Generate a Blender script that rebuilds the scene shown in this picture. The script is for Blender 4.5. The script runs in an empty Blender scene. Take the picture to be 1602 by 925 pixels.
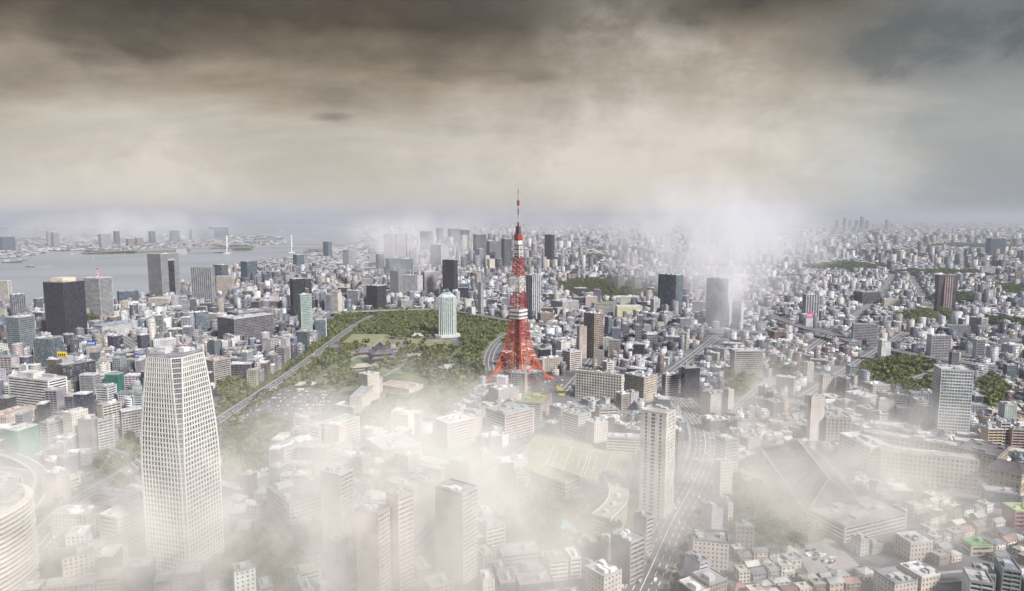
import bpy, math, random
import numpy as np
from mathutils import Vector, Matrix, noise as mnoise

random.seed(11)
RNG = np.random.default_rng(11)
PI = math.pi
SC = bpy.context.scene
COL = SC.collection
R = math.radians

# ------------------------------------------------------------------ camera
CAM_H, F, CX, CY = 283.0, 1068.0, 801.0, 462.5
PITCH = math.atan(122.5 / F)
c_, s_ = math.cos(PITCH), math.sin(PITCH)
cam = bpy.data.objects.new('camera', bpy.data.cameras.new('camera'))
COL.objects.link(cam)
cam.location = (0, 0, CAM_H)
cam.rotation_euler = (PI / 2 - PITCH, 0, 0)
cam.data.sensor_width = 36.0
cam.data.lens = 36.0 * F / 1602.0
cam.data.clip_start = 1.0
cam.data.clip_end = 200000.0
SC.camera = cam

# ------------------------------------------------------------------ render settings
SC.render.engine = 'CYCLES'
SC.view_settings.view_transform = 'Standard'
SC.view_settings.look = 'None'
SC.view_settings.exposure = 0.85
SC.view_settings.gamma = 1.0
SC.cycles.use_denoising = True
SC.cycles.max_bounces = 5
SC.cycles.diffuse_bounces = 2
SC.cycles.glossy_bounces = 2
SC.cycles.transmission_bounces = 2
SC.cycles.volume_bounces = 3
SC.cycles.transparent_max_bounces = 12
SC.cycles.volume_step_rate = 0.6
SC.cycles.volume_max_steps = 96
SC.cycles.sample_clamp_indirect = 4.0

# ------------------------------------------------------------------ node helpers
class NT:
    def __init__(self, tree):
        self.t = tree; self.n = tree.nodes; self.l = tree.links
    def new(self, typ, **kw):
        nd = self.n.new(typ)
        for k, v in kw.items():
            if k.startswith('i_'):
                nd.inputs[k[2:].replace('_', ' ')].default_value = v
            else:
                setattr(nd, k, v)
        return nd
    def set(self, sock, v):
        if isinstance(v, bpy.types.NodeSocket): self.l.new(v, sock)
        else: sock.default_value = v
    def math(self, op, a, b=0.0, c=None, clamp=False):
        nd = self.n.new('ShaderNodeMath'); nd.operation = op; nd.use_clamp = clamp
        self.set(nd.inputs[0], a); self.set(nd.inputs[1], b)
        if c is not None: self.set(nd.inputs[2], c)
        return nd.outputs[0]
    def vmath(self, op, a, b=None):
        nd = self.n.new('ShaderNodeVectorMath'); nd.operation = op
        self.set(nd.inputs[0], a)
        if b is not None: self.set(nd.inputs[1], b)
        return nd.outputs['Value'] if op in ('LENGTH', 'DOT_PRODUCT') else nd.outputs[0]
    def mix(self, f, a, b, mode='MIX'):
        nd = self.n.new('ShaderNodeMix'); nd.data_type = 'RGBA'; nd.blend_type = mode
        self.set(nd.inputs[0], f)
        for s, v in ((nd.inputs[6], a), (nd.inputs[7], b)):
            if isinstance(v, tuple) and len(v) == 3: v = (*v, 1)
            self.set(s, v)
        return nd.outputs[2]
    def smooth(self, x, a, b):
        nd = self.n.new('ShaderNodeMapRange'); nd.interpolation_type = 'SMOOTHSTEP'
        self.set(nd.inputs[0], x); nd.inputs[1].default_value = a; nd.inputs[2].default_value = b
        return nd.outputs[0]
    def lin(self, x, a, b, c=0.0, d=1.0):
        nd = self.n.new('ShaderNodeMapRange')
        self.set(nd.inputs[0], x); nd.inputs[1].default_value = a; nd.inputs[2].default_value = b
        nd.inputs[3].default_value = c; nd.inputs[4].default_value = d
        return nd.outputs[0]
    def noise(self, vec, scale, detail=4.0, rough=0.55, dist=0.0):
        nd = self.n.new('ShaderNodeTexNoise')
        self.set(nd.inputs['Vector'], vec)
        nd.inputs['Scale'].default_value = scale; nd.inputs['Detail'].default_value = detail
        nd.inputs['Roughness'].default_value = rough; nd.inputs['Distortion'].default_value = dist
        return nd.outputs[0]
    def ramp(self, x, stops):
        nd = self.n.new('ShaderNodeValToRGB'); e = nd.color_ramp.elements
        while len(e) < len(stops): e.new(0.5)
        for k, (p, c) in enumerate(stops):
            e[k].position = p; e[k].color = (*c, 1)
        self.set(nd.inputs[0], x)
        return nd.outputs[0]
    def comb(self, x, y, z):
        nd = self.n.new('ShaderNodeCombineXYZ')
        for k, v in enumerate((x, y, z)): self.set(nd.inputs[k], v)
        return nd.outputs[0]
    def sep(self, v):
        nd = self.n.new('ShaderNodeSeparateXYZ'); self.set(nd.inputs[0], v)
        return nd.outputs

def srgb(r, g, b):
    f = lambda u: (u / 255 / 12.92) if u / 255 <= 0.04045 else ((u / 255 + 0.055) / 1.055) ** 2.4
    return (f(r), f(g), f(b))

# ------------------------------------------------------------------ sky
SUN_AZ, SUN_EL = R(130), R(40)          # azimuth measured from +Y (the view) towards +X
world = bpy.data.worlds.new('World'); SC.world = world; world.use_nodes = True
w = NT(world.node_tree); w.n.clear()
def az_el(px, py):
    x, y, z = (px - CX) / F, 1.0, (CY - py) / F
    y, z = y * c_ + z * s_, -y * s_ + z * c_
    return math.atan2(x, y), math.atan2(z, math.hypot(x, y))
tc = w.new('ShaderNodeTexCoord')
D3 = w.vmath('NORMALIZE', tc.outputs['Generated'])
dx, dy, dz = w.sep(D3)
el = w.math('MULTIPLY', w.math('ARCSINE', dz), 180 / PI)
az = w.math('MULTIPLY', w.math('ARCTAN2', dx, dy), 180 / PI)
# cloud layer seen in perspective: project the direction on a plane overhead
den = w.math('ADD', w.math('MAXIMUM', dz, 0.0), 0.24)
cp = w.comb(w.math('DIVIDE', dx, den), w.math('DIVIDE', dy, den), 0.0)
cn1 = w.noise(w.vmath('MULTIPLY', cp, (0.6, 1.0, 1.0)), 1.7, 8.0, 0.58, 0.35)
cn2 = w.noise(w.vmath('ADD', cp, (3.1, 1.7, 0.0)), 4.6, 8.0, 0.62, 0.3)
cloud = w.math('ADD', w.math('MULTIPLY', cn1, 0.68), w.math('MULTIPLY', cn2, 0.32))
elw = w.math('ADD', el, w.math('MULTIPLY', w.math('SUBTRACT', cloud, 0.5), 13.0))
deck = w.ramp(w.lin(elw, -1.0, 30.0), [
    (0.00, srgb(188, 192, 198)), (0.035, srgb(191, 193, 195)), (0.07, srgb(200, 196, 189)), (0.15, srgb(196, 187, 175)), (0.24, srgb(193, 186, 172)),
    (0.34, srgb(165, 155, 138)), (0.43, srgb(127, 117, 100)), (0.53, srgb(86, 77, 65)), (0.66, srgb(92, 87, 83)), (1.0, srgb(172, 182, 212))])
# streaky light and dark inside the deck
str_ = w.math('MULTIPLY', w.math('SUBTRACT', w.noise(w.vmath('MULTIPLY', w.vmath('ADD', cp, (0.0, 5.0, 0.0)), (0.5, 1.3, 1.0)), 2.8, 9.0, 0.60, 0.15), 0.5), w.smooth(el, 1.5, 8.0))
deck = w.mix(1.0, deck, w.comb(*[w.math('ADD', 1.0, w.math('MULTIPLY', str_, 0.95))] * 3), 'MULTIPLY')
# broken darker undersides higher up
brk = w.math('MULTIPLY', w.smooth(w.noise(w.vmath('ADD', cp, (7.7, 2.2, 1.0)), 2.3, 9.0, 0.62, 0.45), 0.5, 0.66), w.smooth(el, 6.0, 13.0))
deck = w.mix(w.math('MULTIPLY', brk, 0.12), deck, srgb(62, 56, 50))
# the hazy gap with clear bluish air towards the west
sky = w.new('ShaderNodeTexSky', sky_type='NISHITA', sun_disc=False, sun_elevation=SUN_EL, sun_rotation=SUN_AZ, air_density=1.4, dust_density=4.0)
clear = w.mix(0.55, w.mix(1.0, sky.outputs[0], (0.052, 0.052, 0.052), 'MULTIPLY'), srgb(166, 184, 197))
gap = w.math('MULTIPLY', w.smooth(w.math('ADD', az, w.math('MULTIPLY', w.math('SUBTRACT', cn1, 0.5), 26.0)), 17.0, 35.0), w.lin(el, 0.0, 12.0, 0.85, 0.42))
deck = w.mix(gap, deck, clear)
def lobe(px, py, saz, sel, warp=0.0):
    a, e = az_el(px, py)
    da = w.math('DIVIDE', w.math('SUBTRACT', az, math.degrees(a)), saz)
    de = w.math('DIVIDE', w.math('SUBTRACT', el, math.degrees(e)), sel)
    r2 = w.math('ADD', w.math('MULTIPLY', da, da), w.math('MULTIPLY', de, de))
    if warp: r2 = w.math('ADD', r2, w.math('MULTIPLY', w.math('SUBTRACT', puff, 0.5), warp))
    return w.math('POWER', 2.718, w.math('MULTIPLY', r2, -1.0))
puff = w.noise(w.comb(w.math('MULTIPLY', az, 0.085), w.math('MULTIPLY', el, 0.12), 4.2), 2.3, 9.0, 0.64, 0.2)
skyc = deck
# bright cloud banks low over the city
for (px, py, sa, se, g) in ((940, 265, 9.5, 4.2, 0.92), (1150, 285, 9.0, 5.0, 0.9), (1330, 275, 4.0, 4.0, 0.4), (225, 275, 6.5, 3.6, 0.8), (110, 300, 8.0, 2.6, 0.6), (1060, 170, 11.0, 5.5, 0.35), (990, 60, 7.0, 5.5, 0.25), (740, 260, 9, 3.5, 0.3), (600, 325, 8, 1.8, 0.4)):
    m = w.math('MULTIPLY', lobe(px, py, sa, se, 4.2), g, clamp=True)
    skyc = w.mix(m, skyc, srgb(228, 219, 206) if px < 1300 else srgb(200, 206, 208))
# small ragged dark clouds
for (px, py, sa, se, g) in ((1120, 4, 5.5, 2.0, 0.75), (845, 121, 2.0, 0.6, 0.42), (517, 183, 1.6, 0.45, 0.45), (1490, 55, 9.0, 2.6, 0.62), (770, 8, 6.0, 2.2, 0.35), (60, 10, 14.0, 4.0, 0.5), (420, 0, 12.0, 2.5, 0.35)):
    m = w.math('MULTIPLY', w.smooth(lobe(px, py, sa, se, 4.5), 0.15, 1.1), g, clamp=True)
    skyc = w.mix(m, skyc, srgb(66, 62, 56) if px != 1490 else srgb(82, 92, 94))
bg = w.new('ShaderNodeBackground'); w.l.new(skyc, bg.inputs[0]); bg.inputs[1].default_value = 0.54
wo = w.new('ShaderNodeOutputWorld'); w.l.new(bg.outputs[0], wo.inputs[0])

sun = bpy.data.objects.new('sun', bpy.data.lights.new('sun', 'SUN'))
COL.objects.link(sun)
sun.data.energy = 3.9; sun.data.angle = R(10); sun.data.color = (1.0, 0.97, 0.94)
sd = Vector((math.sin(SUN_AZ) * math.cos(SUN_EL), math.cos(SUN_AZ) * math.cos(SUN_EL), math.sin(SUN_EL)))
sun.rotation_euler = (-sd).to_track_quat('-Z', 'Y').to_euler()

# ------------------------------------------------------------------ photo geometry: pixels <-> metres on the ground
def y_row(py, z=0.0):
    v = (py - CY) / F; dzz = z - CAM_H
    return -dzz * (c_ - v * s_) / (s_ + v * c_)
def x_col(px, y, z=0.0):
    return (px - CX) / F * (y * c_ - (z - CAM_H) * s_)
def z_row(py, y):
    v = (py - CY) / F
    return CAM_H - y * (s_ + v * c_) / (c_ - v * s_)
def G(px, py, z=0.0):
    y = y_row(py, z); return (x_col(px, y, z), y)
def proj(x, y, z):
    d = y * c_ - (z - CAM_H) * s_
    return CX + F * x / d, CY - F * (y * s_ + (z - CAM_H) * c_) / d
def GP(pts): return [G(*p) for p in pts]

# ------------------------------------------------------------------ materials
MATS = {}
def mat(name):
    m = bpy.data.materials.new(name); m.use_nodes = True
    t = NT(m.node_tree); t.n.clear()
    out = t.new('ShaderNodeOutputMaterial'); b = t.new('ShaderNodeBsdfPrincipled')
    t.l.new(b.outputs[0], out.inputs[0])
    MATS[name] = m
    return m, t, b, out
def obj_wall(name, rough=0.85, dirt=0.35, scale=0.06):
    m, t, b, o = mat(name)
    oi = t.new('ShaderNodeObjectInfo'); tcx = t.new('ShaderNodeTexCoord')
    g = t.new('ShaderNodeNewGeometry')
    n1 = t.noise(g.outputs['Position'], scale, 5, 0.6)
    n2 = t.noise(t.vmath('MULTIPLY', g.outputs['Position'], (1.0, 1.0, 0.12)), 0.8, 3, 0.6)
    k = t.math('MULTIPLY', t.lin(n1, 0.3, 0.7, 1.0 - dirt, 1.1), t.lin(n2, 0.3, 0.7, 0.86, 1.06))
    t.l.new(t.mix(1.0, oi.outputs['Color'], t.comb(k, k, k), 'MULTIPLY'), b.inputs['Base Color'])
    b.inputs['Roughness'].default_value = rough; b.inputs['Specular IOR Level'].default_value = 0.25
    return m
obj_wall('wall')
obj_wall('roof', 0.92, 0.55, 0.09)
obj_wall('paint', 0.5, 0.12, 0.2)
def glass_mat(name, col, light, amt, rough=0.18, cell=(3.0, 3.0, 3.6)):
    """dark panes; each pane differs a little (blinds, curtains)"""
    m, t, b, o = mat(name)
    tcx = t.new('ShaderNodeTexCoord'); oi = t.new('ShaderNodeObjectInfo')
    p = t.vmath('FLOOR', t.vmath('DIVIDE', tcx.outputs['Object'], cell))
    wn = t.new('ShaderNodeTexWhiteNoise'); t.l.new(t.vmath('ADD', p, t.comb(oi.outputs['Random'], 0.0, 0.0)), wn.inputs[0])
    f = t.math('MULTIPLY', t.math('POWER', wn.outputs[0], 3.0), amt)
    t.l.new(t.mix(f, (*col, 1), (*light, 1)), b.inputs['Base Color'])
    b.inputs['Roughness'].default_value = rough; b.inputs['IOR'].default_value = 1.5
    return m
glass_mat('glass_dark', (0.022, 0.024, 0.034), (0.32, 0.31, 0.30), 0.55)
glass_mat('glass_blue', (0.045, 0.065, 0.085), (0.26, 0.30, 0.33), 0.6)
glass_mat('glass_green', (0.10, 0.15, 0.14), (0.34, 0.42, 0.40), 0.7)
glass_mat('glass_grey', (0.10, 0.10, 0.115), (0.36, 0.35, 0.34), 0.7)
glass_mat('glass_black', (0.012, 0.011, 0.016), (0.07, 0.07, 0.08), 0.6)

def plain(name, col, rough=0.8, var=0.2, scale=0.3, metal=0.0):
    m, t, b, o = mat(name)
    g = t.new('ShaderNodeNewGeometry')
    k = t.lin(t.noise(g.outputs['Position'], scale, 4, 0.6), 0.3, 0.7, 1 - var, 1 + var)
    t.l.new(t.mix(1.0, (*col, 1), t.comb(k, k, k), 'MULTIPLY'), b.inputs['Base Color'])
    b.inputs['Roughness'].default_value = rough; b.inputs['Metallic'].default_value = metal
    return m
plain('tower_red', (0.50, 0.05, 0.022), 0.55, 0.25)
plain('tower_orange', (0.62, 0.115, 0.03), 0.55, 0.25)
plain('tower_dark_red', (0.33, 0.022, 0.018), 0.55, 0.25)
plain('tower_white', (0.62, 0.60, 0.57), 0.5, 0.1)
plain('tower_grey', (0.10, 0.075, 0.07), 0.6, 0.3)
plain('asphalt', (0.115, 0.11, 0.11), 0.9, 0.25, 0.05)
plain('pavement', (0.26, 0.25, 0.235), 0.9, 0.2, 0.2)
plain('line_paint', (0.72, 0.71, 0.68), 0.7, 0.1)
plain('concrete', (0.36, 0.35, 0.335), 0.85, 0.2, 0.15)
plain('bark', (0.07, 0.05, 0.035), 0.9, 0.3, 1.0)
plain('tyre', (0.015, 0.015, 0.015), 0.9, 0.1)
plain('court_green', (0.10, 0.22, 0.13), 0.9, 0.2, 0.1)
plain('soil', (0.20, 0.175, 0.13), 0.95, 0.4, 0.06)
plain('mesh_green', (0.025, 0.19, 0.13), 0.8, 0.25, 0.15)
plain('sign_yellow', (0.75, 0.52, 0.02), 0.6, 0.05)
plain('sign_red', (0.55, 0.02, 0.03), 0.6, 0.05)
plain('sign_blue', (0.03, 0.06, 0.40), 0.6, 0.05)
plain('tile_grey', (0.11, 0.11, 0.12), 0.7, 0.25, 0.4)
plain('stone', (0.46, 0.39, 0.30), 0.85, 0.15, 0.3)
plain('crane_red', (0.34, 0.07, 0.06), 0.7, 0.15)

def ground_mat():
    m, t, b, o = mat('city_ground')
    g = t.new('ShaderNodeNewGeometry'); P = g.outputs['Position']
    n = t.noise(P, 0.02, 6, 0.65)
    v = t.new('ShaderNodeTexVoronoi'); v.inputs['Scale'].default_value = 0.045; t.l.new(P, v.inputs['Vector'])
    c = t.ramp(n, [(0.3, (0.05, 0.05, 0.055)), (0.5, (0.085, 0.083, 0.085)), (0.65, (0.17, 0.165, 0.16)), (0.8, (0.10, 0.12, 0.07))])
    c = t.mix(0.35, c, t.mix(t.lin(t.sep(v.outputs['Color'])[0], 0.2, 0.9), (0.05, 0.05, 0.055), (0.22, 0.215, 0.21)))
    t.l.new(c, b.inputs['Base Color']); b.inputs['Roughness'].default_value = 0.95
ground_mat()
def lawn_mat(name, c1, c2, sc=0.05):
    m, t, b, o = mat(name)
    g = t.new('ShaderNodeNewGeometry')
    n = t.noise(g.outputs['Position'], sc, 6, 0.65)
    t.l.new(t.ramp(n, [(0.35, c1), (0.65, c2)]), b.inputs['Base Color']); b.inputs['Roughness'].default_value = 0.95
lawn_mat('forest_floor', (0.07, 0.09, 0.04), (0.19, 0.19, 0.10), 0.03)
lawn_mat('lawn', (0.15, 0.17, 0.07), (0.27, 0.24, 0.14), 0.06)
lawn_mat('pitch_turf', (0.22, 0.215, 0.12), (0.31, 0.285, 0.19), 0.03)
lawn_mat('green_roof', (0.20, 0.24, 0.11), (0.32, 0.33, 0.18), 0.2)
def water_mat():
    m, t, b, o = mat('sea_water')
    g = t.new('ShaderNodeNewGeometry'); P = g.outputs['Position']
    big = t.noise(t.vmath('MULTIPLY', P, (0.35, 1.0, 1.0)), 0.0011, 5, 0.6, 0.5)
    t.l.new(t.ramp(big, [(0.35, (0.22, 0.235, 0.26)), (0.65, (0.31, 0.32, 0.335))]), b.inputs['Base Color'])
    b.inputs['Roughness'].default_value = 0.32; b.inputs['IOR'].default_value = 1.33
    bp = t.new('ShaderNodeBump'); bp.inputs['Strength'].default_value = 0.35; bp.inputs['Distance'].default_value = 6.0
    t.l.new(t.noise(P, 0.02, 5, 0.7), bp.inputs['Height']); t.l.new(bp.outputs[0], b.inputs['Normal'])
water_mat()
def pool_mat():
    m, t, b, o = mat('pool_water'); b.inputs['Base Color'].default_value = (0.10, 0.52, 0.50, 1); b.inputs['Roughness'].default_value = 0.1
pool_mat()
def foliage_mat():
    m, t, b, o = mat('foliage')
    g = t.new('ShaderNodeNewGeometry'); oi = t.new('ShaderNodeObjectInfo')
    n = t.noise(g.outputs['Position'], 0.065, 3, 0.7)
    n2 = t.noise(g.outputs['Position'], 0.35, 3, 0.6)
    f = t.math('ADD', t.math('ADD', t.math('MULTIPLY', n, 0.9), t.math('MULTIPLY', n2, 0.7)), t.math('MULTIPLY', t.math('SUBTRACT', oi.outputs['Random'], 0.5), 0.35))
    col = t.ramp(t.lin(f, 0.52, 1.1), [(0.0, (0.035, 0.052, 0.024)), (0.3, (0.085, 0.115, 0.048)), (0.65, (0.15, 0.178, 0.072)), (1.0, (0.25, 0.25, 0.095))])
    t.l.new(col, b.inputs['Base Color']); b.inputs['Roughness'].default_value = 0.8; b.inputs['Specular IOR Level'].default_value = 0.15
    tr = t.new('ShaderNodeBsdfTranslucent'); t.l.new(col, tr.inputs[0])
    mx = t.new('ShaderNodeMixShader'); mx.inputs[0].default_value = 0.25
    t.l.new(b.outputs[0], mx.inputs[1]); t.l.new(tr.outputs[0], mx.inputs[2]); t.l.new(mx.outputs[0], o.inputs[0])
foliage_mat()
def city_mat():
    """walls of the massed far blocks: storeys and windows laid out in metres by the UV map"""
    m, t, b, o = mat('city_block')
    uv = t.new('ShaderNodeUVMap'); uv.uv_map = 'UVMap'
    at = t.new('ShaderNodeAttribute'); at.attribute_name = 'col'
    ak = t.new('ShaderNodeAttribute'); ak.attribute_name = 'kind'
    u, v, _ = t.sep(uv.outputs[0]); k = ak.outputs['Fac']
    fu = t.math('FRACT', t.math('DIVIDE', u, 2.7)); fv = t.math('FRACT', t.math('DIVIDE', v, 3.2))
    rows = t.math('MULTIPLY', t.math('GREATER_THAN', fv, 0.38), t.math('LESS_THAN', fv, 0.86))
    cols = t.math('MAXIMUM', t.math('GREATER_THAN', fu, 0.42), t.math('GREATER_THAN', k, 0.55))
    win = t.math('MULTIPLY', t.math('MULTIPLY', rows, cols), t.math('GREATER_THAN', v, 0.01))
    cell = t.comb(t.math('FLOOR', t.math('DIVIDE', u, 2.7)), t.math('FLOOR', t.math('DIVIDE', v, 3.2)), k)
    wn = t.new('ShaderNodeTexWhiteNoise'); t.l.new(cell, wn.inputs[0])
    gl = t.mix(t.math('MULTIPLY', t.math('POWER', wn.outputs[0], 2.5), 0.6), (0.025, 0.027, 0.036), (0.30, 0.29, 0.28))
    g = t.new('ShaderNodeNewGeometry')
    kk = t.lin(t.noise(g.outputs['Position'], 0.12, 4, 0.65), 0.3, 0.7, 0.72, 1.12)
    wall = t.mix(1.0, at.outputs['Color'], t.comb(kk, kk, kk), 'MULTIPLY')
    t.l.new(t.mix(win, wall, gl), b.inputs['Base Color'])
    t.l.new(t.lin(win, 0, 1, 0.88, 0.25), b.inputs['Roughness']); b.inputs['Specular IOR Level'].default_value = 0.3
city_mat()
M = MATS

# ------------------------------------------------------------------ mesh helpers
class MB:
    def __init__(s): s.v = []; s.f = []; s.m = []
    def poly(s, pts, mi=0):
        b = len(s.v); s.v += [tuple(p) for p in pts]; s.f.append(tuple(range(b, b + len(pts)))); s.m.append(mi)
    def box(s, x0, x1, y0, y1, z0, z1, mi=0, bottom=False):
        b = len(s.v)
        s.v += [(x0, y0, z0), (x1, y0, z0), (x1, y1, z0), (x0, y1, z0), (x0, y0, z1), (x1, y0, z1), (x1, y1, z1), (x0, y1, z1)]
        fs = [(0, 1, 5, 4), (1, 2, 6, 5), (2, 3, 7, 6), (3, 0, 4, 7), (4, 5, 6, 7)] + [(3, 2, 1, 0)]
        s.f += [tuple(b + i for i in q) for q in fs]; s.m += [mi] * 6
    def cbox(s, cx, cy, cz, sx, sy, sz, mi=0): s.box(cx - sx / 2, cx + sx / 2, cy - sy / 2, cy + sy / 2, cz, cz + sz, mi)
    def prism(s, pts, z0, z1, mi=0, top=None):
        n = len(pts); b = len(s.v)
        tp = top or pts
        s.v += [(p[0], p[1], z0) for p in pts] + [(p[0], p[1], z1) for p in tp]
        for i in range(n):
            j = (i + 1) % n; s.f.append((b + i, b + j, b + n + j, b + n + i)); s.m.append(mi)
        s.f.append(tuple(b + n + i for i in range(n))); s.m.append(mi)
        s.f.append(tuple(b + i for i in reversed(range(n)))); s.m.append(mi)
    def bar(s, p0, p1, r, mi=0, n=4, r1=None):
        p0, p1 = Vector(p0), Vector(p1); d = (p1 - p0)
        if d.length < 1e-6: return
        d.normalize(); a = d.cross(Vector((0, 0, 1)) if abs(d.z) < 0.95 else Vector((1, 0, 0))).normalized(); e = d.cross(a)
        b = len(s.v); r1 = r if r1 is None else r1
        for p, rr in ((p0, r), (p1, r1)):
            for k in range(n):
                t = 2 * PI * (k + 0.5) / n
                s.v.append(tuple(p + a * (rr * math.cos(t)) + e * (rr * math.sin(t))))
        for k in range(n):
            j = (k + 1) % n; s.f.append((b + k, b + j, b + n + j, b + n + k)); s.m.append(mi)
        s.f.append(tuple(b + k for k in reversed(range(n)))); s.m.append(mi)
        s.f.append(tuple(b + n + k for k in range(n))); s.m.append(mi)
    def mesh(s, name, mats):
        me = bpy.data.meshes.new(name); me.from_pydata(s.v, [], s.f)
        for x in mats: me.materials.append(M[x] if isinstance(x, str) else x)
        if len(mats) > 1: me.polygons.foreach_set('material_index', s.m)
        me.update(); return me

def add(name, me, parent=None, loc=(0, 0, 0), rz=0.0, color=None, **props):
    o = bpy.data.objects.new(name, me); COL.objects.link(o)
    o.parent = parent; o.location = loc
    if rz: o.rotation_euler = (0, 0, rz)
    if color is not None: o.color = (*color, 1)
    for k, v in props.items(): o[k] = v
    return o
def thing(name, label, cat, loc=(0, 0, 0), rz=0.0, group=None):
    o = add(name, None, None, loc, rz, label=label, category=cat)
    if group: o['group'] = group
    return o

# ------------------------------------------------------------------ land use raster (metres) so nothing is built on roads, parks or water
CELL = 3.0
GX0, GX1, GY0, GY1 = -3000.0, 3000.0, 380.0, 4000.0
NXC, NYC = int((GX1 - GX0) / CELL), int((GY1 - GY0) / CELL)
BLOCK = np.zeros((NYC, NXC), bool); NOTREE = np.zeros((NYC, NXC), bool)
def inside(poly, X, Y):
    r = np.zeros(X.shape, bool); n = len(poly)
    for i in range(n):
        x1, y1 = poly[i]; x2, y2 = poly[(i + 1) % n]
        if y1 == y2: continue
        c = ((y1 > Y) != (y2 > Y)) & (X < (x2 - x1) * (Y - y1) / (y2 - y1) + x1)
        r ^= c
    return r
def block(poly, grow=0.0, grid=None):
    grid = BLOCK if grid is None else grid
    xs = [p[0] for p in poly]; ys = [p[1] for p in poly]
    i0 = max(0, int((min(xs) - GX0) / CELL) - 1); i1 = min(NXC, int((max(xs) - GX0) / CELL) + 2)
    j0 = max(0, int((min(ys) - GY0) / CELL) - 1); j1 = min(NYC, int((max(ys) - GY0) / CELL) + 2)
    if i0 >= i1 or j0 >= j1: return
    X, Y = np.meshgrid(GX0 + (np.arange(i0, i1) + 0.5) * CELL, GY0 + (np.arange(j0, j1) + 0.5) * CELL)
    grid[j0:j1, i0:i1] |= inside(poly, X, Y)
def at_cell(grid, x, y):
    i = int((x - GX0) / CELL); j = int((y - GY0) / CELL)
    return bool(grid[j, i]) if 0 <= i < NXC and 0 <= j < NYC else False
def rect_poly(x, y, w_, d_, th, grow=0.0):
    ca, sa = math.cos(th), math.sin(th); a, b = w_ / 2 + grow, d_ / 2 + grow
    return [(x + ca * p - sa * q, y + sa * p + ca * q) for p, q in ((-a, -b), (a, -b), (a, b), (-a, b))]
def blocked(poly):
    (x0, y0), (x1, y1), _, (x2, y2) = poly
    for a in (0.0, 0.5, 1.0):
        for b in (0.0, 0.5, 1.0):
            x = x0 + (x1 - x0) * a + (x2 - x0) * b; y = y0 + (y1 - y0) * a + (y2 - y0) * b
            i = int((x - GX0) / CELL); j = int((y - GY0) / CELL)
            if 0 <= i < NXC and 0 <= j < NYC:
                if BLOCK[j, i]: return True
    return False
def ribbon_poly(pts, wid):
    L, Rr = [], []
    for i, p in enumerate(pts):
        a = Vector(pts[max(0, i - 1)]); b = Vector(pts[min(len(pts) - 1, i + 1)])
        d = (b - a).normalized(); n = Vector((-d.y, d.x))
        L.append((p[0] + n.x * wid / 2, p[1] + n.y * wid / 2)); Rr.append((p[0] - n.x * wid / 2, p[1] - n.y * wid / 2))
    return L, Rr
def smooth_path(pts, n=6):
    out = []
    for i in range(len(pts) - 1):
        p0 = Vector(pts[max(0, i - 1)]); p1 = Vector(pts[i]); p2 = Vector(pts[i + 1]); p3 = Vector(pts[min(len(pts) - 1, i + 2)])
        for k in range(n):
            t = k / n
            out.append(tuple(0.5 * ((2 * p1) + (p2 - p0) * t + (2 * p0 - 5 * p1 + 4 * p2 - p3) * t * t + (3 * p1 - p0 - 3 * p2 + p3) * t ** 3)))
    out.append(tuple(pts[-1])); return out

# ------------------------------------------------------------------ ground, sea, land
def sheet(name, polys, m, z, **kw):
    b = MB()
    for p in polys: b.poly([(q[0], q[1], z) for q in p])
    return add(name, b.mesh(name, [m]), None, kind='structure', **kw)
sheet('ground', [[(-60000, -3000), (60000, -3000), (60000, 90000), (-60000, 90000)]], 'city_ground', 0.0)
SEA = [(-260, 505), (20, 487), (170, 480), (240, 466), (330, 441), (385, 412), (455, 403), (520, 390), (566, 379), (580, 370), (570, 364), (592, 358.5), (560, 355.5), (520, 353), (482, 350.5), (430, 351.5), (300, 353), (-260, 354)]
sea_w = GP(SEA)
sheet('sea', [sea_w], 'sea_water', 0.25)
block(sea_w)
ISLANDS = {
 'island': [(-60, 409), (10, 405), (62, 399), (84, 393), (100, 393.5), (170, 392), (245, 389.5), (330, 387.5), (395, 386), (440, 382), (452, 376), (440, 371), (360, 367), (250, 366), (100, 368), (60, 372), (-60, 380)],
 'wooded_island': [(126, 396.5), (135, 399), (175, 398.5), (215, 397.5), (300, 393), (298, 390.5), (215, 393.5), (160, 395)],
 'fort_island': [(362, 393), (385, 394), (397, 391.5), (390, 388.5), (366, 389)],
 'far_shore': [(-260, 361), (60, 360), (170, 357.5), (190, 355.8), (120, 355.6), (-260, 356.5)],
}
ISL_W = {}
for nm, pl in ISLANDS.items():
    p = GP(pl); ISL_W[nm] = p
    b = MB(); b.prism([(x, y) for x, y in p][::1], -1.0, 3.0)
    add(nm, b.mesh(nm, ['forest_floor' if nm in ('wooded_island', 'fort_island') else 'city_ground']), None, kind='structure')

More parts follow.
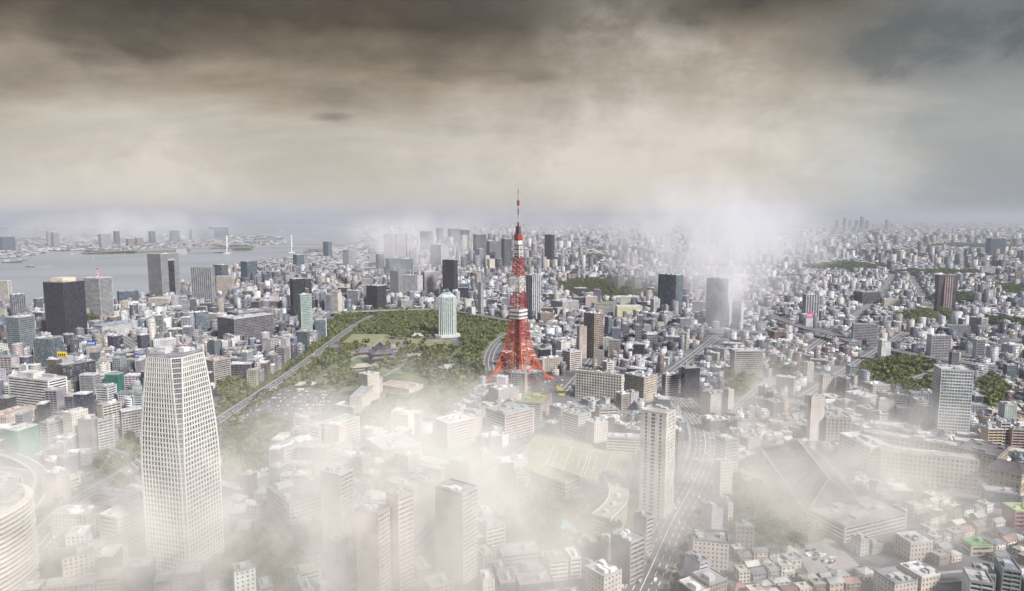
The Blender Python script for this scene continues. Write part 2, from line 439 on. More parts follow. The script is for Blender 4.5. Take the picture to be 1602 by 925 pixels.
# roads -------------------------------------------------------------
ROADS = {}
def road(key, px, wid, z=0.03, name='road', m='asphalt', lanes=4, walk=True, n=6):
    pts = smooth_path(GP(px), n); ROADS[key] = (pts, wid); z = z + 0.035 * len(ROADS)
    if walk:
        b = MB(); Lp, Rp = ribbon_poly(pts, wid + 7); Li, Ri = ribbon_poly(pts, wid)
        for i in range(len(pts) - 1):
            for A, B in ((Lp, Li), (Ri, Rp)):
                q = [A[i], B[i], B[i + 1], A[i + 1]]
                b.poly([(x, y, z + 0.13) for x, y in q])
        for A in (Li, Ri):
            for i in range(len(pts) - 1):
                b.poly([(*A[i], z), (*A[i + 1], z), (*A[i + 1], z + 0.13), (*A[i], z + 0.13)])
        add('pavement', b.mesh('pavement', ['pavement']), None, kind='structure')
    b = MB(); Li, Ri = ribbon_poly(pts, wid)
    for i in range(len(pts) - 1): b.poly([(*Ri[i], z), (*Ri[i + 1], z), (*Li[i + 1], z), (*Li[i], z)][::-1])
    add(name, b.mesh(name, [m]), None, kind='structure')
    if lanes:
        b = MB()
        for k in range(1, lanes):
            off = (k / lanes - 0.5) * wid; acc = 0.0
            solid = (k == lanes // 2)
            for i in range(len(pts) - 1):
                p = Vector(pts[i]); q = Vector(pts[i + 1]); L = (q - p).length
                if L < 0.1: continue
                d = (q - p) / L; nn = Vector((-d.y, d.x)); t = 0.0
                step = L if solid else 14.0
                while t < L - 0.5:
                    e = min(L, t + (L if solid else 7.0))
                    a = p + d * t + nn * off; c = p + d * e + nn * off; hw = 0.32
                    b.poly([(*(a - nn * hw), z + 0.02), (*(c - nn * hw), z + 0.02), (*(c + nn * hw), z + 0.02), (*(a + nn * hw), z + 0.02)])
                    t += step
        add('lane_marking', b.mesh('lane_marking', ['line_paint']), None, kind='structure')
    Lp, Rp = ribbon_poly(pts, wid + (9 if walk else 2))
    for i in range(len(pts) - 1): block([Lp[i], Lp[i + 1], Rp[i + 1], Rp[i]])
road('avenue', [(20, 905), (110, 800), (200, 742), (300, 690), (385, 634), (470, 577), (548, 517), (590, 492)], 26)
road('highway', [(985, 960), (1020, 885), (1052, 815), (1085, 755), (1103, 705), (1099, 668), (1082, 645), (1062, 622), (1050, 600)], 34, lanes=6)
road('side_street', [(1105, 712), (1150, 735), (1250, 790)], 10, lanes=2)
road('east_street', [(1090, 655), (1150, 640), (1200, 600), (1260, 575)], 12, lanes=2)
road('park_road', [(770, 590), (764, 566), (772, 543), (792, 525), (830, 512)], 14, lanes=2)
road('tower_road', [(770, 690), (830, 655), (880, 640), (940, 640), (990, 650), (1060, 650)], 12, lanes=2)
road('north_street', [(560, 925), (640, 860), (700, 800), (780, 735), (845, 690)], 13, lanes=2)
road('west_street', [(0, 690), (90, 690), (190, 715), (240, 760)], 13, lanes=2)
road('lane_street', [(1380, 900), (1450, 905), (1520, 900), (1602, 893)], 9, lanes=0)
for k, line in enumerate(([(300, 560), (420, 520), (560, 488)], [(0, 600), (120, 560), (260, 520), (420, 478)], [(850, 560), (960, 540), (1100, 560)], [(1000, 620), (1080, 560), (1130, 520)], [(1230, 640), (1340, 570), (1420, 520)], [(1420, 600), (1520, 560), (1602, 530)], [(0, 540), (150, 556), (330, 520), (460, 500)], [(180, 520), (240, 560), (300, 600)], [(60, 560), (160, 640), (240, 680)], [(430, 545), (380, 500), (350, 470)], [(880, 620), (930, 560), (965, 500), (990, 480)], [(1090, 560), (1160, 530), (1250, 525), (1400, 500)], [(1250, 560), (1330, 500), (1380, 460), (1400, 420)], [(1500, 530), (1440, 460), (1420, 420)], [(700, 480), (640, 440), (600, 415)], [(560, 470), (520, 430), (500, 405)], [(750, 470), (770, 430), (800, 400)], [(880, 430), (960, 410), (1050, 400)])):
    road('street%d' % k, line, 14, lanes=2)

# parks ---------------------------------------------------------------
PARKS = {
 'wooded park behind the temple': [(532, 494), (600, 487), (680, 487), (702, 490), (790, 502), (806, 515), (798, 532), (770, 548), (740, 556), (722, 540), (722, 524), (684, 522), (660, 530), (600, 528), (556, 522), (530, 528), (500, 520)],
 'temple grounds': [(470, 585), (500, 560), (530, 545), (560, 552), (600, 548), (660, 548), (720, 545), (760, 560), (770, 590), (745, 605), (720, 640), (690, 660), (640, 655), (600, 678), (560, 690), (545, 665), (575, 640), (600, 615), (600, 590), (570, 600), (520, 620), (480, 615), (440, 612), (400, 625)],
 'verge of the tree-lined avenue': [(345, 655), (400, 612), (470, 562), (525, 520), (540, 524), (480, 585), (420, 622), (372, 655)],
 'grove beside the tapered tower': [(340, 600), (372, 592), (395, 618), (372, 640), (345, 655)],
 'grove below the hotel': [(350, 690), (400, 655), (470, 662), (450, 690), (410, 715), (395, 760), (350, 765)],
 'wood behind the brown apartment towers': [(872, 445), (900, 438), (960, 440), (1030, 452), (1032, 475), (985, 476), (950, 470), (920, 470), (885, 466)],
 'wooded garden of the crescent building': [(760, 765), (830, 765), (900, 795), (990, 760), (1000, 800), (960, 850), (930, 870), (870, 868), (800, 862), (740, 830)],
 'hillside wood beside the highway': [(1145, 735), (1190, 715), (1235, 745), (1285, 800), (1290, 845), (1230, 862), (1165, 850), (1140, 800)],
 'wood left of the ribbed tower': [(1340, 575), (1400, 560), (1458, 568), (1460, 625), (1420, 640), (1370, 610), (1345, 600)],
 'trees right of the ribbed tower': [(1528, 595), (1560, 590), (1572, 615), (1565, 640), (1535, 642)],
 'trees around the dark flared tower': [(1400, 495), (1440, 488), (1470, 486), (1510, 495), (1505, 506), (1430, 508)],
 'trees left of the tapered tower': [(150, 735), (185, 690), (218, 690), (218, 765), (170, 775)],
 'green foreground corner': [(330, 860), (430, 840), (480, 870), (450, 930), (330, 930)],
 'trees by the terraced building': [(1138, 590), (1180, 585), (1200, 610), (1160, 628), (1136, 612)],
 'trees in front of the stone offices': [(1420, 750), (1470, 735), (1500, 750), (1480, 770), (1430, 775)],
}
PARK_W = {}
for nm, pl in PARKS.items():
    p = GP(pl); PARK_W[nm] = p; block(p)
    sheet('park_ground', [p], 'forest_floor', 0.008 + 0.0015 * len(PARK_W))
for k, pl in enumerate(([(545, 523), (612, 523), (610, 540), (560, 542), (540, 536)], [(664, 540), (672, 532), (690, 530), (707, 535), (704, 544), (680, 546)], [(640, 530), (665, 531), (662, 540), (636, 540)])):
    p = GP(pl); sheet('lawn', [p], 'lawn', 0.06 + 0.02 * k); block(p)

block(GP([(385, 632), (475, 572), (548, 516), (535, 494), (700, 486), (805, 505), (800, 522), (775, 592), (745, 608), (650, 668), (545, 692), (480, 655), (370, 656)]))
for k, line in enumerate(([(505, 590), (540, 570), (575, 548), (600, 530)], [(540, 556), (600, 541), (660, 538), (715, 532)], [(600, 590), (640, 570), (690, 556), (740, 556)])):
    road('path%d' % k, line, 6, name='path', m='pavement', lanes=0, walk=False)
sheet('temple_court', [GP([(505, 560), (548, 520), (640, 522), (720, 545), (700, 560), (640, 575), (600, 585), (560, 600), (520, 600)])], 'soil', 0.004)

# ------------------------------------------------------------------ building kit
def rooftop(b, w_, d_, h, n, seed, mi=0, big=True):
    rr = random.Random(seed)
    for k in range(n):
        sx = rr.uniform(0.08, 0.3 if (k == 0 and big) else 0.16) * w_ + 1.0; sy = rr.uniform(0.08, 0.3 if (k == 0 and big) else 0.16) * d_ + 1.0
        x = rr.uniform(-0.5, 0.5) * (w_ - sx - 2.5); y = rr.uniform(-0.5, 0.5) * (d_ - sy - 2.5)
        b.cbox(x, y, h, sx, sy, rr.uniform(1.4, 4.2 if k == 0 else 2.4), mi)
KIT = {}
def kit(style, w_, d_, h, fl=3.5, bay=3.2, glass='glass_dark', seed=0, units=4, taper=None):
    """meshes of one building: window_glass (core), facade_frame (storeys and piers in relief), roof, rooftop_unit"""
    key = (style, round(w_, 1), round(d_, 1), round(h, 1), fl, bay, glass, seed, units)
    if key in KIT: return KIT[key]
    hw, hd = w_ / 2, d_ / 2
    nf = max(1, int(round(h / fl))); fh = h / nf
    P = dict(grid=(0.42, 0.42, 0.30, 0.36), bands=(0.52, 0.0, 0.32, 0.36), fins=(0.16, 0.40, 0.20, 0.55), glass=(0.10, 0.07, 0.10, 0.14),
             apt=(0.34, 0.10, 1.25, 1.30), plain=(0.58, 0.62, 0.22, 0.28), dark=(0.22, 0.16, 0.14, 0.20), wide=(0.40, 0.14, 0.34, 0.44), white=(0.14, 0.24, 0.20, 0.55), slab3=(0.40, 0.10, 0.34, 0.50), strip=(0.38, 0.30, 0.10, 0.18), blank=(0.3, 0.0, 0.2, 0.3), green=(0.02, 0.0, 0.1, 0.3))[style]
    sh, pw, se, pe = P
    g = MB(); g.box(-hw, hw, -hd, hd, 0, h - 0.05)
    f = MB()
    ex = 0.24 if style == 'apt' else se
    for k in range(nf + 1):
        z0 = 0 if k == 0 else k * fh - sh * fh * 0.5; z1 = min(h, k * fh + sh * fh * 0.5) if k else 0.9
        if k == nf: z1 = h + 0.02
        f.box(-hw - ex, hw + ex, -hd - se, hd + se, z0, z1)
    if style == 'apt':
        for sx in (-1, 1): f.box(sx * hw - 0.30, sx * hw + 0.30, -hd - se - 0.05, hd + se + 0.05, 0, h + 0.04)
        nb = max(1, int(round(w_ / 6.5)))
        for k in range(1, nb): x = -hw + w_ * k / nb; f.box(x - 0.14, x + 0.14, -hd - se + 0.03, hd + se - 0.03, 0, h - 0.03)
        wb = MB()
        f.box(-hw - 0.15, hw + 0.15, -hd * 0.62, hd * 0.62, 0, h - 0.2)
    else:
        cw = max(0.5, pw * bay)
        if style == 'strip':
            for a, c in ((0, .17), (.26, .40), (.57, .73), (.82, 1.0)):
                for sx in (-1, 1):
                    f.box(sx * hw - 0.55, sx * hw + 0.55, hd - a * d_, hd - c * d_, 0, h + 0.03) if False else f.box(sx * hw - 0.55, sx * hw + 0.55, min(hd - a * d_, hd - c * d_), max(hd - a * d_, hd - c * d_), 0, h + 0.03)
            nx = max(1, int(round(w_ / bay)))
            for k in range(nx + 1):
                x = -hw + w_ * k / nx
                for sy in (-1, 1): f.cbox(min(max(x, -hw + 1), hw - 1), sy * hd, 0, 1.5, 0.9, h + 0.02)
        elif style in ('blank', 'green'):
            f.box(-hw - 0.42, hw + 0.42, -hd - 0.42, hd + 0.42, 0, h + 0.01)
            if style == 'green':
                for k in range(1, 6):
                    for ax in (0, 1):
                        for sgn in (-1, 1):
                            if ax: f.cbox(-hw + w_ * k / 6, sgn * (hd + 0.42), 0, 0.25, 0.3, h)
                            else: f.cbox(sgn * (hw + 0.42), -hd + d_ * k / 6, 0, 0.3, 0.25, h)
        elif pw > 0:
            nx = max(1, int(round(w_ / bay))); ny = max(1, int(round(d_ / bay)))
            for k in range(nx + 1):
                x = -hw + w_ * k / nx; hwid = cw / 2
                if 0 < k < nx: f.box(x - hwid, x + hwid, -hd - pe, hd + pe, 0, h + 0.03)
                else:
                    for sy in (-1, 1): f.cbox(x + (cw * .3 - pe * .5) * (1 if k == 0 else -1), sy * (hd + pe * .5 - cw * .3), 0, cw * .6 + pe, cw * .6 + pe, h + 0.03)
            for k in range(1, ny):
                y = -hd + d_ * k / ny
                f.box(-hw - pe, hw + pe, y - cw / 2, y + cw / 2, 0, h + 0.03)
        else:
            for sx in (-1, 1):
                for sy in (-1, 1): f.cbox(sx * (hw - 0.5), sy * (hd - 0.5), 0, 1.0 + 2 * pe, 1.0 + 2 * pe, h + 0.03)
        if style == 'plain': pass
    r = MB(); e = max(se if style != 'apt' else 0.24, pe if style != 'apt' else 0.3) + 0.05; ed = max(se, pe) + 0.05
    r.box(-hw - e, hw + e, -hd - ed, hd + ed, h + 0.06, h + 0.5, 0)
    for (a, b_, c, d2) in ((-hw - e, hw + e, -hd - ed, -hd - ed + 0.4), (-hw - e, hw + e, hd + ed - 0.4, hd + ed), (-hw - e, -hw - e + 0.4, -hd - ed + 0.4, hd + ed - 0.4), (hw + e - 0.4, hw + e, -hd - ed + 0.4, hd + ed - 0.4)):
        r.box(a, b_, c, d2, h + 0.5, h + 1.6, 1)
    u = MB(); rooftop(u, w_, d_, h + 0.5, units, seed)
    out = (g.mesh('window_glass', [glass]), f.mesh('facade_frame', ['wall']), r.mesh('roof', ['roof', 'wall']), u.mesh('rooftop_unit', ['paint']))
    KIT[key] = out
    return out
ROOFC = [(0.40, 0.39, 0.385), (0.54, 0.53, 0.52), (0.27, 0.27, 0.28), (0.60, 0.59, 0.58), (0.33, 0.34, 0.36), (0.34, 0.36, 0.33)]
def building(name, label, cat, style, x, y, w_, d_, h, th, wall, glass='glass_dark', fl=3.5, bay=3.2, seed=0, units=4, roof=None, group=None, unit_col=None):
    g, f, r, u = kit(style, w_, d_, h, fl, bay, glass, seed, units)
    t = thing(name, label, cat, (x, y, 0), th, group)
    add('window_glass', g, t)
    add('facade_frame', f, t, color=tuple(q * (0.92 if wall[0] > 0.5 else 0.8) for q in wall), kind='stuff')
    ro = add('roof', r, t, color=roof or ROOFC[seed % len(ROOFC)])
    if units: add('rooftop_unit', u, ro, color=unit_col or tuple(min(0.75, q * 1.05 + 0.03) for q in (roof or ROOFC[(seed + 3) % len(ROOFC)])), kind='stuff')
    return t
HEROES = []       # (name, px, py, x, y)
def hero(name, label, cat, style, L, C, Rr, top, base, th=30.0, wall=(0.5, 0.5, 0.5), glass='glass_dark', fl=3.6, bay=3.4, d=None, w_=None, seed=None, units=5, rowL=None, rowR=None, roof=None, clear=3.0, fix=False, **kw):
    """a building whose near roof corner stands at pixel column C, row top; L and Rr are the columns of the other two roof corners; base is the row where it meets the ground"""
    y = y_row(base); h = z_row(top, y); x = x_col(C, y, h)
    if rowR is not None:
        yr = y_row(rowR, h); xr = x_col(Rr, yr, h); th = math.degrees(math.atan2(yr - y, xr - x))
    elif rowL is not None:
        yl = y_row(rowL, h); xl = x_col(L, yl, h); th = math.degrees(math.atan2(yl - y, xl - x)) - 90
    def length(px, dd):
        k = (px - CX) / F; den_ = dd[0] - k * c_ * dd[1]
        return (k * (y * c_ - (h - CAM_H) * s_) - x) / den_
    if rowR is None and rowL is None and not fix and not w_ and not d:
        target = min(2.4, max(0.42, ((Rr - C) / max(1.0, C - L)) ** 0.55)); best = None
        for deg in range(-60, 88):
            q = R(deg); W_, D_ = length(Rr, (math.cos(q), math.sin(q))), length(L, (-math.sin(q), math.cos(q)))
            if W_ <= 0 or D_ <= 0: continue
            e = abs(math.log(W_ / D_ / target))
            if best is None or e < best[0]: best = (e, deg)
        if best: th = best[1]
    a = R(th); dr = (math.cos(a), math.sin(a)); dl = (-math.sin(a), math.cos(a))
    W = w_ or length(Rr, dr); Dp = d or length(L, dl)
    W = min(max(W, 4.0), 260.0); Dp = min(max(Dp, 4.0), 260.0)
    cx = x + dr[0] * W / 2 + dl[0] * Dp / 2; cy = y + dr[1] * W / 2 + dl[1] * Dp / 2
    sd = seed if seed is not None else len(HEROES)
    block(rect_poly(cx, cy, W, Dp, a, clear))
    t = building(name, label, cat, style, cx, cy, W, Dp, h, a, wall, glass, fl, bay, sd, units, roof, kw.get('group'))
    HEROES.append((t, label, cx, cy, h, W, Dp))
    t['_h'] = h; t['_w'] = W; t['_d'] = Dp
    return t
WHITE = (0.66, 0.65, 0.64); PALE = (0.52, 0.51, 0.51); GREY = (0.34, 0.34, 0.355); DGREY = (0.18, 0.18, 0.195)
BEIGE = (0.56, 0.50, 0.42); PINK = (0.52, 0.42, 0.38); BROWN = (0.26, 0.19, 0.15); CREAM = (0.66, 0.60, 0.52); BLACK = (0.035, 0.033, 0.040); BLUEG = (0.16, 0.19, 0.22)
OFF, APT = 'office_tower', 'apartment_tower'

# ------------------------------------------------------------------ the red and white lattice tower
def lattice_tower():
    pF, pL, pR = Vector(G(823, 608.5)), Vector(G(759, 597.7)), Vector(G(861, 592.7))
    cen = (pL + pR) / 2; hd = (pR - pL).length / 2
    ang = math.atan2((pR - cen).y, (pR - cen).x)
    y0 = cen.y
    x_ = (pR - pL).normalized(); half0 = hd / math.sqrt(2)
    zz = lambda row: z_row(row, y0)
    wrow = lambda span, row: span / 2 / F * (y0 * c_ - (zz(row) - CAM_H) * s_) / math.sqrt(2)
    prof = [(0.0, half0), (zz(588), wrow(91, 588)), (zz(573), wrow(72, 573)), (zz(557), wrow(56, 557)), (zz(542), wrow(44, 542)), (zz(520), wrow(34, 520)), (zz(497), wrow(29, 497)),
            (zz(483), wrow(25.5, 483)), (zz(457), wrow(23.5, 457)), (zz(432), wrow(21, 432)), (zz(404), wrow(15.5, 404)), (zz(383), wrow(13.5, 383)), (zz(367), wrow(11, 367))]
    def hw(z):
        for (a, A), (b, B) in zip(prof, prof[1:]):
            if a <= z <= b: return A + (B - A) * (z - a) / (b - a)
        return prof[-1][1]
    t = thing('lattice_tower', 'tall red and white lattice tower with two viewing decks and an antenna', 'tower', (cen.x, cen.y, 0), ang - PI / 4)
    corner = lambda k, h, z: Vector((h * (1, -1, -1, 1)[k], h * (1, 1, -1, -1)[k], z))
    def face_panel(b, z0, z1, mi=0, rad=0.5, cr=0.9, n=1, kbrace=False):
        for i in range(n):
            a0 = z0 + (z1 - z0) * i / n; a1 = z0 + (z1 - z0) * (i + 1) / n
            h0, h1 = hw(a0), hw(a1)
            for k in range(4):
                p, q = corner(k, h0, a0), corner((k + 1) % 4, h0, a0); r_, s2 = corner(k, h1, a1), corner((k + 1) % 4, h1, a1)
                b.bar(p, r_, cr, mi); b.bar(r_, s2, rad * 1.1, mi)
                if kbrace:
                    m = (r_ + s2) / 2; b.bar(p, m, rad, mi); b.bar(q, m, rad, mi)
                else:
                    m0 = (p + q) / 2; m1 = (r_ + s2) / 2
                    b.bar(p, s2, rad, mi); b.bar(q, r_, rad, mi); b.bar(m0, m1, rad * 0.7, mi)
                    b.bar((p + r_) / 2, (q + s2) / 2, rad * 0.7, mi)
    # four legs, each a lattice column of four chords
    zl = zz(566)
    for k in range(4):
        b = MB(); N = 9
        prev = None
        for i in range(N + 1):
            z = zl * i / N; h = hw(z); c = corner(k, h, z); th_ = 3.5 * (1 - i / N) + 3.0 * i / N
            sx, sy = (1, -1, -1, 1)[k], (1, 1, -1, -1)[k]
            ring = [c + Vector((-sx * a * th_ * 2, -sy * e * th_ * 2, 0)) for a, e in ((0, 0), (1, 0), (1, 1), (0, 1))]
            if prev:
                for j in range(4):
                    b.bar(prev[j], ring[j], 0.55); b.bar(prev[j], ring[(j + 1) % 4], 0.28); b.bar(ring[j], ring[(j + 1) % 4], 0.3)
            prev = ring
        b.cbox(corner(k, hw(0), 0).x, corner(k, hw(0), 0).y, -0.5, 9, 9, 3.5)
        add('leg', b.mesh('leg', ['tower_orange']), t)
    # arches between the legs
    for k in range(4):
        b = MB(); zt = zz(574); N = 14; pr = None
        for i in range(N + 1):
            u = i / N * 2 - 1; z = zt * (1 - abs(u) ** 2.4) + 6 * abs(u) ** 2.4
            h = hw(z); a, e = corner(k, h, z), corner((k + 1) % 4, h, z)
            f = 0.5 + u * 0.5 * (0.74 if abs(u) < 1 else 0.74); p = a + (e - a) * f
            p2 = p + Vector((0, 0, 5.5))
            if pr: b.bar(pr[0], p, 0.5); b.bar(pr[1], p2, 0.5); b.bar(pr[0], p2, 0.35)
            pr = (p, p2)
        add('arch', b.mesh('arch', ['tower_orange']), t)
    bands = [(566, 532, 'tower_orange', 3), (532, 497, 'tower_red', 3), (483, 457, 'tower_dark_red', 3), (457, 432, 'tower_white', 3), (432, 403, 'tower_dark_red', 4), (403, 383, 'tower_white', 4)]
    for lo, hi, m, n in bands:
        b = MB(); z0, z1 = zz(lo), zz(hi)
        big = lo > 500
        face_panel(b, z0, z1, 0, 0.42 if big else 0.42, 0.85 if big else 0.66, n)
        # inner horizontal diaphragms
        for i in range(n + 1):
            z = z0 + (z1 - z0) * i / n; h = hw(z)
            for k in range(2): b.bar(corner(k, h, z), corner(k + 2, h, z), 0.3)
        add('lattice_section', b.mesh('lattice_section', [m]), t)
    # fine secondary bracing of the splayed part
    b = MB()
    for i in range(6):
        z0 = zl + (zz(499) - zl) * i / 6; z1 = zl + (zz(499) - zl) * (i + 1) / 6
        h0, h1 = hw(z0) * 0.62, hw(z1) * 0.62
        for k in range(4):
            p, q, r_, s2 = corner(k, h0, z0), corner((k + 1) % 4, h0, z0), corner(k, h1, z1), corner((k + 1) % 4, h1, z1)
            b.bar(p, r_, 0.36); b.bar(r_, s2, 0.24)
    add('inner_bracing', b.mesh('inner_bracing', ['tower_red']), t)
    # lift shaft with its landings
    b = MB(); zs = zz(499); hs = 4.4
    for sx in (-1, 1):
        for sy in (-1, 1): b.bar((sx * hs, sy * hs, 0), (sx * hs * 0.9, sy * hs * 0.9, zs), 0.5)
    for i in range(26):
        z = zs * i / 26; b.box(-hs, hs, -hs, hs, z, z + 0.8)
        for (p, q) in (((-hs, -hs), (hs, -hs)), ((hs, -hs), (hs, hs)), ((hs, hs), (-hs, hs)), ((-hs, hs), (-hs, -hs))): b.bar((*p, z), (*q, z + zs / 26), 0.35)
    b.box(-2.2, 2.2, -2.2, 2.2, 0, zs)
    add('lift_shaft', b.mesh('lift_shaft', ['tower_grey']), t)
    # main deck
    z0, z1 = zz(497.5), zz(483); hdk = wrow(33, 490)
    ch = hdk * 0.22
    octo = lambda h, c: [(h, -h + c), (h, h - c), (h - c, h), (-h + c, h), (-h, h - c), (-h, -h + c), (-h + c, -h), (h - c, -h)]
    b = MB(); H = z1 - z0
    for (a, e, g, mi) in ((0.0, 0.10, 1.0, 0), (0.10, 0.16, 0.96, 0), (0.16, 0.34, 0.975, 1), (0.34, 0.58, 1.0, 0), (0.58, 0.76, 0.975, 1), (0.76, 0.93, 1.0, 0), (0.93, 1.0, 0.9, 2)):
        b.prism(octo(hdk * g, ch), z0 + H * a, z0 + H * e, mi)
    deck_ = add('main_deck', b.mesh('main_deck', ['tower_white', 'glass_grey', 'concrete']), t)
    b = MB()
    for k in range(8):
        a = k * PI / 4 + 0.2; b.cbox(hdk * 0.6 * math.cos(a), hdk * 0.6 * math.sin(a), z1, 3, 3, 2.5)
    add('deck_equipment', b.mesh('deck_equipment', ['concrete']), deck_)
    # top deck: red drum over a white drum, dark sill under it
    zt0, zt1 = zz(384), zz(366); hdk = wrow(16, 374)
    b = MB(); H = zt1 - zt0
    for (a, e, g, mi) in ((0.0, 0.08, 1.02, 2), (0.08, 0.42, 1.0, 0), (0.42, 0.55, 0.94, 3), (0.55, 0.92, 1.0, 1), (0.92, 1.0, 0.8, 2)):
        b.prism(octo(hdk * g, hdk * 0.4), zt0 + H * a, zt0 + H * e, mi)
    add('top_deck', b.mesh('top_deck', ['tower_white', 'tower_dark_red', 'tower_grey', 'glass_dark']), t)
    b = MB()
    for row in (391, 398, 402): 
        z = zz(row); h = hw(z) * 1.08; b.prism(octo(h, h * 0.4), z, z + 1.6)
    add('gallery', b.mesh('gallery', ['tower_grey']), t)
    # antenna base and mast
    b = MB(); z0, z1 = zz(366), zz(354); h = wrow(8.4, 360)
    for k in range(4): b.bar(corner(k, h, z0), corner(k, h * 0.85, z1), 0.55)
    for i in range(6):
        z = z0 + (z1 - z0) * i / 6; e = z0 + (z1 - z0) * (i + 1) / 6
        for k in range(4):
            b.bar(corner(k, h, z), corner((k + 1) % 4, h * 0.95, e), 0.35); b.bar(corner((k + 1) % 4, h, z), corner(k, h * 0.95, e), 0.35)
        b.box(-h * 0.55, h * 0.55, -h * 0.55, h * 0.55, z, z + (e - z) * 0.7)
        b.prism(octo(h, h * 0.4), e - 0.5, e)
    base_ = add('antenna_base', b.mesh('antenna_base', ['tower_grey']), t)
    for lo, hi, wpx, m in ((354, 347.5, 2.8, 'tower_dark_red'), (347.5, 336, 1.6, 'concrete'), (336, 326, 1.6, 'tower_grey'), (326, 321.5, 1.6, 'concrete'), (321.5, 313.5, 3.6, 'tower_dark_red'), (313.5, 303, 1.4, 'concrete'), (303, 296, 1.0, 'tower_dark_red')):
        b = MB(); z0, z1 = zz(lo), zz(hi); rr = wpx / 2 / F * y0
        b.bar((0, 0, z0), (0, 0, z1), rr, n=8)
        nn = max(2, int((z1 - z0) / 1.6))
        for i in range(nn): b.bar((0, 0, z0 + (z1 - z0) * i / nn), (0, 0, z0 + (z1 - z0) * (i + 0.4) / nn), rr * 1.3, n=8)
        add('antenna', b.mesh('antenna', [m]), base_)
    block(rect_poly(cen.x, cen.y, 95, 95, ang - PI / 4))
    return t, cen
TOWER, TOWER_C = lattice_tower()
HEROES.append((TOWER, 'red and white lattice tower', TOWER_C.x, TOWER_C.y, 300, 80, 80))

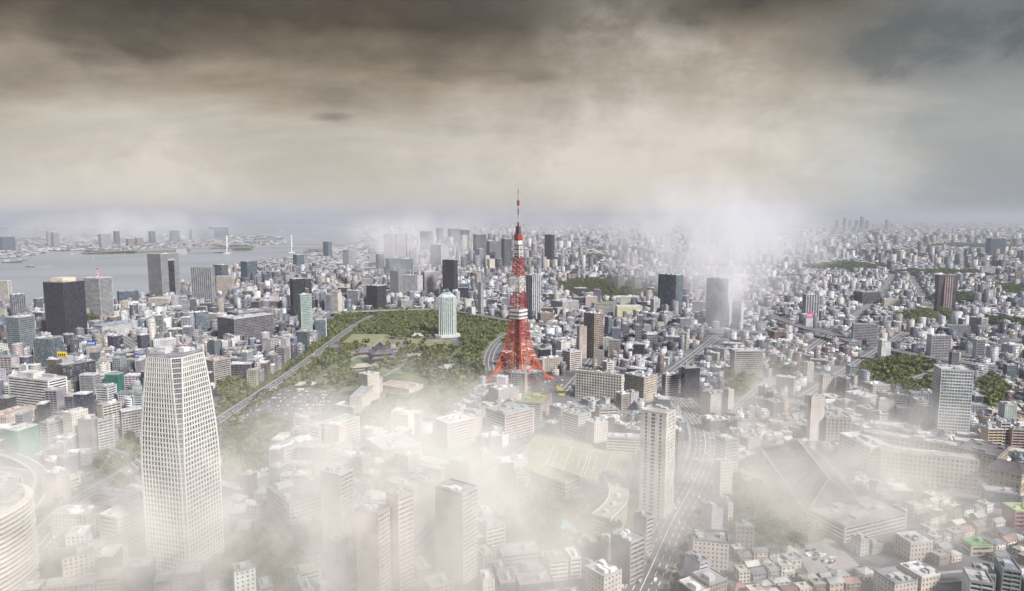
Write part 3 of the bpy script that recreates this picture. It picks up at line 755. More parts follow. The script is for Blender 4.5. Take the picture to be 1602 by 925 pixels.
# ------------------------------------------------------------------ the tapered white tower in front
def tapered_tower():
    base, top = 905.0, 570.0
    y = y_row(base) ; H = z_row(566, y)
    # corner between the two main faces: chamfer in dark glass; lower storeys straight, upper third drawn in
    def pt(px, row):
        z = max(0.0, z_row(row, y)); return x_col(px, y, z), z
    nf = 44; fh = H / nf
    th = R(-17.5)
    cx, cy = x_col(283.5, y + 33, H * 0.5), y + 33
    t = thing('tapered_tower', 'tall white gridded office tower whose sides lean in towards the top', 'tower', (cx, cy, 0), th)
    A0 = 22.3
    def half(z):
        u = max(0.0, (z - H * 0.60) / (H * 0.40)); return A0 * (1 - 0.135 * u ** 1.5)
    def oct_(h, c, z): 
        return [(h, -h + c * 0.6, z), (h, h - c, z), (h - c, h, z), (-h + c, h, z), (-h, h - c, z), (-h, -h + c, z), (-h + c, -h, z), (h - c * 0.6, -h, z)]
    chf = lambda z: 4.4 + 5.5 * max(0.0, (z - H * 0.5) / (H * 0.5))
    core = MB()
    for k in range(nf):
        a, b_ = oct_(half(k * fh) - 0.5, chf(k * fh), k * fh), oct_(half((k + 1) * fh) - 0.5, chf((k + 1) * fh), (k + 1) * fh)
        for i in range(8):
            j = (i + 1) % 8; core.poly([a[i], a[j], b_[j], b_[i]], 1 if i in (3, 5, 1, 7) else 0)
    add('window_glass', core.mesh('window_glass', ['glass_dark', 'glass_blue']), t)
    # one spandrel ring per storey
    for k in range(nf + 1):
        z = k * fh; b = MB(); hh = 0.45
        lo = oct_(half(z), chf(z), max(0, z - hh)); hi = oct_(half(z + hh) , chf(z), z + hh)
        inn = oct_(half(z) - 0.8, chf(z), z)
        for i in range(8):
            j = (i + 1) % 8
            b.poly([lo[i], lo[j], hi[j], hi[i]])
            b.poly([hi[i], hi[j], (*inn[j][:2], hi[j][2]), (*inn[i][:2], hi[i][2])])
            b.poly([(*inn[i][:2], lo[i][2]), (*inn[j][:2], lo[j][2]), lo[j], lo[i]])
        add('floor_band', b.mesh('floor_band', ['paint']), t, color=(0.57, 0.56, 0.53))
    # piers following the lean, and slim mullions in the corner glass
    n = 12
    for i in (0, 2, 4, 6):
        for q in range(n + 1):
            b = MB()
            for k in range(nf):
                z0, z1 = k * fh, (k + 1) * fh
                P0, P1 = oct_(half(z0) + 0.12, chf(z0), z0), oct_(half(z1) + 0.12, chf(z1), z1)
                f = q / n; j = (i + 1) % 8
                a = Vector(P0[i]).lerp(Vector(P0[j]), f); c = Vector(P1[i]).lerp(Vector(P1[j]), f)
                d = (Vector(P0[j]) - Vector(P0[i])).normalized() * (0.38 if q % n else 0.7); nrm = Vector((d.y, -d.x, 0)).normalized() * 0.62
                a0, a1, c0, c1 = a - d, a + d, c - d, c + d
                b.poly([a0, a1, c1, c0]); b.poly([a1, a1 - nrm, c1 - nrm, c1]); b.poly([a0 - nrm, a0, c0, c0 - nrm])
            add('pier', b.mesh('pier', ['paint']), t, color=(0.57, 0.56, 0.53))
    b = MB()
    for i in (1, 3, 5, 7):
        for k in range(nf):
            z0, z1 = k * fh, (k + 1) * fh
            P0, P1 = oct_(half(z0), chf(z0), z0), oct_(half(z1), chf(z1), z1); j = (i + 1) % 8
            for q in range(6):
                f = (q + 0.5) / 6; b.bar(Vector(P0[i]).lerp(Vector(P0[j]), f), Vector(P1[i]).lerp(Vector(P1[j]), f), 0.16)
            b.bar(P0[i], P0[j], 0.25)
            b.bar((Vector(P0[i]) + Vector(P1[i])) / 2, (Vector(P0[j]) + Vector(P1[j])) / 2, 0.14)
    add('corner_mullion', b.mesh('corner_mullion', ['concrete']), t, kind='stuff')
    ht = half(H)
    for k in range(2):                    # mid window bars
        pass
    b = MB(); o8 = oct_(ht - 0.3, chf(H), H + 0.4); b.prism([p[:2] for p in o8], H - 0.4, H + 0.66)
    for i in range(8):
        j = (i + 1) % 8; b.bar((o8[i][0], o8[i][1], H + 2.6), (o8[j][0], o8[j][1], H + 2.6), 0.3); b.bar((o8[i][0], o8[i][1], H), (o8[i][0], o8[i][1], H + 2.6), 0.25)
    add('roof', b.mesh('roof', ['roof']), t, color=(0.30, 0.30, 0.31))
    rr = random.Random(5)
    for k in range(7):
        b = MB(); x, yy = rr.uniform(-0.6, 0.6) * ht, rr.uniform(-0.6, 0.6) * ht; sx, sy, sz = rr.uniform(3, 9), rr.uniform(3, 7), rr.uniform(1.5, 4)
        b.cbox(x, yy, H + 0.7, sx, sy, sz)
        for q in range(3): b.bar((x - sx * 0.3 + q * sx * 0.3, yy, H + 0.7 + sz), (x - sx * 0.3 + q * sx * 0.3, yy, H + 1.3 + sz), 0.6, n=8)
        add('rooftop_unit', b.mesh('rooftop_unit', ['paint']), t, color=rr.choice([(0.5, 0.5, 0.5), (0.3, 0.3, 0.3), (0.6, 0.6, 0.58)]))
    b = MB(); b.bar((ht * 0.3, ht * 0.5, H), (ht * 0.3, ht * 0.5, H + 7), 0.22); b.bar((ht * 0.3, ht * 0.5, H + 6.5), (ht * 0.3 - 8, ht * 0.2, H + 5.5), 0.25)
    add('mast', b.mesh('mast', ['paint']), t, color=(0.5, 0.12, 0.1))
    block(rect_poly(cx, cy, 62, 62, th))
    HEROES.append((t, 'tapered white tower', cx, cy, H, 52, 52))
    return t
tapered_tower()

# ------------------------------------------------------------------ hand placed buildings: (name, label, category, style, left, corner, right, top row, base row, options)
T_, B_ = 'office building', 'apartment building'
TABLE = [
 # --- left: towers by the bay
 ('office_tower', 'black slab office tower with a beige penthouse beside the bay', 'office tower', 'dark', 67, 98, 131.5, 442.7, 540, dict(th=32, wall=(0.085, 0.085, 0.115), glass='glass_black', units=2, fl=3.8, bay=3)),
 ('office_tower', 'pale striped office tower carrying a red and white mast', 'office tower', 'bands', 130, 155, 175, 436, 497, dict(th=40, wall=(0.50, 0.50, 0.50), units=3)),
 ('office_tower', 'grey gate-shaped office tower with a tall dark slot in its face', 'office tower', 'bands', 230, 251, 279.5, 398.5, 472, dict(th=30, wall=(0.36, 0.36, 0.37), glass='glass_grey', units=3)),
 ('apartment_tower', 'white vertically ribbed apartment tower near the bay shore', 'apartment tower', 'fins', 298, 330, 335, 419, 486, dict(th=12, wall=(0.46, 0.46, 0.48), bay=6.5)),
 ('office_tower', 'dark glass tower right behind the ribbed white apartment tower', 'office tower', 'glass', 333, 346, 356.5, 415, 462, dict(wall=(0.14, 0.15, 0.18), glass='glass_blue')),
 ('apartment_building', 'beige punched-window apartment block in front of the dark glass tower', 'apartment building', 'grid', 338, 362, 366, 433, 466, dict(th=12, wall=BEIGE)),
 ('office_tower', 'dark green glass tower pair near the bay', 'office tower', 'glass', 376, 386, 402, 410, 447, dict(wall=(0.08, 0.10, 0.11), glass='glass_blue')),
 ('apartment_tower', 'cream apartment tower at the edge by the water', 'apartment tower', 'bands', -8, 12, 17, 440, 472, dict(th=12, wall=CREAM)),
 ('office_tower', 'grey ribbed tower behind the twin glass block', 'office tower', 'fins', 15, 19, 39, 462, 500, dict(th=8, wall=(0.30, 0.30, 0.34), bay=5)),
 ('apartment_building', 'cream low tower cut by the picture edge', 'apartment building', 'grid', -12, 6, 10, 484, 514, dict(th=12, wall=CREAM)),
 ('office_tower', 'grey green twin glass office block left of the black slab', 'office tower', 'bands', 8, 29, 53, 498, 562, dict(th=32, wall=(0.27, 0.31, 0.32), glass='glass_blue', fl=4.2)),
 ('office_building', 'small blue grey tower behind the black slab', T_, 'glass', 52, 56, 69, 468, 492, dict(wall=BLUEG, glass='glass_blue')),
 ('office_building', 'dark low glass slab on the shore by the gate-shaped tower', T_, 'dark', 183, 186, 216, 457, 480, dict(th=12, wall=(0.10, 0.11, 0.13), glass='glass_blue')),
 ('office_building', 'beige podium block in front of the gate-shaped tower', T_, 'plain', 232, 262, 276, 468, 482, dict(th=25, wall=BEIGE)),
 ('office_building', 'dark office block ringed with white bands', T_, 'bands', 266, 270, 296, 474, 492, dict(th=10, wall=(0.5, 0.5, 0.5))),
 ('hall', 'long white hall with a ridged metal roof behind the black slab', 'hall', 'plain', 143, 160, 206, 512, 532, dict(th=14, wall=(0.55, 0.54, 0.54), units=0)),
 ('office_building', 'dark purple office block beside a flat white block', T_, 'dark', 168, 176, 192, 527, 556, dict(wall=(0.09, 0.07, 0.12), units=3)),
 ('office_building', 'large terraced office block with dark horizontal bands', T_, 'bands', 340, 366, 428, 500, 545, dict(th=22, wall=(0.24, 0.22, 0.24), units=6)),
 ('office_building', 'upper terrace set back on the banded office block', T_, 'bands', 355, 372, 420, 491, 538, dict(th=22, wall=(0.22, 0.20, 0.23), units=6)),
 ('office_building', 'flat white block with a red emblem above the tapered tower', T_, 'plain', 237, 240, 275, 534, 575, dict(th=6, wall=(0.54, 0.54, 0.55))),
 ('office_building', 'blue grey office block with a dark side left of the yellow rooftop sign', T_, 'glass', 52, 78, 98, 531, 575, dict(wall=(0.24, 0.27, 0.29), glass='glass_blue')),
 ('office_building', 'blue grey tower beside the ribbed white apartment tower', T_, 'glass', 282, 286, 300, 490, 522, dict(wall=(0.30, 0.32, 0.36), glass='glass_grey')),
 ('office_building', 'pale blue glazed block behind the terraced office block', T_, 'glass', 300, 306, 326, 490, 518, dict(wall=(0.30, 0.35, 0.38), glass='glass_blue')),
 # --- left near
 ('office_building', 'white office block with black window bands and a square penthouse', T_, 'bands', 12, 75, 104, 597, 650, dict(rowL=590, wall=(0.76, 0.74, 0.72), glass='glass_black', fl=3.9, units=2)),
 ('office_building', 'long dark office slab behind the white banded block', T_, 'dark', 88, 98, 149, 573, 618, dict(th=22, wall=(0.12, 0.13, 0.15), units=6)),
 ('office_building', 'grey office block with fine stripes beside the dark slab', T_, 'bands', 124, 146, 156, 588, 617, dict(th=20, wall=(0.40, 0.40, 0.42), glass='glass_grey')),
 ('office_building', 'white stepped block below the green wrapped tower', T_, 'bands', 149, 168, 182, 606, 628, dict(wall=WHITE)),
 ('wrapped_building', 'narrow building wrapped in green netting behind the stepped block', 'building', 'plain', 164, 184, 193, 587, 622, dict(th=25, wall=(0.06, 0.22, 0.19), units=2)),
 ('office_building', 'long pink-roofed low block at the picture edge', T_, 'grid', -25, 10, 63, 655, 678, dict(th=20, wall=BEIGE, roof=(0.48, 0.37, 0.33))),
 ('wrapped_building', 'cube-like building under repair wrapped in green mesh', 'building', 'green', 7, 27, 58.5, 675, 724, dict(th=25, wall=(0.03, 0.22, 0.15), units=3)),
 ('office_building', 'grey banded office block right of the green mesh cube', T_, 'bands', 62, 74, 99, 664, 700, dict(th=25, wall=(0.38, 0.36, 0.36))),
 ('apartment_building', 'cream apartment slab with a blank end wall behind the road', B_, 'plain', 98, 112, 137, 648, 702, dict(th=25, wall=CREAM)),
 ('apartment_building', 'grey purple apartment slab beside the cream one', B_, 'plain', 122, 142, 152, 658, 706, dict(th=22, wall=(0.38, 0.35, 0.37))),
 ('apartment_building', 'apartment slab with stacked white balconies before the trees', B_, 'apt', 148, 152, 176, 660, 704, dict(th=24, wall=(0.58, 0.56, 0.55))),
 ('apartment_building', 'tall narrow white flat block behind the grey purple slab', B_, 'apt', 152, 160, 188, 636, 676, dict(th=25, wall=CREAM)),
 ('office_building', 'lavender office block with a framed rooftop court', T_, 'wide', 187, 190, 224, 645, 686, dict(th=7, wall=(0.50, 0.46, 0.46))),
 ('office_building', 'dark office block with a stepped glass front', T_, 'dark', 105, 120, 150, 625, 655, dict(wall=(0.2, 0.19, 0.21))),
 ('office_building', 'banded office block with a folded roof behind the tapered tower', T_, 'bands', 318, 334, 360, 566, 604, dict(th=32, wall=(0.48, 0.45, 0.43), roof=(0.44, 0.36, 0.31))),
 ('office_building', 'grey cubic office block right of the folded-roof block', T_, 'glass', 355, 372, 378, 562, 585, dict(wall=(0.34, 0.34, 0.37), glass='glass_grey')),
 ('apartment_building', 'white twin apartment block on the avenue verge', B_, 'apt', 411, 424, 436, 533, 566, dict(wall=WHITE)),
 # --- centre left midground
 ('apartment_tower', 'slender pale green tower with a stepped dark side by the avenue', 'apartment tower', 'bands', 466, 470, 487, 462, 535, dict(th=15, wall=(0.42, 0.48, 0.44), glass='glass_green', fl=4)),
 ('office_tower', 'dark tower standing behind the slender pale green tower', 'office tower', 'dark', 453, 458, 477, 437, 502, dict(th=15, wall=(0.06, 0.07, 0.085), glass='glass_black')),
 ('office_building', 'dark tower shoulder right of the dark tower', T_, 'dark', 474, 478, 487, 437, 480, dict(wall=(0.09, 0.09, 0.11), glass='glass_black')),
 ('office_tower', 'blue glass block on the bay front below the bridge', 'office tower', 'glass', 458, 464, 476, 399, 422, dict(wall=(0.14, 0.17, 0.21), glass='glass_blue')),
 ('office_tower', 'slim twin glass tower standing alone at the shore', 'office tower', 'glass', 505, 513, 519, 378.5, 403, dict(wall=(0.18, 0.22, 0.26), glass='glass_blue')),
 ('apartment_building', 'cream twin block on a white podium', B_, 'plain', 516, 528, 534, 458, 492, dict(wall=CREAM)),
 ('office_building', 'white office block with grey bands beside the curved dark block', T_, 'bands', 544, 560, 566, 456, 484, dict(wall=(0.5, 0.5, 0.5))),
 ('office_building', 'curved dark glass office block facing the wooded park', T_, 'dark', 573, 590, 604, 448, 486, dict(th=20, wall=(0.08, 0.085, 0.10), glass='glass_black')),
 ('apartment_tower', 'grey apartment towers in a row above the harbour', 'apartment tower', 'fins', 536, 545, 557, 392, 418, dict(wall=(0.40, 0.40, 0.42))),
 ('office_building', 'wide dark roofed hall among the station towers', T_, 'bands', 562, 566, 588, 420, 432, dict(wall=(0.18, 0.19, 0.2))),
 ('office_tower', 'slim grey tower left of the dark station block', 'office tower', 'fins', 588, 592, 601, 398, 430, dict(wall=(0.24, 0.25, 0.29))),
 ('office_tower', 'dark wide station office block in the middle distance', 'office tower', 'glass', 603, 609, 628, 405, 436, dict(wall=(0.14, 0.15, 0.17), glass='glass_blue')),
 ('office_tower', 'blue dark office block right of the wide station block', 'office tower', 'glass', 626, 629, 646, 406, 434, dict(wall=(0.20, 0.22, 0.26), glass='glass_blue')),
 ('office_tower', 'rose coloured tall slab leftmost of its row', 'office tower', 'fins', 600, 614, 617, 367, 412, dict(wall=(0.42, 0.37, 0.37))),
 ('office_tower', 'rose coloured tall slab second in its row', 'office tower', 'fins', 617.5, 620, 634, 366, 410, dict(wall=(0.48, 0.42, 0.41))),
 ('office_tower', 'rose coloured tall slab rightmost of its row', 'office tower', 'fins', 634.5, 637, 645, 366, 408, dict(wall=(0.56, 0.49, 0.47))),
 ('office_building', 'small cream tower before the rose slabs', T_, 'fins', 640, 642, 651, 393, 420, dict(wall=(0.45, 0.41, 0.40))),
 ('office_tower', 'tall grey white ribbed block with a flat top', 'office tower', 'fins', 610, 623, 629, 425, 466, dict(wall=(0.44, 0.44, 0.47))),
 ('office_tower', 'broad white glazed office block veiled by mist', 'office tower', 'grid', 628, 653, 661, 432, 466, dict(th=15, wall=(0.62, 0.62, 0.64), glass='glass_grey')),
 ('office_tower', 'mist-veiled grey slab right of the broad white block', 'office tower', 'plain', 661.5, 664, 684, 426, 464, dict(th=12, wall=(0.44, 0.42, 0.43), glass='glass_grey')),
 ('office_tower', 'pale tower with a stepped crown behind the dark slab', 'office tower', 'bands', 673, 690, 701, 384, 428, dict(th=18, wall=(0.52, 0.52, 0.56), glass='glass_grey')),
 ('office_tower', 'dark purple slab tower behind the white finned round-topped tower', 'office tower', 'dark', 692, 710, 716, 407, 468, dict(th=12, wall=(0.08, 0.085, 0.105), glass='glass_black', fl=4)),
 ('office_tower', 'brown grey tower in the harbour row', 'office tower', 'fins', 657, 672, 677, 362.5, 394, dict(wall=(0.33, 0.30, 0.30))),
 ('office_tower', 'blue grey tower far behind the stepped crown tower', 'office tower', 'glass', 682, 687, 693, 357, 380, dict(wall=(0.26, 0.29, 0.33), glass='glass_blue')),
 ('office_tower', 'blue green slab far behind, wide', 'office tower', 'glass', 700, 705, 721, 358, 382, dict(wall=(0.24, 0.28, 0.31), glass='glass_blue')),
 ('office_tower', 'dark slim tower behind the beige one', 'office tower', 'dark', 720, 725, 734, 360, 388, dict(wall=(0.12, 0.13, 0.16))),
 ('apartment_tower', 'beige slab tower in the far row', 'apartment tower', 'plain', 720, 724, 731, 368, 392, dict(wall=(0.55, 0.47, 0.40))),
 ('office_tower', 'dark square tower with pale edges in the far row', 'office tower', 'fins', 740, 745, 760, 367, 412, dict(wall=(0.20, 0.20, 0.23))),
 ('apartment_tower', 'blue white slim tower before the dark square one', 'apartment tower', 'fins', 744, 750, 758, 390, 418, dict(wall=(0.42, 0.44, 0.50))),
 ('office_tower', 'large brown grey finely ribbed tower', 'office tower', 'fins', 761, 766, 785, 378, 418, dict(wall=(0.34, 0.33, 0.36), bay=3)),
 ('office_tower', 'dark brown tower next to the lattice tower mast', 'office tower', 'dark', 784, 789, 800, 374, 420, dict(wall=(0.15, 0.145, 0.16))),
 ('apartment_tower', 'stack of cream flats before the blue glass tower', 'apartment tower', 'plain', 762, 766, 774, 406, 424, dict(wall=CREAM)),
 ('apartment_building', 'slim white flat tower above the wooded park', B_, 'apt', 748, 752, 756, 443, 498, dict(wall=(0.55, 0.55, 0.56), glass='glass_green')),
 ('apartment_building', 'white block group right of the wooded park', B_, 'plain', 733, 738, 744, 482, 500, dict(wall=WHITE)),
 # --- centre right midground
 ('office_tower', 'tall dark purple tower standing alone right of the mast', 'office tower', 'dark', 852, 863, 867.5, 367.5, 421, dict(th=14, wall=(0.075, 0.07, 0.10), glass='glass_black', fl=4)),
 ('apartment_tower', 'white framed twin tower of dark glass behind the lattice tower', 'apartment tower', 'white', 820, 833, 846, 432, 505, dict(th=12, wall=(0.66, 0.66, 0.68), glass='glass_dark', bay=9)),
 ('office_building', 'dark teal low block right of the white framed tower', T_, 'glass', 849, 854, 882, 461, 476, dict(th=8, wall=(0.10, 0.13, 0.16), glass='glass_blue')),
 ('office_building', 'pale concrete block with a grey centre behind the lattice tower', T_, 'plain', 862, 880, 905, 473, 494, dict(th=14, wall=(0.46, 0.43, 0.42))),
 ('office_building', 'dark-based white block with a green roof', T_, 'bands', 926, 930, 961, 476, 496, dict(th=5, wall=(0.50, 0.47, 0.43), roof=(0.24, 0.28, 0.16))),
 ('hall', 'windowless pale yellow hall in front of the flat white complex', 'hall', 'blank', 963, 966, 1005, 480, 500, dict(th=3, wall=(0.62, 0.60, 0.40), units=0)),
 ('office_building', 'flat white complex behind the pale yellow hall', T_, 'plain', 957, 962, 1018, 466, 482, dict(th=4, wall=(0.60, 0.56, 0.46), units=12)),
 ('apartment_tower', 'white apartment tower leftmost of two before the wood', 'apartment tower', 'apt', 963, 967, 977, 433, 456, dict(wall=(0.60, 0.58, 0.54))),
 ('apartment_tower', 'white apartment tower rightmost of two before the wood', 'apartment tower', 'apt', 989, 994, 1004, 434, 458, dict(wall=(0.60, 0.58, 0.54))),
 ('office_building', 'brick red block beyond the wood', T_, 'plain', 977, 981, 1000, 421, 432, dict(wall=(0.28, 0.12, 0.10))),
 ('office_building', 'dark cubic block left of the brick red one', T_, 'dark', 963, 966, 975, 417, 430, dict(wall=(0.15, 0.13, 0.15))),
 ('office_tower', 'wide dark blue glass tower in front of the mist plume', 'office tower', 'glass', 1030, 1058, 1069, 431, 500, dict(th=12, wall=(0.09, 0.11, 0.14), glass='glass_blue', fl=4)),
 ('office_tower', 'grey office tower half hidden in the mist plume', 'office tower', 'grid', 1106, 1140, 1148, 438, 514, dict(th=14, wall=(0.54, 0.53, 0.56), glass='glass_grey', fl=4.4, bay=4.4)),
 ('apartment_tower', 'pale flat tower adjoining the misty grey tower', 'apartment tower', 'grid', 1146, 1160, 1164, 473, 517, dict(th=10, wall=(0.56, 0.55, 0.56), glass='glass_grey')),
 ('apartment_tower', 'brown and cream banded apartment tower pair right of the lattice tower', 'apartment tower', 'wide', 914, 930, 944, 492, 562, dict(th=22, wall=(0.46, 0.36, 0.28), fl=3.8, bay=6)),
 ('apartment_building', 'slim blue grey flat tower beside the brown banded pair', B_, 'glass', 946, 952, 958, 497, 524, dict(wall=(0.30, 0.34, 0.36), glass='glass_blue')),
 ('apartment_building', 'brown brick block below the pale concrete block', B_, 'grid', 841, 846, 865, 491, 510, dict(th=8, wall=(0.34, 0.26, 0.22))),
 ('apartment_building', 'dark grey flat tower with pale balconies in the dense blocks', B_, 'apt', 1008, 1012, 1027, 524, 548, dict(wall=(0.30, 0.31, 0.33))),
 ('apartment_building', 'white twin flat tower right of the lattice tower foot', B_, 'plain', 872, 878, 892, 536, 568, dict(wall=(0.66, 0.61, 0.56))),
 ('office_building', 'black cube on a pale base by the lattice tower foot', T_, 'dark', 841, 845, 861, 548, 578, dict(th=6, wall=(0.05, 0.05, 0.06), glass='glass_black')),
 ('apartment_building', 'beige long block behind the foot of the lattice tower', B_, 'plain', 845, 850, 880, 562, 582, dict(th=6, wall=(0.50, 0.45, 0.37))),
 ('apartment_building', 'white striped stepped flats behind the white punched block', B_, 'bands', 880, 892, 910, 552, 580, dict(wall=(0.58, 0.53, 0.49))),
 ('apartment_building', 'tall pale flat slab left of the brown banded pair', B_, 'plain', 903, 907, 918, 512, 562, dict(wall=(0.52, 0.45, 0.42))),
 ('office_building', 'long white block with a grid of square windows and a green roof edge', T_, 'grid', 901, 972.5, 976, 589, 632, dict(rowL=580.5, wall=(0.80, 0.76, 0.68), glass='glass_black', fl=4.3, bay=4.4, roof=(0.50, 0.48, 0.40))),
 ('office_building', 'corner office block with cream frames beside the long white block', T_, 'grid', 978, 1007.5, 1028, 592, 631, dict(rowL=586, wall=(0.60, 0.53, 0.44), glass='glass_black', fl=4, bay=3.6)),
 ('office_building', 'dark blue glass block with a rounded front at the highway bend', T_, 'dark', 1066, 1072, 1095, 577, 624, dict(th=10, wall=(0.075, 0.085, 0.11), glass='glass_black')),
 ('apartment_building', 'pale striped flats left of the dark blue glass block', B_, 'bands', 1036, 1042, 1062, 588, 620, dict(wall=(0.46, 0.44, 0.44))),
 ('office_building', 'terraced grey office block stepping down to the right', T_, 'bands', 1143, 1150, 1194, 550, 592, dict(th=10, wall=(0.40, 0.39, 0.38))),
 ('apartment_building', 'white slab of flats right of the highway bend', B_, 'plain', 1097, 1112, 1128, 618, 652, dict(th=12, wall=(0.56, 0.52, 0.49))),
 ('apartment_building', 'narrow white flats beside the side street', B_, 'plain', 1132, 1140, 1148, 612, 650, dict(wall=(0.60, 0.56, 0.53))),
 ('office_building', 'dark hall with a flat grey roof near the highway', T_, 'dark', 1098, 1112, 1142, 660, 676, dict(th=12, wall=(0.24, 0.23, 0.24))),
 # --- the tall white tower and near right
 ('office_tower', 'very tall white slab tower with dark window strips beside the highway', 'office tower', 'strip', 1003, 1043, 1057, 650, 812, dict(rowL=643, wall=(0.72, 0.67, 0.63), glass='glass_dark', units=3, roof=(0.46, 0.44, 0.42))),
 ('office_building', 'grey glass slab tucked behind the tall white tower', T_, 'glass', 1056, 1062, 1069, 676, 760, dict(th=60, wall=(0.42, 0.40, 0.42), glass='glass_grey')),
 ('office_tower', 'ribbed white office tower of three bays on the right', 'office tower', 'slab3', 1461.5, 1473.5, 1522.7, 579, 679, dict(rowR=581.5, wall=(0.76, 0.75, 0.74), glass='glass_green', fl=4.1, units=3)),
 ('apartment_tower', 'dark brown flared tower with a pink ribbed centre', 'apartment tower', 'fins', 1465, 1470, 1498, 431, 488, dict(th=5, wall=(0.16, 0.12, 0.14), glass='glass_dark')),
 ('office_tower', 'bulky dark tower far off near the horizon', 'office tower', 'fins', 1543, 1551, 1574, 373, 402, dict(th=15, wall=(0.11, 0.12, 0.16), glass='glass_blue', bay=5)),
 ('apartment_tower', 'white tower with a dark glazed centre above the expressway', 'apartment tower', 'white', 1256, 1262, 1282, 462, 505, dict(th=8, wall=(0.60, 0.59, 0.60), bay=8)),
 ('office_building', 'curved pale grey banded office block', T_, 'bands', 1333, 1336, 1374, 508, 540, dict(th=4, wall=(0.48, 0.47, 0.49))),
 ('apartment_building', 'large balconied apartment slab in the right middle distance', B_, 'apt', 1451, 1458, 1488, 526, 562, dict(th=6, wall=(0.52, 0.51, 0.53), fl=3.4)),
 ('office_building', 'grey office pair right of the dark flared tower', T_, 'bands', 1517, 1536, 1546, 499, 524, dict(wall=(0.44, 0.46, 0.49))),
 ('office_building', 'wide dull grey block below the dark flared tower', T_, 'plain', 1478, 1482, 1519, 510, 526, dict(wall=(0.40, 0.39, 0.41))),
 ('apartment_building', 'narrow balconied flat tower at the right', B_, 'apt', 1523, 1528, 1541, 532, 562, dict(wall=(0.44, 0.44, 0.46))),
 ('apartment_building', 'white flats below the curved banded block', B_, 'plain', 1374, 1380, 1394, 535, 566, dict(wall=WHITE)),
 ('apartment_building', 'large beige block cut by the right picture edge', B_, 'plain', 1588, 1590, 1612, 425, 444, dict(wall=(0.50, 0.43, 0.36))),
 ('office_building', 'long white low block beneath the bulky dark tower', T_, 'plain', 1533, 1536, 1560, 418, 432, dict(wall=(0.62, 0.62, 0.62))),
 ('office_building', 'cream block among trees by the flared tower', T_, 'plain', 1380, 1384, 1408, 469, 482, dict(wall=CREAM)),
 ('office_building', 'dark long office block beyond the cream one', T_, 'dark', 1336, 1350, 1378, 458, 476, dict(wall=(0.13, 0.14, 0.16))),
 ('apartment_building', 'white gridded apartment slab beside the hill trees', B_, 'grid', 1323, 1350, 1372, 622, 650, dict(th=50, wall=(0.60, 0.57, 0.54))),
 ('apartment_building', 'cream apartment slab with window slots right of the gridded one', B_, 'plain', 1371, 1376, 1400, 627, 666, dict(th=8, wall=(0.60, 0.56, 0.54))),
 ('office_building', 'dark green glazed block with a curved top by the stone offices', T_, 'dark', 1400, 1404, 1450, 638, 670, dict(th=8, wall=(0.20, 0.22, 0.21), glass='glass_grey')),
 ('apartment_building', 'grey pale flats on the slope with tall windows', B_, 'grid', 1350, 1366, 1392, 604, 626, dict(th=40, wall=(0.50, 0.48, 0.46))),
 ('apartment_tower', 'slim white tower of flats standing alone in the mist', 'apartment tower', 'plain', 1265, 1270, 1290, 622, 690, dict(th=8, wall=(0.72, 0.66, 0.60), glass='glass_grey')),
 ('apartment_tower', 'cream tower of flats behind the slim white one', 'apartment tower', 'grid', 1282, 1288, 1306, 590, 632, dict(th=8, wall=(0.66, 0.58, 0.50))),
 ('apartment_building', 'cream corner flats with green windows right of the ribbed tower', B_, 'apt', 1536, 1546, 1568, 672, 706, dict(th=14, wall=(0.62, 0.52, 0.38))),
 ('apartment_building', 'balconied white flats beside the cream corner flats', B_, 'apt', 1560, 1566, 1580, 662, 704, dict(th=14, wall=(0.58, 0.54, 0.50))),
 ('apartment_building', 'pink flats at the right picture edge', B_, 'apt', 1578, 1584, 1606, 672, 706, dict(th=14, wall=(0.55, 0.42, 0.39))),
 ('office_building', 'blue green glazed block by the right edge', T_, 'glass', 1570, 1576, 1590, 572, 596, dict(wall=(0.22, 0.30, 0.30), glass='glass_blue')),
 ('office_building', 'long low pale-roofed block behind the corner pavilion', T_, 'plain', 1560, 1566, 1625, 705, 722, dict(th=-30, wall=(0.58, 0.52, 0.42), roof=(0.5, 0.48, 0.42), w_=60, d=18)),
 # --- under and before the lattice tower
 ('office_building', 'dark windowed base building under the lattice tower', T_, 'wide', 788, 812, 851, 588, 607, dict(th=18, wall=(0.20, 0.14, 0.14), bay=6, units=9, clear=0)),
 ('office_building', 'pinkish office block with a green terrace in front of the lattice tower', T_, 'bands', 812, 846, 863, 632, 658, dict(rowL=629, wall=(0.50, 0.40, 0.37), roof=(0.30, 0.31, 0.17), units=3)),
 ('office_building', 'grey office block with notched corners beside the pinkish one', T_, 'bands', 860, 878, 890, 640, 662, dict(th=24, wall=(0.38, 0.36, 0.35))),
 ('office_building', 'long white banded office block before the long white block', T_, 'bands', 880, 905, 924, 652, 684, dict(th=48, wall=(0.58, 0.54, 0.49))),
 ('apartment_building', 'white flats with balconies at the end of the playing field', B_, 'apt', 945, 950, 1003, 684, 706, dict(th=-10, wall=(0.58, 0.55, 0.51), d=14)),
 ('apartment_building', 'white stepped flats behind the balconied flats', B_, 'plain', 917, 930, 951, 664, 694, dict(wall=(0.60, 0.56, 0.52))),
 ('apartment_building', 'pale pair of flats in front of the long white block', B_, 'apt', 930, 938, 978, 641, 670, dict(th=8, wall=(0.58, 0.53, 0.49), w_=26, d=20)),
 ('office_building', 'banded school block veiled by mist left of the lattice tower foot', T_, 'bands', 681, 700, 742, 664, 705, dict(th=10, wall=(0.52, 0.46, 0.44))),
 ('office_building', 'plain white block tucked under the tower left leg', T_, 'plain', 765, 780, 812, 612, 640, dict(th=14, wall=(0.50, 0.45, 0.44))),
 ('office_building', 'low wide pink block in the mist before the tower', T_, 'bands', 760, 790, 835, 650, 690, dict(th=18, wall=(0.54, 0.45, 0.43))),
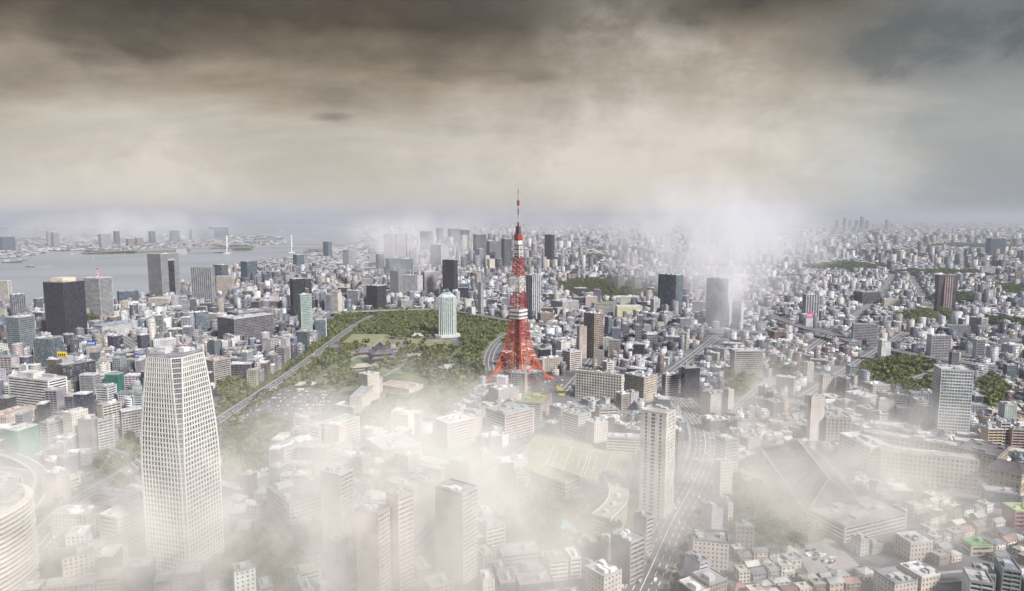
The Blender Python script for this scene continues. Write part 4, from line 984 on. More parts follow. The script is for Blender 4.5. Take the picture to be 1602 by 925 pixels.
 # --- hotel group
 ('hotel_building', 'long white hotel slab with rows of small windows beside the car park', 'hotel', 'grid', 548, 566, 598, 622, 646, dict(rowR=590, wall=(0.64, 0.58, 0.51), glass='glass_grey', fl=3.3, bay=3.8, units=3)),
 ('office_building', 'hotel stair block rising above the roof', T_, 'plain', 559, 575, 600, 588, 628, dict(th=55, wall=(0.60, 0.55, 0.48), units=3, w_=24, d=20)),
 ('office_building', 'wide flat hotel annex with a beige roof', T_, 'plain', 592, 640, 662, 610, 616, dict(th=12, wall=(0.52, 0.46, 0.40), roof=(0.46, 0.40, 0.35), units=1)),
 ('office_building', 'low hotel wing by the parked cars', T_, 'plain', 524, 552, 566, 638, 648, dict(th=20, wall=(0.44, 0.41, 0.36), units=1)),
 # --- lower centre in the mist
 ('school_building', 'long school wing with a slanted glass end by the grove', 'school', 'bands', 405, 445, 486, 706, 735, dict(th=58, wall=(0.56, 0.50, 0.45), units=8, w_=74, d=26)),
 ('school_building', 'upper school wing with ribbon windows', 'school', 'bands', 440, 500, 536, 672, 715, dict(th=55, wall=(0.60, 0.54, 0.49), units=4, w_=62, d=20)),
 ('school_building', 'white school end tower in the mist', 'school', 'plain', 508, 530, 540, 668, 720, dict(th=30, wall=(0.62, 0.56, 0.51))),
 ('hall', 'wide pale gym hall in the bright mist', 'hall', 'bands', 541, 600, 618, 706, 738, dict(th=34, wall=(0.62, 0.56, 0.49), w_=46, d=50)),
 ('apartment_building', 'white office block with twin window columns at lower left of the mist', B_, 'wide', 418, 453, 505, 790, 845, dict(th=42, wall=(0.64, 0.58, 0.52), bay=5, w_=46)),
 ('apartment_tower', 'square apartment tower fading into bright mist', 'apartment tower', 'apt', 503, 530, 550, 745, 862, dict(th=25, wall=(0.60, 0.54, 0.49), glass='glass_grey')),
 ('apartment_tower', 'pale balconied tower whose top dissolves in the mist', 'apartment tower', 'apt', 558, 590, 607, 806, 935, dict(th=32, wall=(0.60, 0.54, 0.48), glass='glass_grey')),
 ('apartment_tower', 'slim pale tower right of the dissolving one', 'apartment tower', 'apt', 606, 622, 644, 780, 925, dict(th=32, wall=(0.62, 0.56, 0.50), glass='glass_grey')),
 ('apartment_tower', 'green-tinted apartment tower with balconies on every floor in mist', 'apartment tower', 'apt', 683, 722, 745, 775, 915, dict(th=34, wall=(0.52, 0.52, 0.46), glass='glass_grey')),
 ('office_building', 'dark cube with a pale roof grid at lower centre', T_, 'dark', 512, 530, 545, 848, 888, dict(th=38, wall=(0.30, 0.27, 0.26), glass='glass_grey')),
 ('hall', 'flat-roofed square hall with a colonnade beside the playing field', 'hall', 'wide', 831, 885, 908, 758, 776, dict(rowL=739, wall=(0.48, 0.43, 0.35), bay=5, roof=(0.38, 0.34, 0.19), units=1)),
 ('office_building', 'low flat block in front of the misty school', T_, 'bands', 640, 690, 712, 736, 758, dict(th=20, wall=(0.50, 0.47, 0.43))),
 # --- bottom right centre
 ('apartment_tower', 'stepped apartment tower on the near side of the highway', 'apartment tower', 'apt', 958, 985, 1006, 850, 915, dict(th=40, wall=(0.50, 0.46, 0.44))),
 ('apartment_building', 'taller apartment slab by the highway with side balconies', B_, 'apt', 994, 1010, 1020, 812, 870, dict(th=40, wall=(0.52, 0.48, 0.46))),
 ('apartment_building', 'low broad flats with a crowded roof at the bottom edge', B_, 'plain', 916, 945, 972, 905, 950, dict(th=40, wall=(0.54, 0.49, 0.45), units=9)),
 ('apartment_building', 'cream windowed block on the far side of the highway', B_, 'plain', 1105, 1140, 1146, 790, 825, dict(th=10, wall=(0.62, 0.56, 0.50), d=16)),
 ('apartment_building', 'white block with rows of small windows at the highway', B_, 'plain', 1075, 1085, 1140, 846, 892, dict(th=-12, wall=(0.62, 0.56, 0.51), d=20)),
 ('apartment_building', 'plain white tower of flats by the highway crossing', B_, 'plain', 1118, 1128, 1146, 726, 778, dict(th=10, wall=(0.58, 0.54, 0.52))),
 ('office_building', 'grey office block behind the plain white tower of flats', T_, 'bands', 1120, 1136, 1156, 690, 745, dict(th=20, wall=(0.48, 0.45, 0.44))),
 ('office_building', 'grey plain block on the hillside below the wood', T_, 'plain', 1150, 1152, 1180, 823, 856, dict(th=4, wall=(0.38, 0.35, 0.33), units=1)),
 ('school_building', 'long building with four dark window bands by a car park', 'school', 'bands', 1293, 1322, 1418, 826, 850, dict(rowR=803, wall=(0.58, 0.53, 0.49), d=40, roof=(0.34, 0.31, 0.31))),
 ('apartment_building', 'cream four storey flats before the banded building', B_, 'plain', 1401, 1425, 1459, 851, 880, dict(th=24, wall=(0.58, 0.53, 0.47))),
 ('apartment_building', 'grey flats with wide terraces at the bottom edge', B_, 'plain', 1368, 1400, 1435, 915, 945, dict(th=24, wall=(0.52, 0.48, 0.42))),
 ('apartment_building', 'long flats with a cream roof at the bottom', B_, 'plain', 1408, 1442, 1470, 905, 935, dict(th=38, wall=(0.54, 0.48, 0.41))),
 ('apartment_building', 'pink and red brick flats with a green roof at the edge', B_, 'apt', 1570, 1588, 1625, 800, 826, dict(th=16, wall=(0.42, 0.20, 0.20), roof=(0.36, 0.42, 0.22))),
 ('apartment_building', 'small grey house block with a bright green roof terrace', B_, 'bands', 1503, 1520, 1553, 855, 870, dict(th=18, wall=(0.52, 0.48, 0.40), roof=(0.19, 0.36, 0.16), units=1)),
 # --- bottom left
 ('office_building', 'misty office block with punched windows right of the curved tower', T_, 'grid', 80, 134, 160, 808, 845, dict(th=32, wall=(0.52, 0.48, 0.42), glass='glass_grey')),
 ('office_building', 'office block with blank end wall and crowded roof', T_, 'bands', 155, 184, 222, 812, 870, dict(th=42, wall=(0.52, 0.48, 0.43), units=8, glass='glass_grey')),
 ('office_building', 'cream low building at the road fork', T_, 'grid', 88, 98, 160, 876, 915, dict(th=38, wall=(0.66, 0.60, 0.50), glass='glass_grey', w_=44, d=20)),
 ('office_building', 'small white building behind the punched-window block', T_, 'bands', 100, 106, 125, 752, 775, dict(th=30, wall=(0.64, 0.58, 0.52))),
 ('office_building', 'narrow cream block beside the road loop', T_, 'plain', 65, 88, 108, 744, 790, dict(th=34, wall=(0.52, 0.46, 0.42))),
 # --- island over the bay
 ('office_tower', 'dark bulky block at the left end of the island', 'office tower', 'dark', -4, 2, 23, 371, 394, dict(wall=(0.15, 0.17, 0.2), glass='glass_blue')),
 ('apartment_tower', 'slim tower leftmost of two on the island', 'apartment tower', 'plain', 72, 74, 79, 362, 386, dict(wall=(0.4, 0.4, 0.42))),
 ('apartment_tower', 'broad tower right of the slim one on the island', 'apartment tower', 'plain', 80, 83, 92, 364, 386, dict(wall=(0.36, 0.36, 0.38))),
 ('apartment_tower', 'hazy wide tower in the middle of the island', 'apartment tower', 'fins', 153, 158, 174, 367, 389, dict(wall=(0.5, 0.5, 0.52), glass='glass_grey')),
 ('office_tower', 'pointed blue tower beside the hazy wide tower', 'office tower', 'glass', 177, 180, 187, 362, 383, dict(wall=(0.22, 0.25, 0.3), glass='glass_blue')),
 ('office_building', 'brown low block on the island near the pointed tower', T_, 'plain', 197, 200, 210, 374, 386, dict(wall=(0.3, 0.27, 0.26))),
 ('office_building', 'second brown low block on the island', T_, 'plain', 211, 214, 224, 373, 385, dict(wall=(0.32, 0.29, 0.28))),
 ('office_tower', 'blue block on the island behind the gate-shaped tower', 'office tower', 'glass', 232, 235, 243, 362, 382, dict(wall=(0.25, 0.29, 0.34), glass='glass_blue')),
 ('office_tower', 'dark glass cube on the island', 'office tower', 'glass', 265, 268, 281, 361, 379, dict(wall=(0.2, 0.23, 0.27), glass='glass_blue')),
 ('office_building', 'white open-framed headquarters on the island', T_, 'wide', 296, 300, 341, 359, 376, dict(th=5, wall=(0.5, 0.5, 0.54), glass='glass_blue', bay=14, fl=12)),
 ('office_building', 'dark broad block behind the open-framed headquarters', T_, 'dark', 327, 331, 357, 355.5, 374, dict(th=5, wall=(0.12, 0.14, 0.18), glass='glass_blue')),
]
for name, label, cat, style, L, C, Rr, top, base, o in TABLE:
    o = dict(o)
    hero(name, label, cat, style, L, C, Rr, top, base, **o)
def find(word):
    for h in HEROES:
        if word in h[1]: return h
# fittings that belong to single buildings -------------------------------
t = find('black slab office')[0]
b = MB(); b.box(-t['_w'] * 0.30, t['_w'] * 0.30, -t['_d'] * 0.30, t['_d'] * 0.35, t['_h'] + 0.5, t['_h'] + 9)
add('penthouse', b.mesh('penthouse', ['paint']), t, color=(0.66, 0.55, 0.40))
b = MB(); b.bar((0, 0, t['_h'] + 9), (0, 0, t['_h'] + 22), 0.5, r1=0.15); add('mast', b.mesh('mast', ['paint']), t, color=(0.4, 0.4, 0.4))
t = find('carrying a red and white mast')[0]
for k in range(7):
    b = MB(); z = t['_h'] + k * 3.6; b.bar((2, 0, z), (2, 0, z + 3.6), 2.3 - k * 0.18, n=8); 
    if k == 6: b.bar((2, 0, z + 3.6), (2, 0, z + 5.0), 3.4, n=8)
    add('mast', b.mesh('mast', ['sign_red' if k % 2 == 0 else 'tower_white']), t)
t = find('gate-shaped')[0]
b = MB(); b.box(-t['_w'] * 0.12, t['_w'] * 0.20, -t['_d'] / 2 - 0.9, -t['_d'] / 2 + 3, 8, t['_h'] * 0.86); add('window_slot', b.mesh('window_slot', ['glass_black']), t)
b = MB(); b.box(-t['_w'] * 0.14, t['_w'] * 0.22, -t['_d'] / 2 - 1.3, -t['_d'] / 2 + 0.2, t['_h'] * 0.86, t['_h'] * 0.90); add('lintel', b.mesh('lintel', ['wall']), t, color=(0.42, 0.41, 0.41))
t = find('square penthouse')[0]
b = MB(); b.box(-t['_w'] * 0.30, t['_w'] * 0.32, -t['_d'] * 0.05, t['_d'] * 0.34, t['_h'] + 0.5, t['_h'] + 7.5); add('penthouse', b.mesh('penthouse', ['wall']), t, color=(0.62, 0.59, 0.56))
t = find('ridged metal roof')[0]
b = MB(); hw, hd, h = t['_w'] / 2 + 1, t['_d'] / 2 + 1, t['_h'] + 0.5
b.poly([(-hw, -hd, h + 1.2), (hw, -hd, h + 1.2), (hw * 0.8, 0, h + 6), (-hw * 0.8, 0, h + 6)]); b.poly([(hw, hd, h + 1.2), (-hw, hd, h + 1.2), (-hw * 0.8, 0, h + 6), (hw * 0.8, 0, h + 6)]); b.poly([(hw, -hd, h + 1.2), (hw, hd, h + 1.2), (hw * 0.8, 0, h + 6)]); b.poly([(-hw, hd, h + 1.2), (-hw, -hd, h + 1.2), (-hw * 0.8, 0, h + 6)])
add('ridge_roof', b.mesh('ridge_roof', ['roof']), t, color=(0.30, 0.32, 0.38))
def emblem(t, red=True):
    w_, d_, h = t['_w'], t['_d'], t['_h']; b = MB(); y = -d_ / 2 - 0.6; x0 = w_ * 0.18; z0 = h * 0.30; u = h * 0.045
    for (a, c, e, g) in ((1, 2.2, 1, 7), (4, 5.2, 0, 8), (0, 6.5, 5.6, 6.8), (0, 6.5, 2.4, 3.5), (1.6, 3.6, -1.6, -0.4), (3.8, 6.2, -1.2, 0.0), (2.4, 3.4, 7.2, 9), (5.6, 6.6, 3.6, 5)): b.box(x0 + a * u, x0 + c * u, y, y + 0.4, z0 + e * u, z0 + g * u)
    add('emblem', b.mesh('emblem', ['sign_red']), t)
emblem(find('red emblem')[0])
t = find('white finned') if find('white finned') else None
t = find('dark brown flared')[0]
b = MB(); w_, d_, h = t['_w'], t['_d'], t['_h']
b.prism(rect_poly(0, 0, w_ + 1, d_ + 1, 0), h * 0.55, h + 0.4, top=rect_poly(0, 0, w_ + 7, d_ + 7, 0)); add('flared_storeys', b.mesh('flared_storeys', ['wall']), t, color=(0.12, 0.10, 0.12))
b = MB()
for q in range(4): 
    x = (-0.20 + q * 0.13) * w_; b.box(x, x + w_ * 0.05, -d_ / 2 - 4.6, -d_ / 2 + 0.5, 0, h * 0.97)
for q in range(26): b.box(-w_ * 0.21, w_ * 0.25, -d_ / 2 - 4.2, -d_ / 2 + 0.4, h * q / 27, h * q / 27 + 1.2)
add('ribbed_front', b.mesh('ribbed_front', ['wall']), t, color=(0.42, 0.32, 0.32), kind='stuff')

# ------------------------------------------------------------------ round-topped tower with white fins by the wooded park
def finned_tower():
    y = y_row(529); h = z_row(466, y); xl, xr = x_col(682.5, y, h), x_col(713.5, y, h); w_ = (xr - xl) * 0.86; d_ = w_ * 0.62; th = R(16)
    cx, cy = (xl + xr) / 2, y + d_ * 0.8
    t = thing('finned_tower', 'white finned hotel tower with a domed crown beside the wooded park', 'hotel tower', (cx, cy, 0), th)
    oc = lambda g, e=0: [(p * w_ / 2 * g, q * d_ / 2 * g) for p, q in ((-1, -.45), (-.62, -1), (.62, -1), (1, -.45), (1, .45), (.62, 1), (-.62, 1), (-1, .45))]
    b = MB(); b.prism(oc(0.985), 0, h); add('window_glass', b.mesh('window_glass', ['glass_green']), t)
    b = MB()
    for k in range(31): b.prism(oc(1.0), k * h / 31 - (0 if k == 0 else 0.35), k * h / 31 + 0.35)
    add('floor_band', b.mesh('floor_band', ['wall']), t, color=(0.34, 0.38, 0.36), kind='stuff')
    P = oc(1.0)
    for i in range(8):
        j = (i + 1) % 8; L = (Vector(P[j]) - Vector(P[i])).length; n = max(1, int(round(L / 5.2)))
        for q in range(n):
            p = Vector(P[i]).lerp(Vector(P[j]), q / n); b = MB(); b.cbox(p.x, p.y, 0, 1.5, 1.5, h + 1.0); add('fin', b.mesh('fin', ['paint']), t, color=(0.60, 0.64, 0.62))
    b = MB(); b.prism(oc(1.02), h - 1.5, h + 1.6); b.prism(oc(0.93), h + 1.6, h + 6, top=oc(0.72)); add('crown', b.mesh('crown', ['paint']), t, color=(0.42, 0.46, 0.46))
    b = MB()
    for k in range(8): b.bar((*oc(0.93)[k], h + 1.6), (*oc(0.5)[k], h + 9), 0.5); b.bar((*oc(0.5)[k], h + 9), (*oc(0.5)[(k + 1) % 8], h + 9), 0.5)
    add('crown_frame', b.mesh('crown_frame', ['paint']), t, color=(0.72, 0.74, 0.73))
    b = MB(); b.prism([(p * 1.5, q * 1.5) for p, q in oc(1.0)], 0, 6); add('podium', b.mesh('podium', ['wall']), t, color=(0.55, 0.54, 0.50))
    block(rect_poly(cx, cy, w_ * 1.5, d_ * 1.5, th)); HEROES.append((t, 'white finned tower', cx, cy, h, w_, d_))
finned_tower()

# ------------------------------------------------------------------ curved louvred tower at lower left
def louvred_tower():
    t0 = y_row(945); y = t0; 
    cx, cy = x_col(-112, 478, 60), 488.0; h = z_row(815, 470)
    t = thing('louvred_tower', 'curved white tower wrapped in horizontal louvres at the picture corner', 'office tower', (cx, cy, 0), 0)
    def outline(r, n=40): return [(r * 1.0 * abs(math.cos(a)) ** 0.88 * math.copysign(1, math.cos(a)), r * 0.95 * abs(math.sin(a)) ** 0.88 * math.copysign(1, math.sin(a))) for a in (2 * PI * i / n for i in range(n))]
    rad = x_col(10, 478, 60) - cx
    nf = int(h / 3.6)
    b = MB(); b.prism(outline(rad * 0.955), 0, h); add('window_glass', b.mesh('window_glass', ['glass_grey']), t)
    for k in range(nf + 1):
        z = k * h / nf; b = MB(); b.prism(outline(rad * (1.0 - 0.004 * (k % 3))), max(0, z - 0.75), z + 0.75, top=outline(rad * 0.985)); add('louvre', b.mesh('louvre', ['paint']), t, color=(0.66, 0.62, 0.54))
    b = MB(); b.prism(outline(rad * 0.9), h + 0.76, h + 3.2); b.prism(outline(rad * 0.55), h + 3.2, h + 7); add('roof', b.mesh('roof', ['roof']), t, color=(0.55, 0.52, 0.46))
    b = MB()
    for k in range(40):
        a = 2 * PI * k / 40; p = outline(rad * 0.97, 40)[k]; b.cbox(p[0], p[1], 0, 0.7, 0.7, h)
    add('mullion', b.mesh('mullion', ['concrete']), t, kind='stuff')
    block(rect_poly(cx, cy, rad * 2, rad * 2, 0)); HEROES.append((t, 'curved louvred tower', cx, cy, h, 80, 80))
louvred_tower()

# ------------------------------------------------------------------ temple hall, gates and small halls
def hip_roof(b, w_, d_, z0, z1, over, mi=0, gable=0.55, curve=0.9):
    """irimoya roof: curved skirts and an upper gable"""
    hw, hd = w_ / 2 + over, d_ / 2 + over; zm = z0 + (z1 - z0) * 0.42; gw, gd = w_ / 2 * 0.80, d_ / 2 * 0.62
    q = [(-hw, -hd, z0), (hw, -hd, z0), (hw, hd, z0), (-hw, hd, z0)]; mi_ = [(-gw * 1.18, -gd * 1.25, z0 + (zm - z0) * 0.5), (gw * 1.18, -gd * 1.25, z0 + (zm - z0) * 0.5), (gw * 1.18, gd * 1.25, z0 + (zm - z0) * 0.5), (-gw * 1.18, gd * 1.25, z0 + (zm - z0) * 0.5)]
    g = [(-gw, -gd, zm), (gw, -gd, zm), (gw, gd, zm), (-gw, gd, zm)]
    for A, B in ((q, mi_), (mi_, g)):
        for i in range(4):
            j = (i + 1) % 4; b.poly([A[i], A[j], B[j], B[i]], mi)
    r0, r1 = (-gw * 1.02, 0, z1), (gw * 1.02, 0, z1)
    b.poly([g[0], g[1], r1, r0], mi); b.poly([g[2], g[3], r0, r1], mi); b.poly([g[1], g[2], r1], mi + 1); b.poly([g[3], g[0], r0], mi + 1)
    b.poly([q[3], q[2], q[1], q[0]], mi + 1)
    b.bar((-gw * 1.06, 0, z1 + 0.3), (gw * 1.06, 0, z1 + 0.3), (z1 - z0) * 0.05, mi)
def temple(name, label, px, py, w_, d_, h, th, roofc=(0.13, 0.13, 0.145), wallc=(0.30, 0.25, 0.22), two=False):
    x, y = G(px, py); t = thing(name, label, 'temple hall' if name == 'temple_hall' else 'hall', (x, y, 0), R(th))
    b = MB(); b.cbox(0, 0, 0, w_ * 1.12, d_ * 1.12, 1.2); add('stone_base', b.mesh('stone_base', ['concrete']), t)
    b = MB(); b.cbox(0, 0, 1.2, w_ * 0.86, d_ * 0.86, h * 0.55); add('wall', b.mesh('wall', ['wall']), t, color=wallc)
    nx = max(3, int(w_ / 4.5))
    pm = MB(); pm.bar((0, 0, 0), (0, 0, h * (0.30 if two else 0.42)), 0.45, n=6); pme = pm.mesh('pillar', ['paint'])
    for k in range(nx + 1):
        for sy in (-1, 1): add('pillar', pme, t, (-w_ / 2 + w_ * k / nx, sy * d_ / 2, 1.2), color=(0.22, 0.10, 0.08))
    b = MB()
    if two:
        hw, hd = w_ / 2 + 4, d_ / 2 + 4; z0, z1 = h * 0.32, h * 0.48
        A = [(-hw, -hd, z0), (hw, -hd, z0), (hw, hd, z0), (-hw, hd, z0)]; Bq = [(-w_ * 0.42, -d_ * 0.42, z1), (w_ * 0.42, -d_ * 0.42, z1), (w_ * 0.42, d_ * 0.42, z1), (-w_ * 0.42, d_ * 0.42, z1)]
        for i in range(4): b.poly([A[i], A[(i + 1) % 4], Bq[(i + 1) % 4], Bq[i]])
        b.poly(A[::-1], 1)
        add('lower_roof', b.mesh('lower_roof', ['roof', 'bark']), t, color=roofc); b = MB()
    hip_roof(b, w_ * 0.9, d_ * 0.9, h * (0.56 if two else 0.45), h, w_ * 0.09 + 1.0)
    add('roof', b.mesh('roof', ['roof', 'bark']), t, color=roofc)
    HEROES.append((t, label, x, y, h, w_, d_)); block(rect_poly(x, y, w_ * 1.2, d_ * 1.2, R(th)))
    return t
temple('temple_hall', 'large temple hall with a sweeping grey tiled double roof among trees', 597, 566, 46, 40, 36, 112, two=True)
temple('gate_hall', 'smaller tiled hall to the left of the great temple hall', 570, 556, 30, 18, 16, 18)
temple('gate_hall', 'tiled temple gate beside the avenue', 522, 551, 26, 14, 17, 20, two=True)
temple('gate_hall', 'pavilion with a pyramid roof behind the temple hall', 615, 549, 16, 16, 13, 20, (0.30, 0.27, 0.24))
temple('gate_hall', 'long low temple hall with a pale roof right of the great hall', 648, 560, 42, 16, 9, 14, (0.36, 0.33, 0.31), (0.5, 0.46, 0.4))
temple('gate_hall', 'cream courtyard hall before the great temple hall', 566, 577, 34, 16, 10, 20, (0.42, 0.38, 0.32), (0.5, 0.46, 0.4))
temple('gate_hall', 'white pavilion at the edge of the lawn', 653, 528, 24, 12, 10, 8, (0.5, 0.5, 0.48), (0.6, 0.6, 0.58))
temple('gate_hall', 'flat pale hall among the trees left of the lattice tower', 702, 578, 30, 22, 10, 30, (0.42, 0.41, 0.40), (0.5, 0.48, 0.44))
temple('gate_hall', 'small white shop row among the trees near the car park', 480, 604, 34, 10, 7, 8, (0.46, 0.44, 0.40), (0.5, 0.48, 0.44))

# ------------------------------------------------------------------ stone office complex with the corner pavilion
STONE = (0.50, 0.41, 0.29)
def stone_pavilion():
    base = 779.0; C = (1546, 728); Rr = (1597, 735); L = (1533, 715)
    y = y_row(base); h = z_row(729, y); 
    hero('pavilion_block', 'sand coloured stone corner block with a dark hipped roof', 'office building', 'grid', 1531, 1547, 1598, 732, 776, rowR=744, wall=STONE, glass='glass_dark', fl=4.6, bay=4.6, units=0, d=26)
    t = HEROES[-1][0]; w_, d_, h = t['_w'], t['_d'], t['_h']
    b = MB(); hw, hd = w_ / 2 + 1.6, d_ / 2 + 1.6; z = h + 1.7
    b.poly([(-hw, -hd, z), (hw, -hd, z), (hw * 0.55, 0, z + 6.5), (-hw * 0.55, 0, z + 6.5)]); b.poly([(hw, hd, z), (-hw, hd, z), (-hw * 0.55, 0, z + 6.5), (hw * 0.55, 0, z + 6.5)])
    b.poly([(hw, -hd, z), (hw, hd, z), (hw * 0.55, 0, z + 6.5)]); b.poly([(-hw, hd, z), (-hw, -hd, z), (-hw * 0.55, 0, z + 6.5)]); b.poly([(-hw, hd, z), (hw, hd, z), (hw, -hd, z), (-hw, -hd, z)])
    add('hip_roof', b.mesh('hip_roof', ['roof']), t, color=(0.10, 0.085, 0.085))
    b = MB(); b.cbox(0, 0, h * 0.74, w_ + 2.4, d_ + 2.4, 0.9); b.cbox(0, 0, 0, w_ + 2.0, d_ + 2.0, 2.0); b.cbox(0, 0, h * 0.25, w_ + 2.0, d_ + 2.0, 0.7); add('cornice', b.mesh('cornice', ['wall']), t, color=(0.62, 0.54, 0.42))
stone_pavilion()
hero('stone_wing', 'long stone office wing with square windows left of the corner block', 'office building', 'grid', 1376, 1380, 1532, 706, 752, rowR=722, wall=(0.50, 0.43, 0.34), fl=4.6, bay=4.2, units=6, d=18, roof=(0.34, 0.32, 0.31))
hero('stone_wing', 'rear stone wing across the courtyard with square upper windows', 'office building', 'grid', 1350, 1352, 1500, 677, 720, rowR=700, wall=(0.50, 0.44, 0.36), fl=4.6, bay=4.6, units=6, d=16, roof=(0.42, 0.40, 0.37))
hero('stone_wing', 'dark roofed connecting wing behind the corner block', 'office building', 'grid', 1490, 1500, 1560, 703, 738, rowR=716, wall=(0.46, 0.40, 0.32), fl=4.6, bay=4.6, units=5, d=46, roof=(0.13, 0.125, 0.13))
hero('stone_wing', 'stone end wing dissolving in the mist left of the courtyard', 'office building', 'grid', 1316, 1362, 1400, 702, 744, th=10, wall=(0.52, 0.46, 0.38), fl=4.6, bay=4.6, units=6, d=52)
hero('stone_wing', 'stone office block with a rooftop colonnade in the mist', 'office building', 'grid', 1290, 1294, 1332, 655, 692, th=-8, wall=(0.50, 0.44, 0.38), fl=4.6, bay=4.6, units=9, d=30, roof=(0.34, 0.32, 0.30))

# ------------------------------------------------------------------ dark wedge-roofed hall in the mist
def wedge_hall():
    A = [(1192, 700), (1290, 712), (1352, 790), (1262, 800)]
    p = [G(*q, 14.0) for q in A]; cx = sum(q[0] for q in p) / 4; cy = sum(q[1] for q in p) / 4
    t = thing('wedge_hall', 'great dark granite hall with a huge sloping wedge roof', 'hall', (cx, cy, 0))
    loc = [(x - cx, y - cy) for x, y in p]
    b = MB(); b.prism([(x * 0.9, y * 0.9) for x, y in loc], 0, 12); add('wall', b.mesh('wall', ['wall']), t, color=(0.34, 0.31, 0.30))
    b = MB(); z0, z1 = 12.0, 34.0
    m0 = ((loc[0][0] + loc[1][0]) / 2, (loc[0][1] + loc[1][1]) / 2); m1 = ((loc[2][0] + loc[3][0]) / 2, (loc[2][1] + loc[3][1]) / 2)
    r0 = (m0[0] * 0.75, m0[1] * 0.75, z1); r1 = (m1[0] * 0.7, m1[1] * 0.7, z1)
    q = [(x, y, z0) for x, y in loc]
    b.poly([q[3], q[0], r0, r1]); b.poly([q[1], q[2], r1, r0]); b.poly([q[0], q[1], r0]); b.poly([q[2], q[3], r1]); b.poly(q)
    add('roof', b.mesh('roof', ['roof']), t, color=(0.10, 0.095, 0.10))
    b = MB(); b.bar(r0, r1, 0.8)
    for i in range(4): b.bar(q[i], q[(i + 1) % 4], 0.7)
    for i, r_ in ((0, r0), (1, r0), (2, r1), (3, r1)): b.bar(q[i], r_, 0.4)
    add('ridge', b.mesh('ridge', ['concrete']), t)
    b = MB()
    for k in range(1, 12):
        for (a, e, f0, f1) in ((q[3], q[0], r1, r0), (q[1], q[2], r0, r1)):
            p0 = Vector(a).lerp(Vector(e), k / 12); p1 = Vector(f0).lerp(Vector(f1), k / 12); b.bar(p0, p1, 0.22)
    add('roof_seam', b.mesh('roof_seam', ['tile_grey']), t, kind='stuff')
    block([G(*q) for q in A]); block([(x, y) for x, y in p]); HEROES.append((t, 'dark wedge-roofed hall', cx, cy, 34, 80, 80))
wedge_hall()

# ------------------------------------------------------------------ crescent building, pool
def crescent():
    c0 = Vector(G(925, 790)); pts = [Vector(G(*p)) for p in ((940, 768), (955, 772), (966, 790), (966, 812), (955, 828), (940, 842))]
    pts = smooth_path([tuple(p) for p in pts], 5); wid, h = 17.0, 19.0
    cx = sum(p[0] for p in pts) / len(pts); cy = sum(p[1] for p in pts) / len(pts)
    t = thing('crescent_building', 'curved crescent building with a flat white-edged roof beside a pool', 'office building', (cx, cy, 0))
    pl = [(x - cx, y - cy) for x, y in pts]
    for nm, w2, z0, z1, m, col in (('window_glass', wid - 0.8, 0, h, 'glass_grey', None),):
        L, Rr = ribbon_poly(pl, w2); b = MB()
        for i in range(len(pl) - 1):
            b.poly([(*Rr[i], z0), (*Rr[i + 1], z0), (*Rr[i + 1], z1), (*Rr[i], z1)]); b.poly([(*L[i + 1], z0), (*L[i], z0), (*L[i], z1), (*L[i + 1], z1)])
        for i in (0, len(pl) - 1): b.poly([(*L[i], z0), (*Rr[i], z0), (*Rr[i], z1), (*L[i], z1)])
        add(nm, b.mesh(nm, [m]), t)
    def band(nm, z0, z1, w2, m, col):
        L, Rr = ribbon_poly(pl, w2); b = MB()
        for i in range(len(pl) - 1):
            b.poly([(*Rr[i], z0), (*Rr[i + 1], z0), (*Rr[i + 1], z1), (*Rr[i], z1)]); b.poly([(*L[i + 1], z0), (*L[i], z0), (*L[i], z1), (*L[i + 1], z1)])
            b.poly([(*Rr[i], z1), (*Rr[i + 1], z1), (*L[i + 1], z1), (*L[i], z1)])
        for i in (0, len(pl) - 1): b.poly([(*L[i], z0), (*Rr[i], z0), (*Rr[i], z1), (*L[i], z1)])
        add(nm, b.mesh(nm, [m]), t, color=col)
    for k in range(6): band('floor_band', k * h / 5.5, k * h / 5.5 + 1.5, wid, 'wall', (0.55, 0.50, 0.45))
    band('roof', h + 0.2, h + 0.9, wid + 1.2, 'roof', (0.42, 0.39, 0.33))
    for off in (-1, 1):
        b = MB(); L, Rr = ribbon_poly(pl, wid + 1.0); S = L if off > 0 else Rr
        for i in range(len(pl) - 1): b.bar((*S[i], h + 1.4), (*S[i + 1], h + 1.4), 0.5)
        add('parapet', b.mesh('parapet', ['tower_white']), t)
    b = MB()
    for i in range(2, len(pl) - 2, 4): b.cbox(pl[i][0], pl[i][1], h + 0.9, 4, 5, 2.2)
    add('rooftop_unit', b.mesh('rooftop_unit', ['paint']), t, color=(0.55, 0.52, 0.48))
    Lw, Rw = ribbon_poly(pts, wid + 4)
    for i in range(len(pts) - 1): block([Lw[i], Lw[i + 1], Rw[i + 1], Rw[i]])
    HEROES.append((t, 'crescent building', cx, cy, h, 40, 70))
    pq = [G(*p) for p in ((874, 822), (886, 816), (905, 835), (893, 842))]; px_ = sum(p[0] for p in pq) / 4; py_ = sum(p[1] for p in pq) / 4
    t = thing('swimming_pool', 'turquoise swimming pool with a pale paved rim', 'pool', (px_, py_, 0)); lp = [(x - px_, y - py_) for x, y in pq]
    b = MB(); b.prism([(x * 1.25, y * 1.25) for x, y in lp], 0, 0.5); add('rim', b.mesh('rim', ['concrete']), t)
    b = MB(); b.prism(lp, 0.1, 0.56); add('water_surface', b.mesh('water_surface', ['pool_water']), t); block([(x * 1.3 + px_, y * 1.3 + py_) for x, y in lp])
    # terrace fan between pool and crescent
    sheet('terrace', [[G(*p) for p in ((893, 842), (915, 812), (938, 800), (950, 825), (930, 850), (912, 862))]], 'pavement', 0.10)
crescent()

